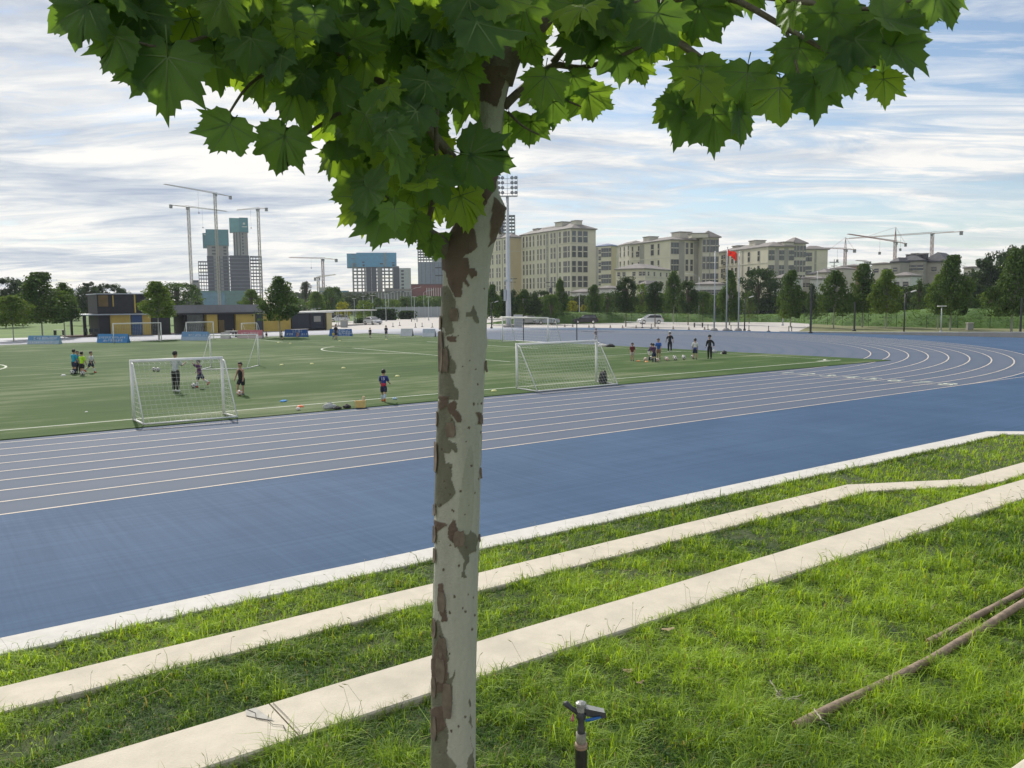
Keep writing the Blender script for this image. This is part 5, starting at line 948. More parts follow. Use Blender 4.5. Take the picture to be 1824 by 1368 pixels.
TR = [
 # left
 (72, 118, 487, 76, 575, 'plane', 'large bushy tree at the left, tallest of the clump behind the pitch'), (112, 122, 505, 46, 572, 'plane', 'tree on the right side of the left clump'), (20, 112, 525, 50, 580, 'planel', 'small light green tree at the left edge of the picture'),
 (8, 190, 495, 48, 560, 'dark', 'dark tree behind the left edge clump'), (38, 200, 498, 30, 560, 'dark', 'dark tree rising behind the small light green one'), (157, 200, 503, 34, 556, 'dark', 'dark tree left of the two storey black block'), (193, 205, 506, 42, 556, 'dark', 'dark tree behind the roof of the black block'), (216, 205, 513, 22, 556, 'dark', 'small dark tree at the right of the black block roof'), (126, 205, 515, 14, 556, 'dark', 'thin dark tree between the left clump and the black block'),
 (280, 106, 503, 58, 565, 'planel', 'bright green tree standing right before the ochre building'), (316, 190, 503, 66, 545, 'mid', 'broad dull green tree behind the bright one'), (349, 230, 510, 20, 545, 'far', 'small far tree beside the towers'),
 (448, 180, 516, 36, 550, 'planel', 'light green tree beneath the open tower frame'), (497, 103, 494, 56, 570, 'plane', 'tall leafy tree in front of the ochre building with a pointed top'), (545, 260, 501, 17, 530, 'far', 'slender dark tree right of the tall leafy one'), (563, 210, 520, 34, 552, 'planel', 'pale green tree above the white sign letters'), (592, 230, 510, 32, 560, 'mid', 'green tree behind the white canopy'), (583, 250, 523, 40, 562, 'mid', 'bushy tree left of the canopy'), (611, 190, 538, 22, 568, 'yel', 'small yellow green tree rising through the left of the canopy'), (648, 185, 536, 30, 570, 'bush', 'bright yellow green tree rising through the right of the canopy'),
 (672, 260, 531, 26, 562, 'mid', 'round tree behind the grey fence right of the canopy'), (700, 262, 533, 26, 562, 'bush', 'lighter round tree, second behind the grey fence'), (725, 258, 527, 32, 562, 'mid', 'third round tree behind the grey fence'), (752, 255, 534, 26, 562, 'mid', 'fourth round tree behind the grey fence'), (774, 250, 530, 30, 562, 'mid', 'tree half hidden by the big trunk, left side'), (630, 280, 525, 36, 560, 'far', 'dull tree behind the canopy roof'), (655, 290, 522, 36, 560, 'far', 'dull tree under the blue wrapped tower'),
 # right of the trunk
 (877, 150, 508, 30, 560, 'plane', 'leafy tree touching the right side of the big trunk'), (905, 152, 515, 34, 566, 'dark', 'dark tree behind the floodlight mast'), (934, 152, 516, 32, 562, 'plane', 'round green tree just right of the floodlight mast'), (964, 150, 518, 36, 564, 'dark', 'dark tree second to the right of the floodlight mast'), (982, 146, 524, 30, 566, 'mid', 'sparse tree over the parked white cars'), (998, 156, 497, 27, 560, 'plane', 'pointed tree before the corner of the tall cream block'),
 (1020, 170, 536, 19, 554, 'yel', 'yellow shrub tree on the embankment'), (1039, 172, 543, 10, 554, 'yel', 'tiny yellow shrub right of the yellow shrub tree'), (1034, 200, 525, 34, 560, 'far', 'dull tree behind the yellow shrubs'), (1058, 154, 508, 32, 556, 'plane', 'light crowned tree left of the two dense dark ones'), (1082, 160, 520, 30, 556, 'mid', 'small tree just left of the dense dark one'), (1115, 132, 494, 54, 556, 'col', 'dense dark tree above the dark parked car'), (1143, 165, 505, 24, 556, 'bush', 'light tree between the two dense dark ones'), (1167, 130, 500, 38, 556, 'col', 'dense dark tree above the white parked car'), (1200, 150, 484, 36, 556, 'plane', 'pointed tree just right of the white parked car'), (1226, 140, 500, 34, 556, 'dark', 'dark rounded tree left of the first flagpole'), (1252, 165, 518, 34, 560, 'mid', 'low tree behind the first flagpole'), (1275, 160, 526, 26, 560, 'mid', 'low tree between the flagpoles'),
 (1300, 140, 484, 38, 570, 'plane', 'tall tree directly behind the red flag'), (1351, 190, 478, 62, 552, 'dark', 'broad dark old tree right of the flagpoles'), (1335, 150, 520, 26, 566, 'con', 'thin conifer in front of the broad dark tree'), (1409, 128, 483, 48, 566, 'plane', 'tree with a pointed crown by the pale street lamp'), (1446, 118, 505, 26, 568, 'dcon', 'small dark conifer right of the pointed tree'), (1486, 121, 483, 54, 562, 'plane', 'broad leafy tree under the leftmost crane'), (1537, 128, 472, 52, 556, 'plane', 'taller leafy tree under the middle crane'), (1579, 122, 482, 50, 558, 'planel', 'light crowned tree below the stone house'), (1637, 138, 498, 30, 552, 'con', 'pale conifer in the gap before the dark hedge'),
 (1694, 116, 457, 58, 560, 'plane', 'tallest tree on the right, before the stone house gable'), (1672, 122, 490, 36, 556, 'planel', 'light side growth beside the tallest right tree'), (1765, 150, 518, 34, 552, 'bush', 'low bright shrub by the twin armed lamp'), (1728, 150, 525, 24, 552, 'mid', 'small tree left of the twin armed lamp base'), (1804, 114, 446, 62, 562, 'plane', 'large tree at the right edge of the picture'), (1752, 190, 463, 50, 552, 'dark', 'dark tree behind the twin armed lamp'), (1777, 190, 450, 54, 552, 'dark', 'tall dark tree between the lamp and the right edge'), (1820, 185, 436, 60, 552, 'dark', 'tallest dark tree behind the right edge'), (1612, 180, 520, 40, 550, 'dark', 'dark trees hedge piece behind the black lamp post'), (1655, 182, 512, 40, 550, 'dark', 'dark tree behind the pale conifer'), (1725, 185, 500, 40, 552, 'dark', 'dark tree behind the tallest right tree'), (1570, 185, 522, 40, 552, 'dark', 'dark shrubby tree behind the light crowned one'), (1520, 185, 528, 40, 552, 'dark', 'dark shrubby tree between the two leafy ones'), (1460, 185, 525, 40, 552, 'dark', 'dark shrubby tree behind the small dark conifer'),
]
for i, q in enumerate(TR): tree(*q, pale=q[5] in ('plane', 'planel') and q[1] < 160)
# continuous far growth that nobody could count
def woods(px0, px1, D, pyt, n, label, m, z0=0, dep=25, lf=1.1):
    V_ = []; r = rng
    px = r.uniform(px0, px1, n); D_ = D+r.uniform(0, dep, n); hmax = np.array([V(a_, pyt+6*vnoise(np.array([a_*.09]), np.array([0.]), 1.0, 77)[0], b_).z for a_, b_ in zip(px, D_)]); z = hmax*r.uniform(.02, 1, n)**.7; P = np.array([tuple(B(a_, b_, c_)) for a_, b_, c_ in zip(px, D_, z)])
    nr = r.normal(size=(n, 3)); nr /= np.linalg.norm(nr, axis=1)[:, None]; t1 = np.cross(nr, r.normal(size=(n, 3))); t1 /= np.linalg.norm(t1, axis=1)[:, None]; t2 = np.cross(nr, t1); s = (lf*r.uniform(.5, 1.3, n))[:, None]
    v = np.stack([P-t1*s*.5, P+t2*s*.4, P+t1*s*.5, P-t2*s*.4], 1).reshape(-1, 3); link('far_woods', np_mesh('far_woods', v, np.arange(n*4).reshape(-1, 4), m, np.repeat(r.uniform(.7, 1.3, n), 4)[:, None]*np.ones(3)), label=label, cat='woods', kind='stuff')
woods(505, 800, 300, 532, 6000, 'belt of mixed trees behind the grey fence left of the trunk', F['mid'], lf=1.3); woods(860, 1310, 200, 528, 12000, 'belt of growth behind the embankment road', F['mid'], dep=8, lf=.8); woods(-60, 140, 260, 530, 3000, 'distant growth behind the left clump', F['far'], lf=1.5); woods(1305, 1550, 196, 530, 7000, 'hedge belt behind the middle of the embankment', F['dark'], dep=6, lf=.7); woods(1545, 1880, 190, 511, 16000, 'dark tree belt behind the right embankment', F['dark'], dep=10, lf=.8)
woods(120, 360, 420, 535, 2500, 'distant tree line behind the black block', F['far'], lf=2); woods(500, 640, 520, 522, 2000, 'distant tree line at the small cranes', F['far'], lf=2.5)
# tufts that break up the embankment
def bank_tufts():
    n = 26000; i = rng.integers(0, len(bank_rows)-1, n); t = rng.uniform(0, 1, n); A_ = np.array([tuple(r_[0]) for r_ in bank_rows]); Hh = np.array([r_[1] for r_ in bank_rows]); P = A_[i]*(1-t[:, None])+A_[i+1]*t[:, None]; H_ = Hh[i]*(1-t)+Hh[i+1]*t; d = A_[np.minimum(i+6, len(A_)-1)]-A_[np.maximum(i-6, 0)]; d /= np.linalg.norm(d, axis=1)[:, None]; nv = np.stack([-d[:, 1], d[:, 0]], 1); sg = np.sign(((P[:, :2]-CAM[:2])*nv).sum(1)); nv *= sg[:, None]; o = rng.uniform(.1, 6, n); z = np.interp(o, [0, .7, 1.8, 3.2, 4.6, 6.5], [0, .28, .62, .9, 1, 1])*H_; x, y = P[:, 0]+nv[:, 0]*o, P[:, 1]+nv[:, 1]*o
    k = np.clip(.5+.6*vnoise(x, y, .5, 91)+rng.normal(0, .2, n), 0, 1)[:, None]; v, f, c = blades(x, y, z-.05, rng.uniform(.06, .2, n), rng.uniform(.05, .12, n), rng.uniform(.3, 1.2, n), rng.uniform(0, 6.28, n), np.array([.035, .085, .015])*(1-k)+np.array([.11, .21, .03])*k)
    link('bank_tufts', np_mesh('bank_tufts', v, f, m_grass, c), label='grass tufts on the embankment', cat='grass', kind='stuff')
bank_tufts()
# ================================================================== FENCES, WALLS, POSTS
def fence(pts, h, gap, label, m=M['green_post'], wires=5, r=.04):
    t = thing('mesh_fence', label, 'fence', pts[0]); o = Vector(pts[0]); k = 0
    for a_, b_ in zip(pts[:-1], pts[1:]):
        a_, b_ = Vector(a_), Vector(b_); n = max(1, round((b_-a_).length/gap))
        for i in range(n):
            p = a_.lerp(b_, i/n)-o; link('post', PM.get((m.name, h, r)) or PM.setdefault((m.name, h, r), MB().tube([(0, 0, 0), (0, 0, h)], r, 6, m).mesh('post')), t, loc=p)
        mb = MB(); 
        for w in range(wires): z = h*.04+(h*.94)*w/(wires-1); mb.tube([a_-o+Vector((0, 0, z)), b_-o+Vector((0, 0, z))], .008, 3, m)
        nn = int((b_-a_).length/.5); 
        for i in range(nn): p = a_.lerp(b_, (i+.5)/nn)-o; mb.tube([p+Vector((0, 0, .05)), p+Vector((0, 0, h-.05))], .006, 3, m)
        mb.build('wire_panel', parent=t)
    return t
PM = {}
off = lambda p, k: p+(Vector((CAM[0], CAM[1], 0))-p).normalized()*k
fence([off(q, 1.0) for q in bl], 1.75, 4.2, 'green mesh fence along the foot of the grassy embankment')
# low white coping wall that grows round the right bend
def wall():
    P = [(50.45, 36), (50.65, 27), (51.3, 15), (51.7, 9), (53.2, -1), (55, -10), (58, -20)]; H_ = [.06, .18, .42, .55, .62, .62, .62]; t = thing('retaining_wall', 'low pale concrete wall with light coping round the right bend of the track', 'wall', (51, 9, 0))
    o = Vector((51, 9, 0)); a_, b_ = MB(), MB()
    for i in range(len(P)-1):
        (x0, y0), (x1, y1_) = P[i], P[i+1]; h0, h1 = H_[i], H_[i+1]
        for mb, z0, z1a, z1b, w0, w1 in ((a_, -.05, h0-.06, h1-.06, 0, .3), (b_, None, h0, h1, -.03, .36)):
            zb0, zb1 = (-.05, -.05) if z0 is not None else (h0-.06, h1-.06); vs = [(x0+w0, y0, zb0), (x1+w0, y1_, zb1), (x1+w1, y1_, zb1), (x0+w1, y0, zb0), (x0+w0, y0, z1a), (x1+w0, y1_, z1b), (x1+w1, y1_, z1b), (x0+w1, y0, z1a)]
            mb.add([Vector(v)-o for v in vs], [(0, 1, 2, 3), (7, 6, 5, 4), (4, 5, 1, 0), (6, 7, 3, 2), (5, 6, 2, 1), (7, 4, 0, 3)])
    a_.build('wall_face', mat('wall_concrete', (.33, .32, .30), .9, .1, .8, stain=.25), t); b_.build('coping', M['offwhite'], t)
wall()
def lamp(px, D, pyt, label, m=M['dark'], kind='single', arm=1.0, side=1, z0=0):
    p = B(px, D, z0); h = V(px, pyt, D).z-z0; t = thing('street_lamp', label, 'street lamp', p, -YAW); r = .09 if h < 12 else .12
    MB().tube([(0, 0, 0), (0, 0, h*.5), (0, 0, h)], [r, r*.8, r*.55], 8).build('pole', m, t, smooth=True); MB().lathe([(r*1.9, 0), (r*1.9, .25), (r*1.1, .3)], 8).build('base', m, t)
    for s in ((side,) if kind != 'twin' else (1, -1)):
        if kind == 'flat': MB().box(-.45, -.2, h, .45, .2, h+.1).build('lamp_head', M['offwhite'], t); break
        e = Vector((s*arm, 0, h+arm*.28)); MB().tube([(0, 0, h-.05), (s*arm*.5, 0, h+arm*.22), e], r*.4, 6).build('arm', m, t, smooth=True)
        mb = MB(); mb.box(0, -.13, -.05, .6, .13, .05); o = mb.build('lamp_head', M['offwhite'], t, loc=e, rot=(0, -.3 if s > 0 else .3, 0)); o.scale = (s, 1, 1)
lamp(1327, 112, 532, 'dark short lamp post right of the flagpoles', arm=.5); lamp(1612, 103, 523, 'dark lamp post with a pale head in front of the embankment', arm=.6)
lamp(1395, 135, 533, 'thin grey pole lamp by the pointed tree', M['steel'], 'flat'); lamp(1678, 106, 546, 'thin grey pole beside the tallest right tree', M['steel'], 'flat')
for px, D, pt, lab in ((1445, 104, 508, 'plain dark post left on the verge'), (1523, 112, 538, 'plain dark post under the taller leafy tree'), (1820, 101, 530, 'thick dark post at the right edge')):
    p = B(px, D); h = V(px, pt, D).z; t = thing('dark_post', lab, 'post', p); MB().tube([(0, 0, 0), (0, 0, h)], [.12, .10], 8).build('pole', M['dark'], t); MB().lathe([(.24, 0), (.24, .15), (.17, .2)], 8).build('base', M['dark'], t)
lamp(1736, 190, 480, 'tall white street lamp with two arms at the right', M['steel'], 'twin', 2.2); lamp(1455, 195, 483, 'tall pale street lamp with a long arm to the right', M['steel'], 'single', 3.0); lamp(1245, 200, 493, 'tall pale street lamp before the cream blocks', M['steel'], 'single', 2.6, -1); lamp(1600, 180, 520, 'pale pole beside the light crowned tree', M['steel'], 'flat')
for px, D, pt, lab in ((631, 215, 532, 'first pale lamp from the left behind the canopy'), (647, 212, 528, 'second pale lamp behind the canopy'), (664, 205, 527, 'third pale lamp, right end of the canopy'), (687, 190, 524, 'tallest pale lamp, left of the white wedge banners'), (738, 200, 529, 'pale lamp above the left wedge banner'), (763, 195, 529, 'pale lamp beside the big trunk')): lamp(px, D, pt, lab, M['steel'], 'flat')
for px, D, pt, lab in ((692, 240, 524, 'curved pale street lamp before the red building, left one'), (733, 250, 516, 'curved pale street lamp before the red building, middle one'), (755, 250, 521, 'curved pale street lamp before the red building, right one'), (1104, 220, 497, 'curved pale street lamp before the low cream block')): lamp(px, D, pt, lab, M['steel'], 'single', 2.4)
lamp(875, 128, 540, 'small lamp post touching the right side of the big trunk', M['dark'], 'single', .5); lamp(1032, 180, 523, 'grey lamp behind the yellow shrub', M['steel'], 'flat')
# floodlight mast
def flood():
    D = 133; p = G(906, 583); h = V(904, 350, D).z; top = V(904, 312, D).z; t = thing('floodlight_mast', 'tall white floodlight mast with rows of round lamps right of the trunk', 'floodlight', p, -YAW)
    MB().tube([(0, 0, 0), (0, 0, 6), (0, 0, h)], [.45, .38, .22], 12).build('mast', mat('mast_white', (.50, .53, .57), .5, .05, 2), t, smooth=True); MB().lathe([(.9, 0), (.9, .3), (.55, .45)], 12).build('plinth', M['conc'], t)
    MB().box(-.75, -.35, 4.2, -.38, .35, 6.0).build('control_box', M['steel'], t); MB().box(-.6, -.35, 7.3, .6, .35, 7.6).build('bracket', M['steel'], t)
    w = 1.6; MB().box(-w, -.5, h, w, .5, h+.12).build('platform', M['steel'], t); H_ = top-h; fr = MB()
    for i in range(5): fr.tube([(-w+i*w/2, 0, h+.1), (-w+i*w/2, 0, top)], .035, 5)
    for j in range(4): fr.tube([(-w, 0, h+.5+j*H_/4.3), (w, 0, h+.5+j*H_/4.3)], .04, 5)
    fr.build('lamp_frame', M['steel'], t)
    lm = MB(); lm.lathe([(.05, -.2), (.15, -.16), (.26, .05), (.27, .12), (.24, .13)], 12, m=M['dark']); lm.lathe([(.235, .128), (.10, .135)], 12, m=M['lampg']); me = lm.mesh('floodlight')
    for j in range(4):
        for x in (-1.35, -.75, .75, 1.35) if True else (): link('lamp', me, t, loc=(x, -.25, h+.55+j*H_/4.3), rot=(R(75), 0, 0))
    MB().tube([(0, 0, h), (0, 0, top+.9)], .03, 5).build('lightning_rod', M['steel'], t)
flood()
def pipe_post(px, py, D=None): pass
def flagpole(px, pyt, label, flag=False):
    p = G(px, 589); D = (Vector((p.x, p.y, 0))-Vector((CAM[0], CAM[1], 0))).length; h = V(px+3, pyt, D).z; t = thing('flagpole', label, 'flagpole', p, -YAW, 'flagpoles'); MB().tube([(0, 0, 0), (0, 0, h*.5), (0, 0, h)], [.10, .08, .05], 8).build('pole', M['steel'], t, smooth=True); MB().lathe([(.5, 0), (.5, .12), (.3, .3), (.14, .34)], 10).build('base', M['conc'], t); MB().lathe([(.05, h), (.10, h+.06), (.09, h+.16), (.02, h+.2)], 8).build('finial', M['white'], t)
    if flag:
        f = thing('flag', 'red flag hanging limply from the middle flagpole', 'flag', (p.x, p.y, h-.1), -YAW); mb = MB(); nu, nv = 12, 10; vs = []
        for i in range(nu+1):
            for j in range(nv+1):
                u, v = i/nu, j/nv; x = .08+u*1.15; z = -v*.80-u*.62-.14*math.sin(u*6+v*2); y = .18*math.sin(u*9+v*2.5)*u+.08*math.sin(v*7); x *= 1-.10*v; vs.append((x, y, z))
        mb.add(vs, [(i*(nv+1)+j, i*(nv+1)+j+1, (i+1)*(nv+1)+j+1, (i+1)*(nv+1)+j) for i in range(nu) for j in range(nv)]); mb.build('cloth', M['flag'], f, smooth=True); MB().tube([(.06, 0, .05), (.06, 0, -.95)], .02, 5).build('halyard', M['offwhite'], f)
flagpole(1272, 450, 'left one of three pale flagpoles'); flagpole(1293.5, 442, 'middle flagpole carrying the red flag', True); flagpole(1315, 450, 'right one of three pale flagpoles')
# bollards and small markers along the far edge of the track
bo = MB().lathe([(.24, 0), (.24, .05), (.09, .10), (.05, .14), (.05, .62), (.07, .66), (.03, .72)], 8).mesh('bollard', M['dark'], True)
cone_m = MB().lathe([(.2, 0), (.2, .03), (.12, .05), (.05, .4), (.03, .42)], 8).mesh('low_cone', mat('cone_dull', (.22, .17, .14), .7, .1, 4), True)
BL = [(1109, 584, 0), (1133, 584, 0), (1144, 584, 1), (1160, 585, 1), (1172, 586, 0), (1199, 586, 0), (1227, 587, 0), (1255, 587, 0), (1261, 587, 1), (1302, 588.5, 1), (1334, 589, 1), (1369, 590, 1), (1405, 590.5, 1), (1410, 591, 1), (1006, 582, 0), (1020, 582, 0), (1049, 583, 0), (1058, 583, 1), (1087, 583.5, 0), (700, 582, 1), (740, 583, 1), (752, 582, 1), (770, 583, 1), (712, 580, 1)]
BL.sort(); ORD = 'first second third fourth fifth sixth seventh eighth ninth tenth eleventh twelfth thirteenth fourteenth fifteenth'.split(); cnt_ = [0, 0]
for i, (px, py, k) in enumerate(BL):
    cnt_[k] += 1; lab_ = 'small dark bollard on the plaza edge, %s bollard from the left' % ORD[cnt_[1]-1] if k else 'low dull cone on the plaza edge, %s cone from the left' % ORD[cnt_[0]-1]
    p = G(px, py); link('bollard' if k else 'low_cone', bo if k else cone_m, loc=(p.x, p.y, -.02), label=lab_, cat='bollard' if k else 'cone', group='bollards along the plaza edge' if k else 'low cones along the plaza edge')
def bin_(px, py, w, h, label, m):
    p = G(px, py); t = thing('cabinet', label, 'cabinet', p, -YAW); MB().box(-w/2, -w/3, 0, w/2, w/3, h).build('body', m, t); MB().box(-w/2-.05, -w/3-.05, h, w/2+.05, w/3+.05, h+.08).build('lid', M['offwhite'], t); MB().box(-w*.42, -w/3-.02, .12, w*.42, -w/3, h-.1).build('door', mat('cabinet_door', (.30, .32, .33), .6, .05, 2), t)
bin_(923, 583, 1.4, 1.9, 'grey equipment cabinet beside the floodlight mast', M['steel']); bin_(1727, 588, .7, .85, 'small grey box on the verge at the right', M['greyw']); bin_(613, 583, 1.1, 1.2, 'grey kiosk box by the standing man', M['greyw'])
def table(px, py, label):
    p = G(px, py); t = thing('table_set', label, 'table', p, -YAW); MB().box(-.7, -.35, .68, .7, .35, .74).build('tabletop', M['offwhite'], t)
    for x in (-.6, .6): MB().box(x-.05, -.3, 0, x+.05, .3, .68).build('leg', M['dark'], t)
table(1244, 583, 'small table standing on the plaza left of the flagpoles'); table(106, 597, 'small table standing on the grass at the left'); table(412, 600, 'low white table before the ochre building'); table(738, 573, 'table far out on the plaza')
# ================================================================== CARS
def car(p, yaw, label, paint, L_=4.5, Wd=1.82, H_=1.62, suv=True, cat='car'):
    t = thing('parked_car', label, cat, p, yaw); hw = Wd/2
    low = [(-L_/2, .35), (-L_/2+.02, .72), (-L_/2+.15, .95), (-L_*.18, 1.02), (L_*.2, 1.02 if suv else .95), (L_*.44, .86), (L_/2-.03, .68), (L_/2, .38), (L_*.45, .24), (-L_*.46, .24)]
    def extr(prof, hw0, hw1, zref):
        n = len(prof); vs = []
        for s in (-1, 1):
            for x, z in prof: w = hw0+(hw1-hw0)*max(0, min(1, (z-zref[0])/(zref[1]-zref[0]))); vs.append((x, s*w, z))
        return vs, [tuple(range(n)), tuple(range(n, 2*n))[::-1]]+[(i, n+i, n+(i+1) % n, (i+1) % n) for i in range(n)]
    v, f = extr(low[::-1], hw, hw-.06, (.7, 1.05)); mb = MB(); mb.add(v, f); bevel(mb.build('body', paint, t), .06, 3)
    r0, r1 = (-L_*.46, -L_*.40) if suv else (-L_*.36, -L_*.24); cab = [(r0, 1.0), (r1, H_-.06), (-L_*.1, H_), (L_*.05, H_-.02), (L_*.25, 1.0)]
    v, f = extr(cab[::-1], hw-.05, hw-.24, (1.0, H_)); mb = MB(); mb.add(v, f); bevel(mb.build('cabin', paint, t), .05, 2)
    gl = [(r0+.16, 1.05), (r1+.12, H_-.15), (-L_*.1, H_-.12), (L_*.04, H_-.13), (L_*.2, 1.05)]
    v, f = extr(gl[::-1], hw-.035, hw-.20, (1.0, H_)); mb = MB(); mb.add(v, f); mb.build('side_window', M['glass'], t)
    mb = MB(); w0, w1 = hw-.16, hw-.30; mb.add([(L_*.245, -w0, 1.03), (L_*.245, w0, 1.03), (L_*.065, w1, H_-.06), (L_*.065, -w1, H_-.06)], [(0, 1, 2, 3)]); mb.v = [(x+.035, y, z+.02) for x, y, z in mb.v]; mb.build('windscreen', M['glass'], t)
    mb = MB(); mb.add([(r0-.03, -w0, 1.06), (r0-.03, w0, 1.06), (r1-.03, w1, H_-.12), (r1-.03, -w1, H_-.12)], [(3, 2, 1, 0)]); mb.build('rear_window', M['glass'], t)
    wm = MB(); wm.tube([(0, -.11, 0), (0, .11, 0)], .34, 18, M['rubber']); wh_ = wm.mesh('tyre'); rm = MB().tube([(0, -.12, 0), (0, .12, 0)], .21, 10, M['chrome']).mesh('rim')
    for x in (-L_*.3, L_*.31):
        for s in (-1, 1): w_ = link('wheel', wh_, t, loc=(x, s*(hw-.1), .34)); link('rim', rm, w_)
    for s in (-1, 1): MB().box(L_/2-.14, s*.62-.17, .64, L_/2+.005, s*.62+.17, .76).build('headlight', M['lampg'], t); MB().box(-L_/2-.005, s*.68-.14, .72, -L_/2+.1, s*.68+.14, .92).build('tail_light', M['redl'], t); MB().box(L_*.2, s*(hw+.08)-.1, 1.0, L_*.24, s*(hw+.08)+.1, 1.13).build('mirror', paint, t)
    MB().box(L_/2-.02, -.4, .42, L_/2+.012, .4, .56).build('grille', M['dark'], t); return t
side = -YAW
car(G(1158, 576.5), side+math.pi+.12, 'white sport utility car parked before the embankment', M['carw'], 4.4, suv=True); car(G(1043, 576.5), side+math.pi-.1, 'black sport utility car parked before the embankment', M['carb'], 4.6)
car(G(664, 578), side-.9, 'white saloon car on the plaza left of the wedge banners', M['carw'], 4.5, 1.8, 1.48, False)
car(G(940, 577), side+math.pi+.3, 'white car right of the grey cabinet', M['carw'], 4.5, 1.8, 1.5, False); car(G(973, 577.5), side+math.pi+.35, 'silver car before the embankment end', mat('silver_car_paint', (.42, .44, .47), .25, .03, 1, metal=.4), 4.6, 1.8, 1.5, False)
for px, D, lab, m_ in ((1252, 205, 'white car passing behind the embankment near the flagpoles', 'carw'), (1322, 205, 'white van-like car left of the mixer lorry', 'carw'), (1398, 205, 'white car behind the pointed tree', 'carw'), (1375, 210, 'white car just right of the mixer lorry', 'carw'), (594, 225, 'dark car under the canopy', 'carb'), (604, 190, 'white car nose beside the planting bed', 'carw')):
    car(B(px, D), side+math.pi+.1, lab, M[m_], 4.4)
def mixer():
    p = B(1353, 200, .0); t = thing('mixer_lorry', 'white concrete mixer lorry on the road behind the embankment', 'lorry', p, side+math.pi); 
    MB().box(-4, -1.1, .7, 3.2, 1.1, 1.1).build('chassis', M['dark'], t); bevel(MB().box(2.3, -1.15, .8, 4.2, 1.15, 3.0).build('cab', M['carw'], t), .15, 3); MB().box(3.6, -1.0, 1.9, 4.23, 1.0, 2.7).build('windscreen', M['glass'], t)
    mb = MB(); P = [(-3.9, 0, 2.9), (-3.2, 0, 2.75), (-1.5, 0, 2.45), (.6, 0, 2.2), (1.7, 0, 2.1), (2.1, 0, 2.05)]; mb.tube(P, [.5, .95, 1.3, 1.25, .8, .4], 16); mb.build('drum', M['carw'], t, smooth=True)
    for x in (-3.2, -2.1, 3.1):
        for s in (-1, 1): MB().tube([(x, s*1.15, .5), (x, s*.85, .5)], .5, 14).build('wheel', M['rubber'], t)
    MB().box(-4.6, -.3, 1.6, -4.0, .3, 2.8).build('chute', M['steel'], t)
mixer()
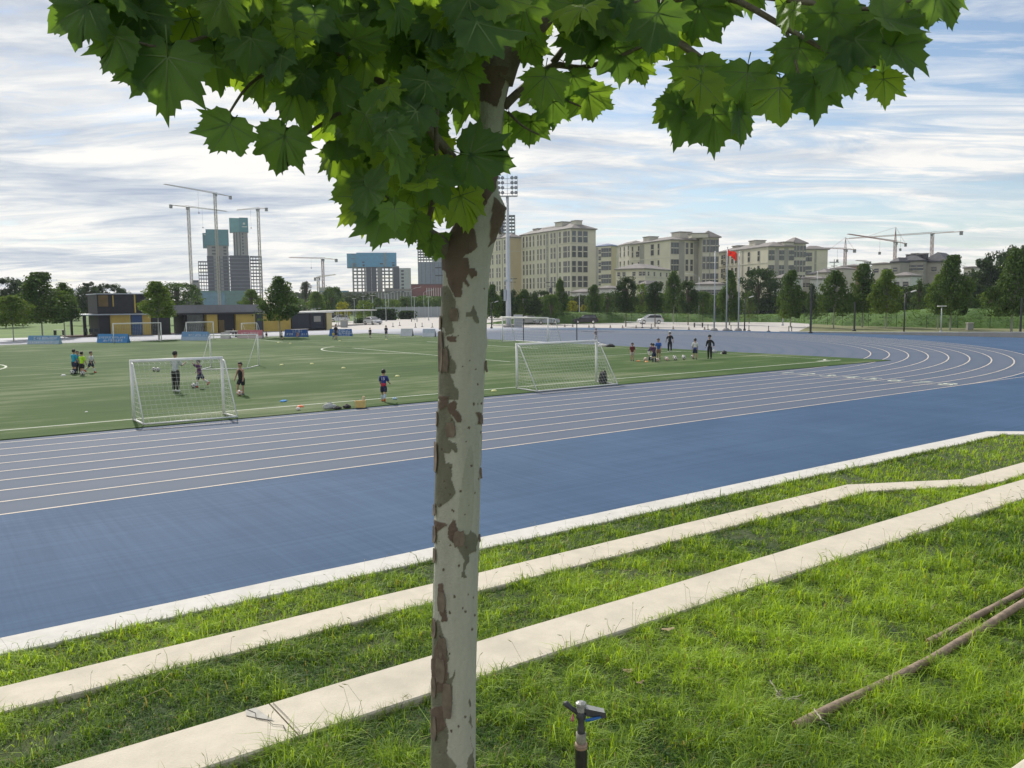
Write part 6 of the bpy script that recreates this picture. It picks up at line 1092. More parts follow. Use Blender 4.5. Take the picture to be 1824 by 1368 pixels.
# ================================================================== BUILDINGS
UP = Vector((0, 0, 1))
class Bld:
    """a box-like block from a sighted front corner A, its left end Bp and right end Cp; z0..zt"""
    def __init__(s, name, label, A, L, Rr, zt, m, z0=0, cat='building', roof=None, roof_m=None, over=.6, group=None):
        s.A, s.L, s.R = Vector((A.x, A.y, 0)), Vector((L.x, L.y, 0)), Vector((Rr.x, Rr.y, 0)); s.t = thing(name, label, cat, (A.x, A.y, 0), 0, group); s.z0, s.zt = z0, zt
        a_ = Vector((0, 0, 0)); l = s.L-s.A; r = s.R-s.A; s.l, s.r = l, r; mb = MB(); poly = [a_, r, r+l, l]; ar = sum(poly[i].x*poly[(i+1) % 4].y-poly[(i+1) % 4].x*poly[i].y for i in range(4)); poly = poly if ar > 0 else poly[::-1]
        mb.prism([(p.x, p.y) for p in poly], z0, zt, m); mb.build('wall', parent=s.t)
        if roof is not None:
            c = (r+l)/2; q = [p+(p-c).normalized()*over for p in poly]; v = [(p.x, p.y, zt) for p in q]+[(p.x, p.y, zt+.35) for p in q]; e1, e2 = q[1]-q[0], q[3]-q[0]
            if e1.length > e2.length: k = min(.45, .5*e2.length/e1.length); m1, m2 = (q[0]+q[3])/2, (q[1]+q[2])/2; r1, r2_ = m1.lerp(m2, k), m2.lerp(m1, k); ff = [(4, 5, 9, 8), (5, 6, 9), (6, 7, 8, 9), (7, 4, 8)]
            else: k = min(.45, .5*e1.length/e2.length); m1, m2 = (q[0]+q[1])/2, (q[2]+q[3])/2; r1, r2_ = m1.lerp(m2, k), m2.lerp(m1, k); ff = [(5, 6, 9, 8), (6, 7, 9), (7, 4, 8, 9), (4, 5, 8)]
            v += [(r1.x, r1.y, zt+.35+roof), (r2_.x, r2_.y, zt+.35+roof)]; mb = MB(); mb.add(v, [(3, 2, 1, 0), (0, 1, 5, 4), (1, 2, 6, 5), (2, 3, 7, 6), (3, 0, 4, 7)]+ff); mb.build('roof', roof_m or M['roof'], s.t)
    def face(s, which): 
        d = s.l if which == 'l' else s.r; n = Vector((d.y, -d.x, 0)).normalized(); n = n if n.dot(Vector((CAM[0], CAM[1], 0))-s.A) > 0 else -n; return d, n
    def windows(s, which, us, rows, w, h, m=None, fr=True, name='window'):
        """us: fractions along the face; rows: sill heights"""
        d, n = s.face(which); ang = math.atan2(d.y, d.x); flip = Vector((-math.sin(ang), math.cos(ang), 0)).dot(n) < 0; key = (round(w, 2), round(h, 2), flip)
        if key not in WM:
            sg = -1 if flip else 1; y = lambda q: q*sg
            mb = MB(); y0, y1 = sorted((y(-.05), y(.03))); mb.box(-w/2, y0, 0, w/2, y1, h, M['glass'])
            for x in (-w/2, w/2-.09): a0, a1 = sorted((y(-.05), y(.09))); mb.box(x, a0, 0, x+.09, a1, h, M['wframe'])
            a0, a1 = sorted((y(-.05), y(.10))); mb.box(-w/2+.09, a0, h*.48, w/2-.09, a1, h*.56, M['cream2']); mb.box(-w/2+.09, a0, h-.1, w/2-.09, a1, h-.001, M['wframe']); mb.box(-w/2-.08, y(.0) if sg > 0 else y(.16), -.12, w/2+.08, y(.16) if sg > 0 else 0, 0, M['cream2'])
            WM[key] = mb.mesh('window')
        for u in us:
            for z in rows: link(name, WM[key], s.t, loc=(d.x*u+n.x*.01, d.y*u+n.y*.01, z), rot=(0, 0, ang))
    def band(s, zs, which=('l', 'r'), m=None, h=.25, out=.10):
        for f in which:
            d, n = s.face(f); u = d.normalized()
            for z in zs: a_ = Vector((0, 0, 0)); q = [a_+n*.002, d+n*.002, d+n*out, a_+n*out]; mb = MB(); mb.add([(p.x, p.y, z) for p in q]+[(p.x, p.y, z+h) for p in q], [(0, 1, 2, 3), (7, 6, 5, 4), (0, 4, 5, 1), (1, 5, 6, 2), (2, 6, 7, 3), (3, 7, 4, 0)]); mb.build('cornice', m or M['cream2'], s.t)
    def slot(s, which, u0, u1, z0, z1, m, out=.06, name='bay'):
        d, n = s.face(which); q = [d*u0+n*.003, d*u1+n*.003, d*u1+n*out, d*u0+n*out]; mb = MB(); mb.add([(p.x, p.y, z0) for p in q]+[(p.x, p.y, z1) for p in q], [(0, 1, 2, 3), (7, 6, 5, 4), (0, 4, 5, 1), (1, 5, 6, 2), (2, 6, 7, 3), (3, 7, 4, 0)]); mb.build(name, m, s.t)
    def rooftop(s, fl, fr, w, d_, h, z=0, m=None, name='roof_hut'):
        c = s.l*fl+s.r*fr; l, r = s.l.normalized()*w/2, s.r.normalized()*d_/2; P = [c-l-r, c+l-r, c+l+r, c-l+r]; mb = MB(); ar = sum(P[i].x*P[(i+1) % 4].y-P[(i+1) % 4].x*P[i].y for i in range(4)); P = P if ar > 0 else P[::-1]; mb.prism([(p.x, p.y) for p in P], s.zt+z, s.zt+z+h); mb.build(name, m or M['cream2'], s.t)
        q = [p+(p-c)*.12 for p in P]; mb = MB(); mb.prism([(p.x, p.y) for p in q], s.zt+z+h, s.zt+z+h+.25); mb.build('roof_slab', M['roof'], s.t)
WM = {}
def zat(px, py, D): return V(px, py, D).z
def rect_right(A, L, px, k=1.0):      # right corner: perpendicular to A-L through the bearing px
    l = (L-A); l.z = 0; n = Vector((-l.y, l.x, 0)).normalized(); best = None
    v = (A-Vector(CAM)); v.z = 0
    for s in (1, -1):
        q = n*s
        if q.dot(v) < 0: continue
        for w in np.linspace(6, 34, 400):
            P = A+q*w; d = P-Vector(CAM); zc_ = d.dot(Vector(fw)); x = 912+FP*d.dot(Vector(r2))/zc_
            if best is None or abs(x-px) < best[0]: best = (abs(x-px), P)
    return best[1]
# block 2 (tall cream block, sharp corner)
A_ = B(1017, 317); L_ = B(928, 348); b2 = Bld('apartment_block', 'tallest cream apartment block with a hipped roof, its corner just right of the floodlight mast', A_, L_, rect_right(A_, L_, 1061), zat(1017, 407.5, 317), M['cream'], roof=2.6, over=.9, group='cream apartment blocks'); H2 = b2.zt
st = 5.62; rows = [H2-4.9-st*i for i in range(6)]
b2.windows('l', [.035, .085, .12, .20, .30, .36], rows, 1.2, 4.2); b2.windows('l', [.50, .57, .63, .72, .79, .86, .93], rows, .95, 4.2); b2.windows('r', [.12], rows, 1.8, 4.2) 
b2.windows('r', [.36, .58], rows, 2.0, 4.2); b2.slot('l', .42, .465, 0, H2-.3, M['greyw'], .05); b2.slot('l', .245, .26, 0, H2-.3, M['greyw'], .05); b2.band([H2-5.9+.4, H2-.45], m=M['cream2']); b2.windows('l', [.445], [H2-2.6-2.81*i for i in range(11)], 1.1, 1.5)
b2.rooftop(.82, .5, 4, 5, 2.4); b2.rooftop(.55, .5, 9, 4, 1.9); b2.rooftop(.36, .5, 5, 5, 3.6); b2.rooftop(.12, .5, 3, 3, 3.4)
# block 1
A_ = B(907, 345); L_ = B(868, 362); b1 = Bld('apartment_block', 'apartment block with a warm blank gable directly behind the floodlight mast', A_, L_, rect_right(A_, L_, 929), zat(907, 423, 345), M['cream'], roof=1.6, over=.7, group='cream apartment blocks'); b1.slot('r', .01, .99, 0, b1.zt-.4, M['yellow_wall'], .04, 'gable_wall'); b1.band([b1.zt-5.6], m=M['cream2']); rows = [b1.zt-4.8-5.6*i for i in range(6)]; b1.windows('l', [.07, .17, .40, .52, .72, .84, .94], rows, 1.1, 4.0); b1.rooftop(.6, .5, 5, 5, 2.4); b1.slot('l', .26, .30, 0, b1.zt-.3, M['greyw'], .05)  # sunlit warmth of the gable end is painted as a wall colour
# block 3 (narrow, between)
A_ = B(1088, 400); L_ = B(1060, 405); b3 = Bld('apartment_block', 'narrow set back block with a bluish roof between two cream blocks', A_, L_, rect_right(A_, L_, 1104), zat(1075, 438.5, 400), M['cream'], roof=1.2, roof_m=M['blue_roof'], group='cream apartment blocks'); b3.slot('l', .80, 1.0, 0, b3.zt-.3, M['greyw'], .05); b3.slot('r', .02, .6, 0, b3.zt+.0-.3, M['yellow_wall'], .05, 'gable_wall'); rows = [b3.zt-3.4-3.0*i for i in range(9)]; b3.windows('l', [.70], rows, 1.4, 1.9); rows = [b3.zt-5-6.2*i for i in range(5)]; b3.windows('l', [.52, .36, .24, .06], rows, 1.5, 4.2)
# block 4: cream slab with bays and a corner tower
A_ = B(1193, 300); L_ = B(1121, 322); b4 = Bld('apartment_block', 'long cream block with grey recesses behind the low cream block', A_, L_, rect_right(A_, L_, 1262), zat(1193, 428, 300), M['cream'], roof=2.0, over=.8, group='cream apartment blocks'); H4 = b4.zt; rows = [H4-4.7-5.9*i for i in range(4)]
b4.windows('l', [.27], rows, 1.0, 4.0); b4.windows('l', [.42], rows, 1.9, 4.0); b4.windows('l', [.76, .92], rows, 1.0, 4.0); b4.windows('l', [.80], rows, 1.4, 2); b4.slot('l', .62, .73, 0, H4-.3, M['greyw'], .06); b4.band([H4-6.0], ('l',), M['cream2'])
b4.slot('r', .22, .36, 0, H4-.3, M['greyw'], .06); b4.slot('r', .60, .76, 0, H4-.3, M['greyw'], .06); b4.windows('r', [.05, .12, .18, .42, .54, .82, .93], rows, 1.15, 4.0); b4.rooftop(.75, .3, 4, 4, 2.6); b4.rooftop(.2, .5, 5, 5, 3.2); b4.rooftop(.95, .5, 3, 4, 1.2)
A_ = B(1279, 305); L_ = B(1250, 303); b4b = Bld('apartment_block', 'corner tower of pale bays with a wide hipped roof left of the flagpoles', A_, L_, rect_right(A_, L_, 1281), zat(1265, 424, 305), M['cream2'], roof=2.4, over=1.0, group='cream apartment blocks'); rows = [b4b.zt-5.0-5.9*i for i in range(5)]; b4b.windows('l', [.1, .3, .45, .66, .9], rows, 1.1, 4.4); b4b.slot('l', .52, .58, 0, b4b.zt-.3, M['greyw'], .06); b4b.rooftop(1.2, .2, 6, 4, 1.4)
# low block in front
A_ = B(1149, 258); L_ = B(1097, 262); b6 = Bld('low_block', 'lower cream block with a grey hipped roof in front of the long cream block', A_, L_, rect_right(A_, L_, 1193, 1), zat(1149, 479.5, 258), M['cream'], roof=1.7, over=.8, group='cream apartment blocks'); rows = [b6.zt-1.6, b6.zt-5.6]; b6.windows('l', [.04, .16, .38, .72, .9], [b6.zt-1.9], 1.0, 1.2); b6.windows('l', [.04, .16, .38, .72, .9], [b6.zt-6.8], 1.1, 3.4); b6.windows('r', [.12, .35, .6, .85], [b6.zt-1.9], 1.0, 1.2); b6.windows('r', [.12, .35, .6, .85], [b6.zt-6.8], 1.1, 3.4); b6.band([b6.zt-2.5])
# block 5 group
A_ = B(1366, 290); L_ = B(1279, 318); b5 = Bld('apartment_block', 'cream block with a blank face directly behind the flag', A_, L_, rect_right(A_, L_, 1412), zat(1366, 440, 290), M['cream'], roof=1.7, over=.8, group='cream apartment blocks'); H5 = b5.zt; rows = [H5-4.3-4.9*i for i in range(4)]
b5.windows('l', [.17, .36, .62, .70, .80, .92], rows, 1.3, 3.3); b5.windows('l', [.87], [H5-2.3-2.45*i for i in range(8)], 1.3, 1.4); b5.slot('l', .47, .50, 0, H5-.3, M['greyw'], .05); b5.band([H5-5.2], ('l',)); b5.slot('r', .28, .42, 0, H5-.3, M['greyw'], .06); b5.slot('r', .62, .78, 0, H5-.3, M['greyw'], .06); b5.windows('r', [.08, .20, .48, .57, .85, .95], rows, 1.1, 3.3); b5.rooftop(.8, .5, 4, 4, 2); b5.rooftop(.45, .5, 4, 4, 3); b5.rooftop(.1, .8, 6, 4, 1.6)
A_ = B(1433, 300); L_ = B(1411, 297); b5b = Bld('apartment_block', 'pale bayed corner tower at the right end of the block behind the flag', A_, L_, rect_right(A_, L_, 1435), zat(1422, 435, 300), M['cream2'], roof=2.0, over=.9, group='cream apartment blocks'); rows = [b5b.zt-4.4-4.9*i for i in range(5)]; b5b.windows('l', [.1, .36, .62, .88], rows, 1.0, 3.8)
A_ = B(1472, 330); L_ = B(1434, 326); b5c = Bld('apartment_block', 'rightmost cream block of the row with a blank right half', A_, L_, rect_right(A_, L_, 1477), zat(1455, 445.5, 330), M['cream'], roof=1.3, over=.8, group='cream apartment blocks'); rows = [b5c.zt-4.2-4.9*i for i in range(4)]; b5c.windows('l', [.95, .82], rows, 1.5, 3.2); b5c.slot('l', .52, .62, 0, b5c.zt-.3, M['greyw'], .06); b5c.band([b5c.zt-5], ('l',))
A_ = B(1124, 345); L_ = B(1100, 360); bf = Bld('apartment_block', 'shaded cream wing joining the bluish roofed block and the long cream block', A_, L_, rect_right(A_, L_, 1128), zat(1112, 436, 350), M['cream2'], roof=1.2, group='cream apartment blocks'); bf.windows('l', [.2, .5, .8], [bf.zt-4.6-5.9*i for i in range(4)], 1.1, 4.0); bf.slot('l', .93, 1.0, 0, bf.zt-.3, M['greyw'], .05)
# far filler block between
A_ = B(1279, 420); L_ = B(1262, 420); Bld('apartment_block', 'sliver of a far cream block behind the corner tower', A_, L_, rect_right(A_, L_, 1290), zat(1280, 438, 420), M['cream2'], roof=1, group='cream apartment blocks').windows('l', [.3, .7], [20, 14, 8], 1.4, 4)
# low houses and sheds
def shed(px0, px1, D, pt, label, m, roof_m, ridge=1.4, wins=0, depth=8, cat='house', name='house', wm=(1.2, 1.1)):
    A_ = B(px1, D); L2 = B(px0, D+1.5); dd = (A_-L2); n = Vector((-dd.y, dd.x, 0)).normalized(); n = n if n.dot(A_-Vector(CAM)) > 0 else -n; b = Bld(name, label, A_, L2, A_+n*depth, zat((px0+px1)/2, pt, D), m, roof=ridge, roof_m=roof_m, over=.4, cat=cat)
    if wins: b.windows('l', [(i+.5)/wins for i in range(wins)], [b.zt-2.2], *wm); 
    return b
shed(1231, 1285, 205, 508, 'long low white shed with a row of windows behind the first flagpole', M['offwhite'], M['roof'], .7, 6, 8, 'shed', 'shed'); shed(1377, 1401, 215, 497, 'small white gabled shed right of the broad dark tree', M['offwhite'], M['roof'], .9, 3, 9, 'shed', 'shed'); shed(1425, 1463, 225, 496, 'white two storey cabin block behind the pale street lamp', M['greyw'], M['roof'], .4, 4, 6, 'cabin', 'cabin'); shed(1442, 1464, 222, 498, 'blank pale shed end beside the cabin block', M['offwhite'], M['roof'], .3, 0, 6, 'shed', 'shed'); shed(1452, 1472, 235, 487, 'roof of a dark tiled house beside the rightmost cream block', M['cream2'], M['roof'], 1.0, 2); shed(1437, 1485, 240, 489, 'dark roofed low house below the rightmost cream block', M['cream2'], M['roofd'], 1.2, 3)
shed(1478, 1500, 250, 480, 'pale house left of the leftmost crane', M['cream2'], M['roof'], .6, 2); shed(1497, 1533, 260, 475, 'reddish and pale house at the foot of the leftmost crane', mat('pink_render', (.36, .25, .20), .9, .1, .3), M['roof'], .5, 4); shed(1551, 1584, 255, 471, 'pale flat roofed house left of the stone house', M['cream2'], M['roof'], .4, 2)
h1 = shed(1640, 1683, 228, 467, 'gabled right wing of the stone house below the right crane', mat('stone_render', (.36, .34, .31), .9, .1, .6), M['roofd'], 2.2, 1, 12); h2 = shed(1596, 1642, 226, 466, 'stone house with dark dormered roof below the right crane', MATS['stone_render'], M['roofd'], 1.6, 4, 10, wm=(1.7, 1.4)); h2.windows('l', [.2, .5, .8], [h2.zt-5.2], 1.7, 1.6)
h2.rooftop(.25, .3, 1.6, 1.2, 1.1, .6, M['roofd'], 'dormer'); h2.rooftop(.45, .3, 1.6, 1.2, 1.3, .6, M['roofd'], 'dormer'); h2.rooftop(.65, .3, 1.6, 1.2, 1.1, .6, M['roofd'], 'dormer'); h2.rooftop(.1, .3, 1.6, 1.2, 1.2, .6, M['roofd'], 'dormer')
shed(1585, 1600, 224, 468, 'left end bay of the stone house', MATS['stone_render'], M['roofd'], 1.0, 1, 8); shed(1588, 1620, 210, 493, 'low white outbuilding below the stone house', M['offwhite'], M['roof'], .8, 2, 6, 'shed', 'shed'); shed(1714, 1732, 260, 478, 'pale house behind the twin armed lamp', M['cream2'], M['roof'], .3, 2)
shed(1018, 1046, 210, 522, 'small white house behind the yellow shrub', M['offwhite'], M['roof'], .8, 4, 6); shed(1066, 1086, 215, 515, 'pale shed roof right of the tall cream block', M['offwhite'], M['roof'], .6, 2, 6, 'shed', 'shed'); shed(1139, 1152, 210, 508, 'pale shed gable behind the second dark tree', M['offwhite'], M['roof'], .8, 1, 6, 'shed', 'shed')
# ------------------------------------------------------------------ towers under construction
def frame_tower(name, label, px0, px1, D, pyt, pyb, floors, cols, m, depth=18, solid=None, group='towers under construction'):
    A_ = B(px1, D); L2 = B(px0, D); z0, z1 = max(0, zat(px0, pyb, D)), zat(px0, pyt, D); l = L2-A_; n = Vector((fw[0], fw[1], 0)).normalized(); t = thing(name, label, 'tower', (A_.x, A_.y, 0), 0, group); u = l.normalized(); ang = math.atan2(l.y, l.x); W_ = l.length
    sgn = 1 if Vector((-math.sin(ang), math.cos(ang), 0)).dot(n) > 0 else -1; y0, y1 = (0, depth) if sgn > 0 else (-depth, 0)
    sl = MB().box(0, y0, 0, W_, y1, .45).mesh('floor_slab', m)
    for i in range(floors+1): link('floor_slab', sl, t, loc=(0, 0, z0+(z1-z0)*i/floors), rot=(0, 0, ang))
    cw = min(1.0, W_/cols*.22); cm = MB().box(-cw/2, 0, 0, cw/2, cw, z1-z0).mesh('column', m)
    for i in range(cols+1):
        for k in ((0.1, depth-cw-.1) if sgn > 0 else (-cw-.1, -depth+.1)):
            x = min(max(W_*i/cols, cw/2), W_-cw/2); link('column', cm, t, loc=(Vector((math.cos(ang), math.sin(ang), 0))*x+Vector((-math.sin(ang), math.cos(ang), 0))*k+UP*(z0+.001)), rot=(0, 0, ang))
    if solid:
        for (a0, a1, f0, f1, mm, nm) in solid: o = MB().box(W_*a0, y0-.25, 0, W_*a1, y1+.25, (z1-z0)*(f1-f0)).build(nm, mm, t, loc=(0, 0, z0+(z1-z0)*f0), rot=(0, 0, ang))
    return t
def slab(name, label, px0, px1, D, pyt, pyb, m, depth=18, group='towers under construction', cat='tower', parts=()):
    A_ = B(px1, D); L2 = B(px0, D); z0, z1 = max(0, zat(px0, pyb, D)), zat(px0, pyt, D); l = L2-A_; n = Vector((fw[0], fw[1], 0)).normalized(); t = thing(name, label, cat, (A_.x, A_.y, 0), 0, group); ang = math.atan2(l.y, l.x); W_ = l.length; sgn = 1 if Vector((-math.sin(ang), math.cos(ang), 0)).dot(n) > 0 else -1; t.rotation_euler = (0, 0, ang)
    q = lambda a, b: sorted((a*sgn, b*sgn)); y = q(0, depth); MB().box(0, y[0], z0, W_, y[1], z1).build('wall', m, t)
    for (a0, a1, p0, p1, mm, nm, out) in parts:    # a: fraction from the right end, p: photo heights
        y = q(-out, depth*.5); MB().box(W_*a0, y[0], zat(px0, p1, D), W_*a1, y[1], zat(px0, p0, D)).build(nm, mm, t)
    return t
dk, cn = M['conc_d'], M['conc']
lines = lambda n, p0, p1, a0, a1, o=1.0: [(a0, a1, p0+(p1-p0)*(i+.8)/n, p0+(p1-p0)*(i+1)/n, M['mid_line'], 'floor_line', o) for i in range(n)]
M['mid_line'] = mat('floor_line', (.11, .115, .14), .9, .1, .4)
slots = lambda n, p0, p1, a0, a1: [(a0, a1, p0+(p1-p0)*i/n, p0+(p1-p0)*(i+.55)/n, M['black'], 'opening', .15) for i in range(n)]
slab('core_tower', 'left construction tower core wrapped in teal sheeting at the top', 373, 411, 905, 437, 545, cn, 26, parts=[(-.03, 1.03, 408.5, 437, M['teal'], 'teal_screen', 1.2), (.06, .28, 456, 545, dk, 'dark_scaffold', .6), (.42, .60, 456, 545, dk, 'dark_scaffold', .5), (.72, 1.02, 456, 545, dk, 'dark_scaffold', .7)]+lines(14, 456, 545, .06, 1.02, .8)+slots(3, 439, 456, .10, .24)+slots(3, 439, 456, .58, .78))
slab('stair_tower', 'narrow teal clad shaft stepping out left of the teal wrapped core', 366, 374, 912, 415, 441, M['teal'], 14, parts=[(.3, .7, 417, 419, M['offwhite'], 'pale_patch', .4)])
slab('core_tower', 'right, taller construction tower core with a teal box on top', 420, 446, 900, 413, 545, cn, 24, parts=[(-.06, .55, 387.5, 413, M['teal'], 'teal_screen', 1.2), (.55, 1.22, 388.5, 413.5, mat('teal_mesh_pale', (.09, .27, .30), .8, .1, .3), 'teal_screen', .8), (.15, .30, 396.5, 400, M['offwhite'], 'emblem', 1.5), (.02, .38, 403, 404.6, M['offwhite'], 'emblem_line', 1.5), (-.05, 1.3, 455, 545, dk, 'dark_scaffold', .9)]+lines(14, 455, 545, -.05, 1.3)+[(.5, .56, 414, 455, dk, 'groove', .1), (.72, .78, 414, 455, dk, 'groove', .1), (.9, .95, 414, 455, dk, 'groove', .1)]+slots(7, 415, 455, .30, .40))
frame_tower('open_frame', 'open concrete floors on the left of the teal wrapped cores', 356, 374, 910, 466, 540, 12, 4, dk, 20); frame_tower('open_frame', 'open concrete floors at the right of the taller core', 448, 469.5, 905, 457, 545, 15, 4, dk, 22); frame_tower('open_frame', 'open concrete floors between the two cores', 409, 421, 912, 457, 545, 15, 3, dk, 20)
slab('site_hoarding', 'green and blue hoarding round the foot of the left towers', 352, 442, 850, 518, 545, M['greenm'], 4, group=None, cat='hoarding', parts=[(.02, .45, 518, 545, M['greenm'], 'panel', .5), (.46, .9, 521, 545, mat('blue_hoarding', (.07, .20, .30), .8, .2, .3), 'panel', .6)])
slab('grey_block', 'small grey block left of the open concrete floors', 343, 357, 880, 503, 545, cn, 14, group=None, cat='building', parts=[(.1, .8, 499, 503, dk, 'roof_hut', -.5)])
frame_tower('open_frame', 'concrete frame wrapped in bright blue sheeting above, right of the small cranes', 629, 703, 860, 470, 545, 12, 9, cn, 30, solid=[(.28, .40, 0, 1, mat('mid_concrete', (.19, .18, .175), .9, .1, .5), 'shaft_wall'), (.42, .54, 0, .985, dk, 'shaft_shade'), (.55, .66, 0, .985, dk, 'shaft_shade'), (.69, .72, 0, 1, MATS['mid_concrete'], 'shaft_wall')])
slab('blue_screen', 'bright blue sheeting box round the top of the concrete frame', 637, 708, 858, 450, 475.5, M['bluem'], 30, cat='site screen', parts=[(.05, .12, 467.5, 469, M['black'], 'opening', .3), (.05, .11, 471, 474, M['black'], 'opening', .3), (.80, .86, 466, 468, M['black'], 'opening', .3), (.80, .85, 471, 474, M['black'], 'opening', .3), (.34, .42, 469, 471, dk, 'opening', .3), (.25, .33, 450, 475, mat('faded_blue', (.14, .24, .30), .8, .2, .3), 'faded_sheet', .4)])
slab('blue_screen', 'paler left side of the bright blue sheeting box', 620, 637.5, 862, 451.5, 476, mat('blue_mesh2', (.08, .28, .45), .8, .1, .3), 26, cat='site screen', parts=[(.2, .55, 453, 454.2, M['blue_roof'], 'emblem', .3), (.2, .55, 460, 461, M['blue_roof'], 'emblem', .3)])
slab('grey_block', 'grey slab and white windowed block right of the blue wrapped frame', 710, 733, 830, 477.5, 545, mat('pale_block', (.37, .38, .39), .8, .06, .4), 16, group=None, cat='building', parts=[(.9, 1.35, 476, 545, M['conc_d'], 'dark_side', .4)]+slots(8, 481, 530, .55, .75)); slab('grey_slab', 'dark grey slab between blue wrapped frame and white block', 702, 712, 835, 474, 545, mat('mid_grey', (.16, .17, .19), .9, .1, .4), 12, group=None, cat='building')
frame_tower('open_frame', 'frame floors of the tall tower partly hidden by the tree branch', 745.5, 792, 700, 415, 467.5, 11, 9, mat('mid_grey2', (.17, .18, .20), .9, .1, .4), 16, solid=[(0, .42, 0, 1, mat('tower_grey', (.24, .26, .29), .8, .1, .3), 'core_wall')]); slab('glass_tower', 'glass clad lower part of the tall tower left of the trunk', 745.5, 792, 699, 467.5, 545, M['glasst'], 18, parts=[(.35, .36, 467.5, 545, dk, 'mullion', .2), (.42, .43, 467.5, 545, dk, 'mullion', .2), (.52, .53, 467.5, 545, dk, 'mullion', .2), (.1, .11, 467.5, 545, dk, 'mullion', .2), (.2, .21, 467.5, 545, dk, 'mullion', .2), (.02, .34, 476, 478, dk, 'mullion', .2), (.02, .34, 490, 492, dk, 'mullion', .2), (.7, .71, 467.5, 545, dk, 'mullion', .2), (.85, .86, 467.5, 545, dk, 'mullion', .2)])
frame_tower('open_frame', 'open tower frame rising behind the apartment block at the mast', 882, 919, 760, 384, 440, 9, 6, mat('mid_grey3', (.20, .20, .21), .9, .1, .4), 16, solid=[(.55, .85, 0, .95, dk, 'core_wall')])
slab('red_building', 'long dark red clad building behind the trees left of the trunk', 733, 800, 600, 507, 545, M['redb'], 20, group=None, cat='building', parts=[(.1+.06*i, .115+.06*i, 513, 545, M['offwhite'], 'fin', .3) for i in range(9)]+[(0, 1, 506, 508, mat('dull_red', (.12, .05, .05), .8, .1, .4), 'parapet', .4)])
slab('station_building', 'wide low building with pale roof and thin columns left of the red building', 621, 733, 590, 521, 545, mat('station_grey', (.22, .22, .22), .8, .2, .2), 20, group=None, cat='building', parts=[(.0, .42, 515, 519, M['roof'], 'roof', 3), (.3, 1.0, 519.5, 521.5, M['roof'], 'roof', 2)]+[(.02+.05*i, .028+.05*i, 521.5, 545, M['offwhite'], 'column', 1.2) for i in range(19)])
slab('far_shed', 'low blue roofed sheds behind the trees at the small cranes', 570, 622, 800, 518, 545, mat('blue_shed', (.10, .24, .36), .8, .2, .2), 20, group=None, cat='shed', parts=[(.3, 1.0, 512, 519, M['far'] if 'far' in M else M['greyw'], 'roof', 1)])
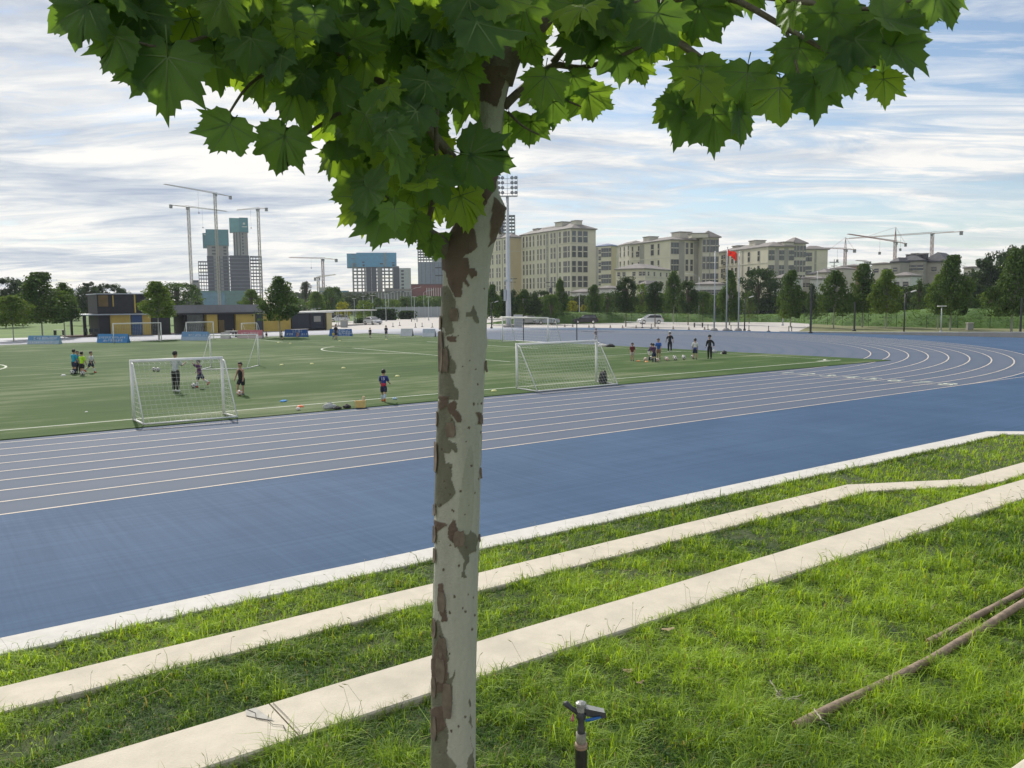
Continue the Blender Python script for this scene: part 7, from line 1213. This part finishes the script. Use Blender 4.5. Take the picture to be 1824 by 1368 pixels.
# ------------------------------------------------------------------ tower cranes
def crane(pxm, D, py_top, py_base, px_jib, py_jib, px_cj, py_cj, label, m, w=None, apex=None, cabin=True):
    """mast at pxm; jib tip and counter-jib end sighted; the jib swings in depth so both ends stay level"""
    p = B(pxm, D); H_ = zat(pxm, py_top, D); zb = 0; t = thing('tower_crane', label, 'crane', p, 0, 'tower cranes on the horizon'); w = w or D*3.4/FP; s = w/2; mb = MB(); n = max(6, int(H_/(w*1.4))); r = max(.06, D*.42/FP)
    for sx in (-s, s):
        for sy_ in (-s, s): mb.tube([(sx, sy_, 0), (sx, sy_, H_)], r, 4)
    for i in range(n):
        z0, z1 = H_*i/n, H_*(i+1)/n; f = 1 if i % 2 else -1
        mb.tube([(-s*f, -s, z0), (s*f, -s, z1)], r*.6, 3); mb.tube([(-s*f, s, z0), (s*f, s, z1)], r*.6, 3); mb.tube([(-s, -s*f, z0), (-s, s*f, z1)], r*.6, 3); mb.tube([(s, -s*f, z0), (s, s*f, z1)], r*.6, 3)
        mb.tube([(-s, -s, z1), (s, -s, z1)], r*.6, 3)
    mb.build('mast', m, t, rot=(0, 0, -YAW))
    # jib: level, so the depth of its tip follows from how high it is sighted
    zj = H_; a0 = p.copy()
    def end(px, py):
        k = ray(px, py); tt = (zj-CAM[2])/k[2]; q = CAM+k*tt; return Vector((q[0], q[1], 0))
    e1 = end(px_jib, py_jib)-a0; lim = D*.30
    if e1.length > lim: e1 = e1.normalized()*lim*1.0
    # keep the sighted bearing of the tip
    def fit(px, L0):
        best = None
        for th in np.linspace(-math.pi, math.pi, 721):
            q = a0+Vector((math.cos(th), math.sin(th), 0))*L0; d = q+UP*zj-Vector(CAM); zc_ = d.dot(Vector(fw)); x = 912+FP*d.dot(Vector(r2))/zc_; y = 684-FP*d.dot(Vector(u2))/zc_; c = (x-px)**2+4*(y-py_jib)**2
            if best is None or c < best[0]: best = (c, th)
        return best
    best = min(((fit(px_jib, L0), L0) for L0 in np.linspace(18, D*.35, 30)), key=lambda q: q[0][0]+.01*q[1]); th, L1 = best[0][1], best[1]; e1 = Vector((math.cos(th), math.sin(th), 0))*L1; L2 = min(L1*.45, max(8, abs(px_cj-pxm)/max(8, abs(px_jib-pxm))*L1)); d = e1.normalized(); nn = Vector((-d.y, d.x, 0)); mb = MB(); hj = w*.62; k = max(8, int(L1/(w*1.1))); Z = UP*H_
    P0, P1 = -d*L2*.15, d*L1
    for sx in (-s*.6, s*.6): mb.tube([P0+nn*sx+Z, P1+nn*sx+Z], r*.7, 3)
    mb.tube([P0+Z+UP*hj, P1*.96+Z+UP*hj*.45], r*.8, 3)
    for i in range(k):
        q0, q1 = P1*(i/k), P1*((i+.5)/k); q2 = P1*((i+1)/k); th_ = lambda f: UP*(hj*(1-f*.55)); mb.tube([q0+nn*s*.6+Z, q1+Z+th_((i+.5)/k)], r*.5, 3); mb.tube([q1+Z+th_((i+.5)/k), q2-nn*s*.6+Z], r*.5, 3)
    mb.build('jib', m, t); mb = MB(); mb.tube([Z+nn*s*.6, -d*L2+nn*s*.6+Z], r, 4); mb.tube([Z-nn*s*.6, -d*L2-nn*s*.6+Z], r, 4); mb.tube([Z+UP*hj, -d*L2*.7+Z+UP*.3], r*.6, 3); mb.build('counter_jib', m, t)
    a_ = math.atan2(d.y, d.x); MB().box(-w*.7, -w*.45, -w*1.5, w*.5, w*.45, w*.2).build('counterweight', M['cw'], t, loc=-d*(L2*.93)+Z, rot=(0, 0, a_))
    MB().box(-w*.5, w*.4, -w*1.3, w*.5, w*1.0, -w*.1).build('cab', M['cw'], t, loc=Z, rot=(0, 0, a_)); MB().box(-w*.75, -w*.75, -w*.35, w*.75, w*.75, w*.05).build('slewing_ring', M['cw'], t, loc=Z, rot=(0, 0, -YAW))
    if apex:
        ha = zat(pxm, apex, D)-H_; mb = MB(); ap = Z+UP*ha
        for sx in (-1, 1):
            for sy_ in (-1, 1): mb.tube([Z+d*s*sx+nn*s*sy_*.7, ap], r*.8, 3)
        for i in range(1, 5): f = i/5; mb.tube([Z+d*s*(1-f)+UP*ha*f, Z-d*s*(1-f)+UP*ha*f], r*.6, 3)
        mb.tube([ap, P1*.62+Z+UP*hj*.6], r*.45, 3); mb.tube([ap, -d*L2*.9+Z], r*.45, 3); mb.build('apex_tower', m, t)
    tr = P1*.35+Z; MB().tube([tr, tr-UP*H_*.18], r*.3, 3).build('hoist_rope', M['dark'], t); MB().box(-.4, -.4, -1.2, .4, .4, 0).build('hook_block', M['cw'], t, loc=tr-UP*H_*.18)
    return t
crane(343, 880, 369, 545, 404, 376, 316, 362, 'white tower crane at the left of the construction towers', M['crane']); crane(391, 820, 345, 545, 292, 329, 427, 346, 'tallest tower crane, standing before the teal wrapped core', M['crane']); crane(466, 890, 372, 545, 421, 375, 484, 369, 'white tower crane at the right of the construction towers', M['crane'])
crane(577, 900, 461, 545, 515, 460, 608, 462, 'distant tower crane left of the blue wrapped frame', M['crane_r']); crane(568, 800, 494, 545, 598, 489, 562, 497, 'small low distant crane beside the larger one', M['crane'])
crane(1503, 470, 444, 545, 1466, 443, 1534, 438, 'left one of the three rusty cranes over the houses', M['crane_r'], apex=423); crane(1591, 430, 431, 545, 1510, 417, 1613, 431, 'middle rusty crane with a pointed apex over the houses', M['crane_r'], apex=405); crane(1656, 450, 416, 545, 1508, 424, 1704, 411, 'right rusty crane with the long level jib over the stone house', M['crane_r'])
crane(1540, 620, 466, 545, 1525, 466, 1580, 468, 'low far jib seen just above the pale houses', M['crane'])
# ------------------------------------------------------------------ pavilion of black and ochre containers
def pavilion():
    z = lambda px, py, D: zat(px, py, D); Y0 = 93.5
    def X(px): d = ray(px, 560); tt = (Y0-CAM[1])/d[1]; return CAM[0]+d[0]*tt
    def Zy(px, py): d = ray(px, py); tt = (Y0-CAM[1])/d[1]; return CAM[2]+d[2]*tt
    t = thing('pavilion', 'long low pavilion of black and ochre containers behind the far touchline', 'building', (X(300), Y0, 0)); o = Vector((X(300), Y0, 0))
    def bx(name, p0, p1, y0, y1, pt, pb, m, zz=None): x0, x1 = X(p0)-o.x, X(p1)-o.x; zb = -.05 if pb is None else Zy((p0+p1)/2, pb); return MB().box(x0, y0, zb, x1, y1, Zy((p0+p1)/2, pt)).build(name, m, t)
    bx('roof', 123, 265, -.5, 8, 559.3, 561.2, M['steel']); bx('floor_deck', 121, 300, -1.2, 8, 597.5, None, M['deck'])
    for p0, p1 in ((125, 128.5), (148, 153)): bx('column', p0, p1, 0, .6, 561.2, 597.5, M['black'])
    bx('wall_panel', 175, 195, -.2, 7, 561.2, 597.5, M['black']); bx('wall_panel', 195, 232, -.05, 7, 561.2, 597.5, M['yel']); bx('door', 233, 252.5, -.1, 7, 561.2, 597.5, M['blued']); bx('wall_panel', 253, 268, 0, 7, 561.2, 597.5, M['yel']); bx('wall_panel', 268, 303, .1, 7, 561.2, 597.5, M['black'])
    bx('upper_wall', 174.5, 240, .2, 7, 524, 558.8, M['black']); bx('upper_panel', 177, 194, .05, 1, 526, 546, mat('dull_ochre', (.16, .11, .045), .8, .2, 1)); bx('upper_panel', 202, 204, .05, 1, 526, 546, M['yel']); bx('upper_wall', 240, 268, .3, 7, 524, 558, M['black']); bx('upper_panel', 240.5, 243, .1, 1, 524, 557, M['yel']); bx('upper_roof', 172.5, 270, -.1, 7.4, 522.6, 524.2, M['steel'])
    bx('terrace_parapet', 308, 590, -.2, 7.5, 543, 557, mat('grey_sheet', (.20, .20, .21), .8, .12, .4, stretch=(1, 1, .1))) if False else bx('terrace_parapet', 306, 470, -.2, 7.5, 543, 557, mat('grey_sheet', (.19, .19, .20), .8, .12, .4)); bx('eaves', 303, 520, -.4, 8, 557, 559.6, M['black'])
    bx('wall_panel', 332, 348, 1.5, 7, 559.6, 597.5, M['black']); bx('window_wall', 336, 366, 1, 7, 559.6, 595, M['glass']); bx('wall_panel', 368, 387, 0, 7, 559.6, 597, M['yel']); bx('wall_panel', 387, 420, .6, 7, 559.6, 597, M['black']); bx('wall_panel', 390, 400, .3, 7, 570, 597, mat('dull_ochre', (.16, .11, .045))); bx('wall_panel', 420, 454, 0, 7, 559.6, 592, M['yel']); bx('door', 455, 469, .2, 7, 559.6, 590, mat('slate_door', (.05, .06, .08))); bx('wall_panel', 469, 518, .1, 7, 559.6, 590, M['yel'])
    bx('floor_deck', 300, 590, -1.0, 8, 597.0, None, M['deck'])
    NV = mat('navy_glass', (.012, .017, .03), .4, .1, 2); bx('window_wall', 519, 551, -.1, 7, 558.5, 586, NV); bx('window_wall', 553, 575, -.1, 7, 558.5, 585.5, NV); bx('sign_panel', 558, 570, -.2, .1, 563, 573, M['greyw']); bx('frame', 551, 553, -.2, 7, 558.5, 586, M['black']); bx('frame', 575, 579, -.2, 7, 557.5, 587, M['black']); bx('end_wall', 580, 589, -.4, 7, 557, 588, mat('pale_ochre', (.50, .44, .24), .8, .05, 1)); bx('roof', 518, 592, -.6, 8, 555.2, 557.4, M['offwhite'])
    mb = MB(); x0 = X(551)-o.x; s = (X(575)-X(551))/4.2
    tmp = MB(); glyphs(tmp, x0, Zy(560, 554.6), 3, s, 5, -.3); mb.add([(x, y-.15, q) for x, y, q in tmp.v], tmp.f); mb.build('sign_letters', M['white'], t)
    for px, pb in ((150, 598), (160, 598), (170, 598)):
        c = thing('garden_chair', {150: 'left one of three dark chairs on the pavilion deck', 160: 'middle one of three dark chairs on the pavilion deck', 170: 'right one of three dark chairs on the pavilion deck'}[px], 'chair', (X(px), Y0-.4, Zy(px, 597.5)), 0, 'chairs on the deck'); MB().box(-.25, -.25, .42, .25, .25, .46).build('seat', M['dark'], c); MB().box(-.25, .21, .46, .25, .25, .9).build('backrest', M['dark'], c)
        for sx in (-.22, .22):
            for sy_ in (-.22, .22): MB().box(sx-.02, sy_-.02, 0, sx+.02, sy_+.02, .42).build('leg', M['dark'], c)
pavilion()
def canopy():
    D = 170; A_, L2 = B(671, D), B(580, D-20); t = thing('canopy', 'white flat canopy on thin posts right of the pavilion', 'canopy', A_); d = L2-A_; d.z = 0; a_ = math.atan2(d.y, d.x); W_ = d.length; z = zat(640, 553.5, D); n = 1 if Vector((-math.sin(a_), math.cos(a_), 0)).dot(Vector((fw[0], fw[1], 0))) > 0 else -1; y0, y1 = sorted((0, 5*n)); t.rotation_euler = (0, 0, a_); MB().box(0, y0, z, W_, y1, z+.22).build('roof', M['offwhite'], t)
    for i in range(6):
        for y in (y0+.5, y1-.5): MB().tube([(W_*(i+.4)/6, y, 0), (W_*(i+.4)/6, y, z)], .07, 6).build('post', M['steel'], t)
canopy()
def hedge(px0, px1, D, h, label):
    P0, P1 = B(px0, D), B(px1, D); n = 2500; u = rng.uniform(0, 1, n)[:, None]; P = np.array(P0)*(1-u)+np.array(P1)*u+rng.normal(0, .45, (n, 3)); P[:, 2] = rng.uniform(0, h, n); nr = rng.normal(size=(n, 3)); nr /= np.linalg.norm(nr, axis=1)[:, None]; t1 = np.cross(nr, rng.normal(size=(n, 3))); t1 /= np.linalg.norm(t1, axis=1)[:, None]; t2 = np.cross(nr, t1); s = .3; v = np.stack([P-t1*s, P+t2*s*.8, P+t1*s, P-t2*s*.8], 1).reshape(-1, 3); link('hedge', np_mesh('hedge', v, np.arange(n*4).reshape(-1, 4), F['dark'], np.repeat(rng.uniform(.7, 1.3, n), 4)[:, None]*np.ones(3)), label=label, cat='hedge', kind='stuff')
hedge(667, 700, 205, 2.6, 'dark clipped hedge right of the canopy'); hedge(715, 735, 215, 2.0, 'dark clipped hedge behind the plaza'); hedge(640, 662, 175, .9, 'planting bed by the white saloon car')
def metal_fence():
    P = [B(668, 228), B(800, 232)]; t = thing('panel_fence', 'long pale grey panel fence at the back of the plaza', 'fence', P[1]); d = P[0]-P[1]; d.z = 0; W_ = d.length; t.rotation_euler = (0, 0, math.atan2(d.y, d.x)); n = 12; me = MB().box(.03, 0, .1, W_/n-.03, .08, 3.0).mesh('panel', mat('fence_grey', (.30, .33, .34), .6, .05, .5)); pm = MB().box(-.06, -.06, 0, .06, .12, 3.2).mesh('post', M['steel'])
    for i in range(n): link('panel', me, t, loc=(W_*i/n, 0, 0)); link('post', pm, t, loc=(W_*i/n, 0, 0))
metal_fence()
# low rail of the bicycle racks on the plaza edge
def racks():
    p0, p1 = G(1112, 578.5), G(1210, 580); t = thing('bike_rack', 'low grey rail rack along the plaza in front of the white parked car', 'rack', p0); d = p1-p0; mb = MB(); mb.tube([(0, 0, .5), d+Vector((0, 0, .5))], .03, 5); mb.build('top_rail', M['steel'], t); me = MB().tube([(0, 0, 0), (0, 0, .5)], .02, 4, M['steel']).mesh('bar'); n = 40
    for i in range(n+1): link('bar', me, t, loc=d*(i/n))
racks()
# overhead line poles
for px, D, pt, lab in ((981, 230, 498, 'wooden power pole with a transformer before the tall cream block'), (914, 260, 492, 'thin power pole by the warm gable'), (1484, 250, 462, 'power pole left of the leftmost crane')):
    p = B(px, D); h = zat(px, pt, D); t = thing('power_pole', lab, 'power pole', p, -YAW); MB().tube([(0, 0, 0), (0, 0, h)], [.2, .12], 8).build('pole', M['greyw'], t); MB().box(-1.3, -.08, h-.9, 1.3, .08, h-.7).build('crossarm', M['dark'], t); MB().box(-.9, -.07, h-1.9, .9, .07, h-1.75).build('crossarm', M['dark'], t)
    if px == 981: MB().lathe([(.4, h-3.6), (.45, h-3.4), (.45, h-2.4), (.3, h-2.2)], 10).build('transformer', M['dark'], t)
# aerial haze
hz_ = MB().box(-700, -80, -1.2, 1100, 1150, 130).build('haze', None, label='thin summer haze over the whole place', cat='haze', kind='stuff')
mh = bpy.data.materials.new('haze'); mh.use_nodes = True; q = mh.node_tree; q.nodes.clear(); oo = q.nodes.new('ShaderNodeOutputMaterial'); pv = q.nodes.new('ShaderNodeVolumePrincipled'); pv.inputs['Color'].default_value = (.80, .88, 1, 1); pv.inputs['Density'].default_value = .00016; pv.inputs['Anisotropy'].default_value = .2; q.links.new(pv.outputs[0], oo.inputs['Volume']); hz_.data.materials.append(mh)
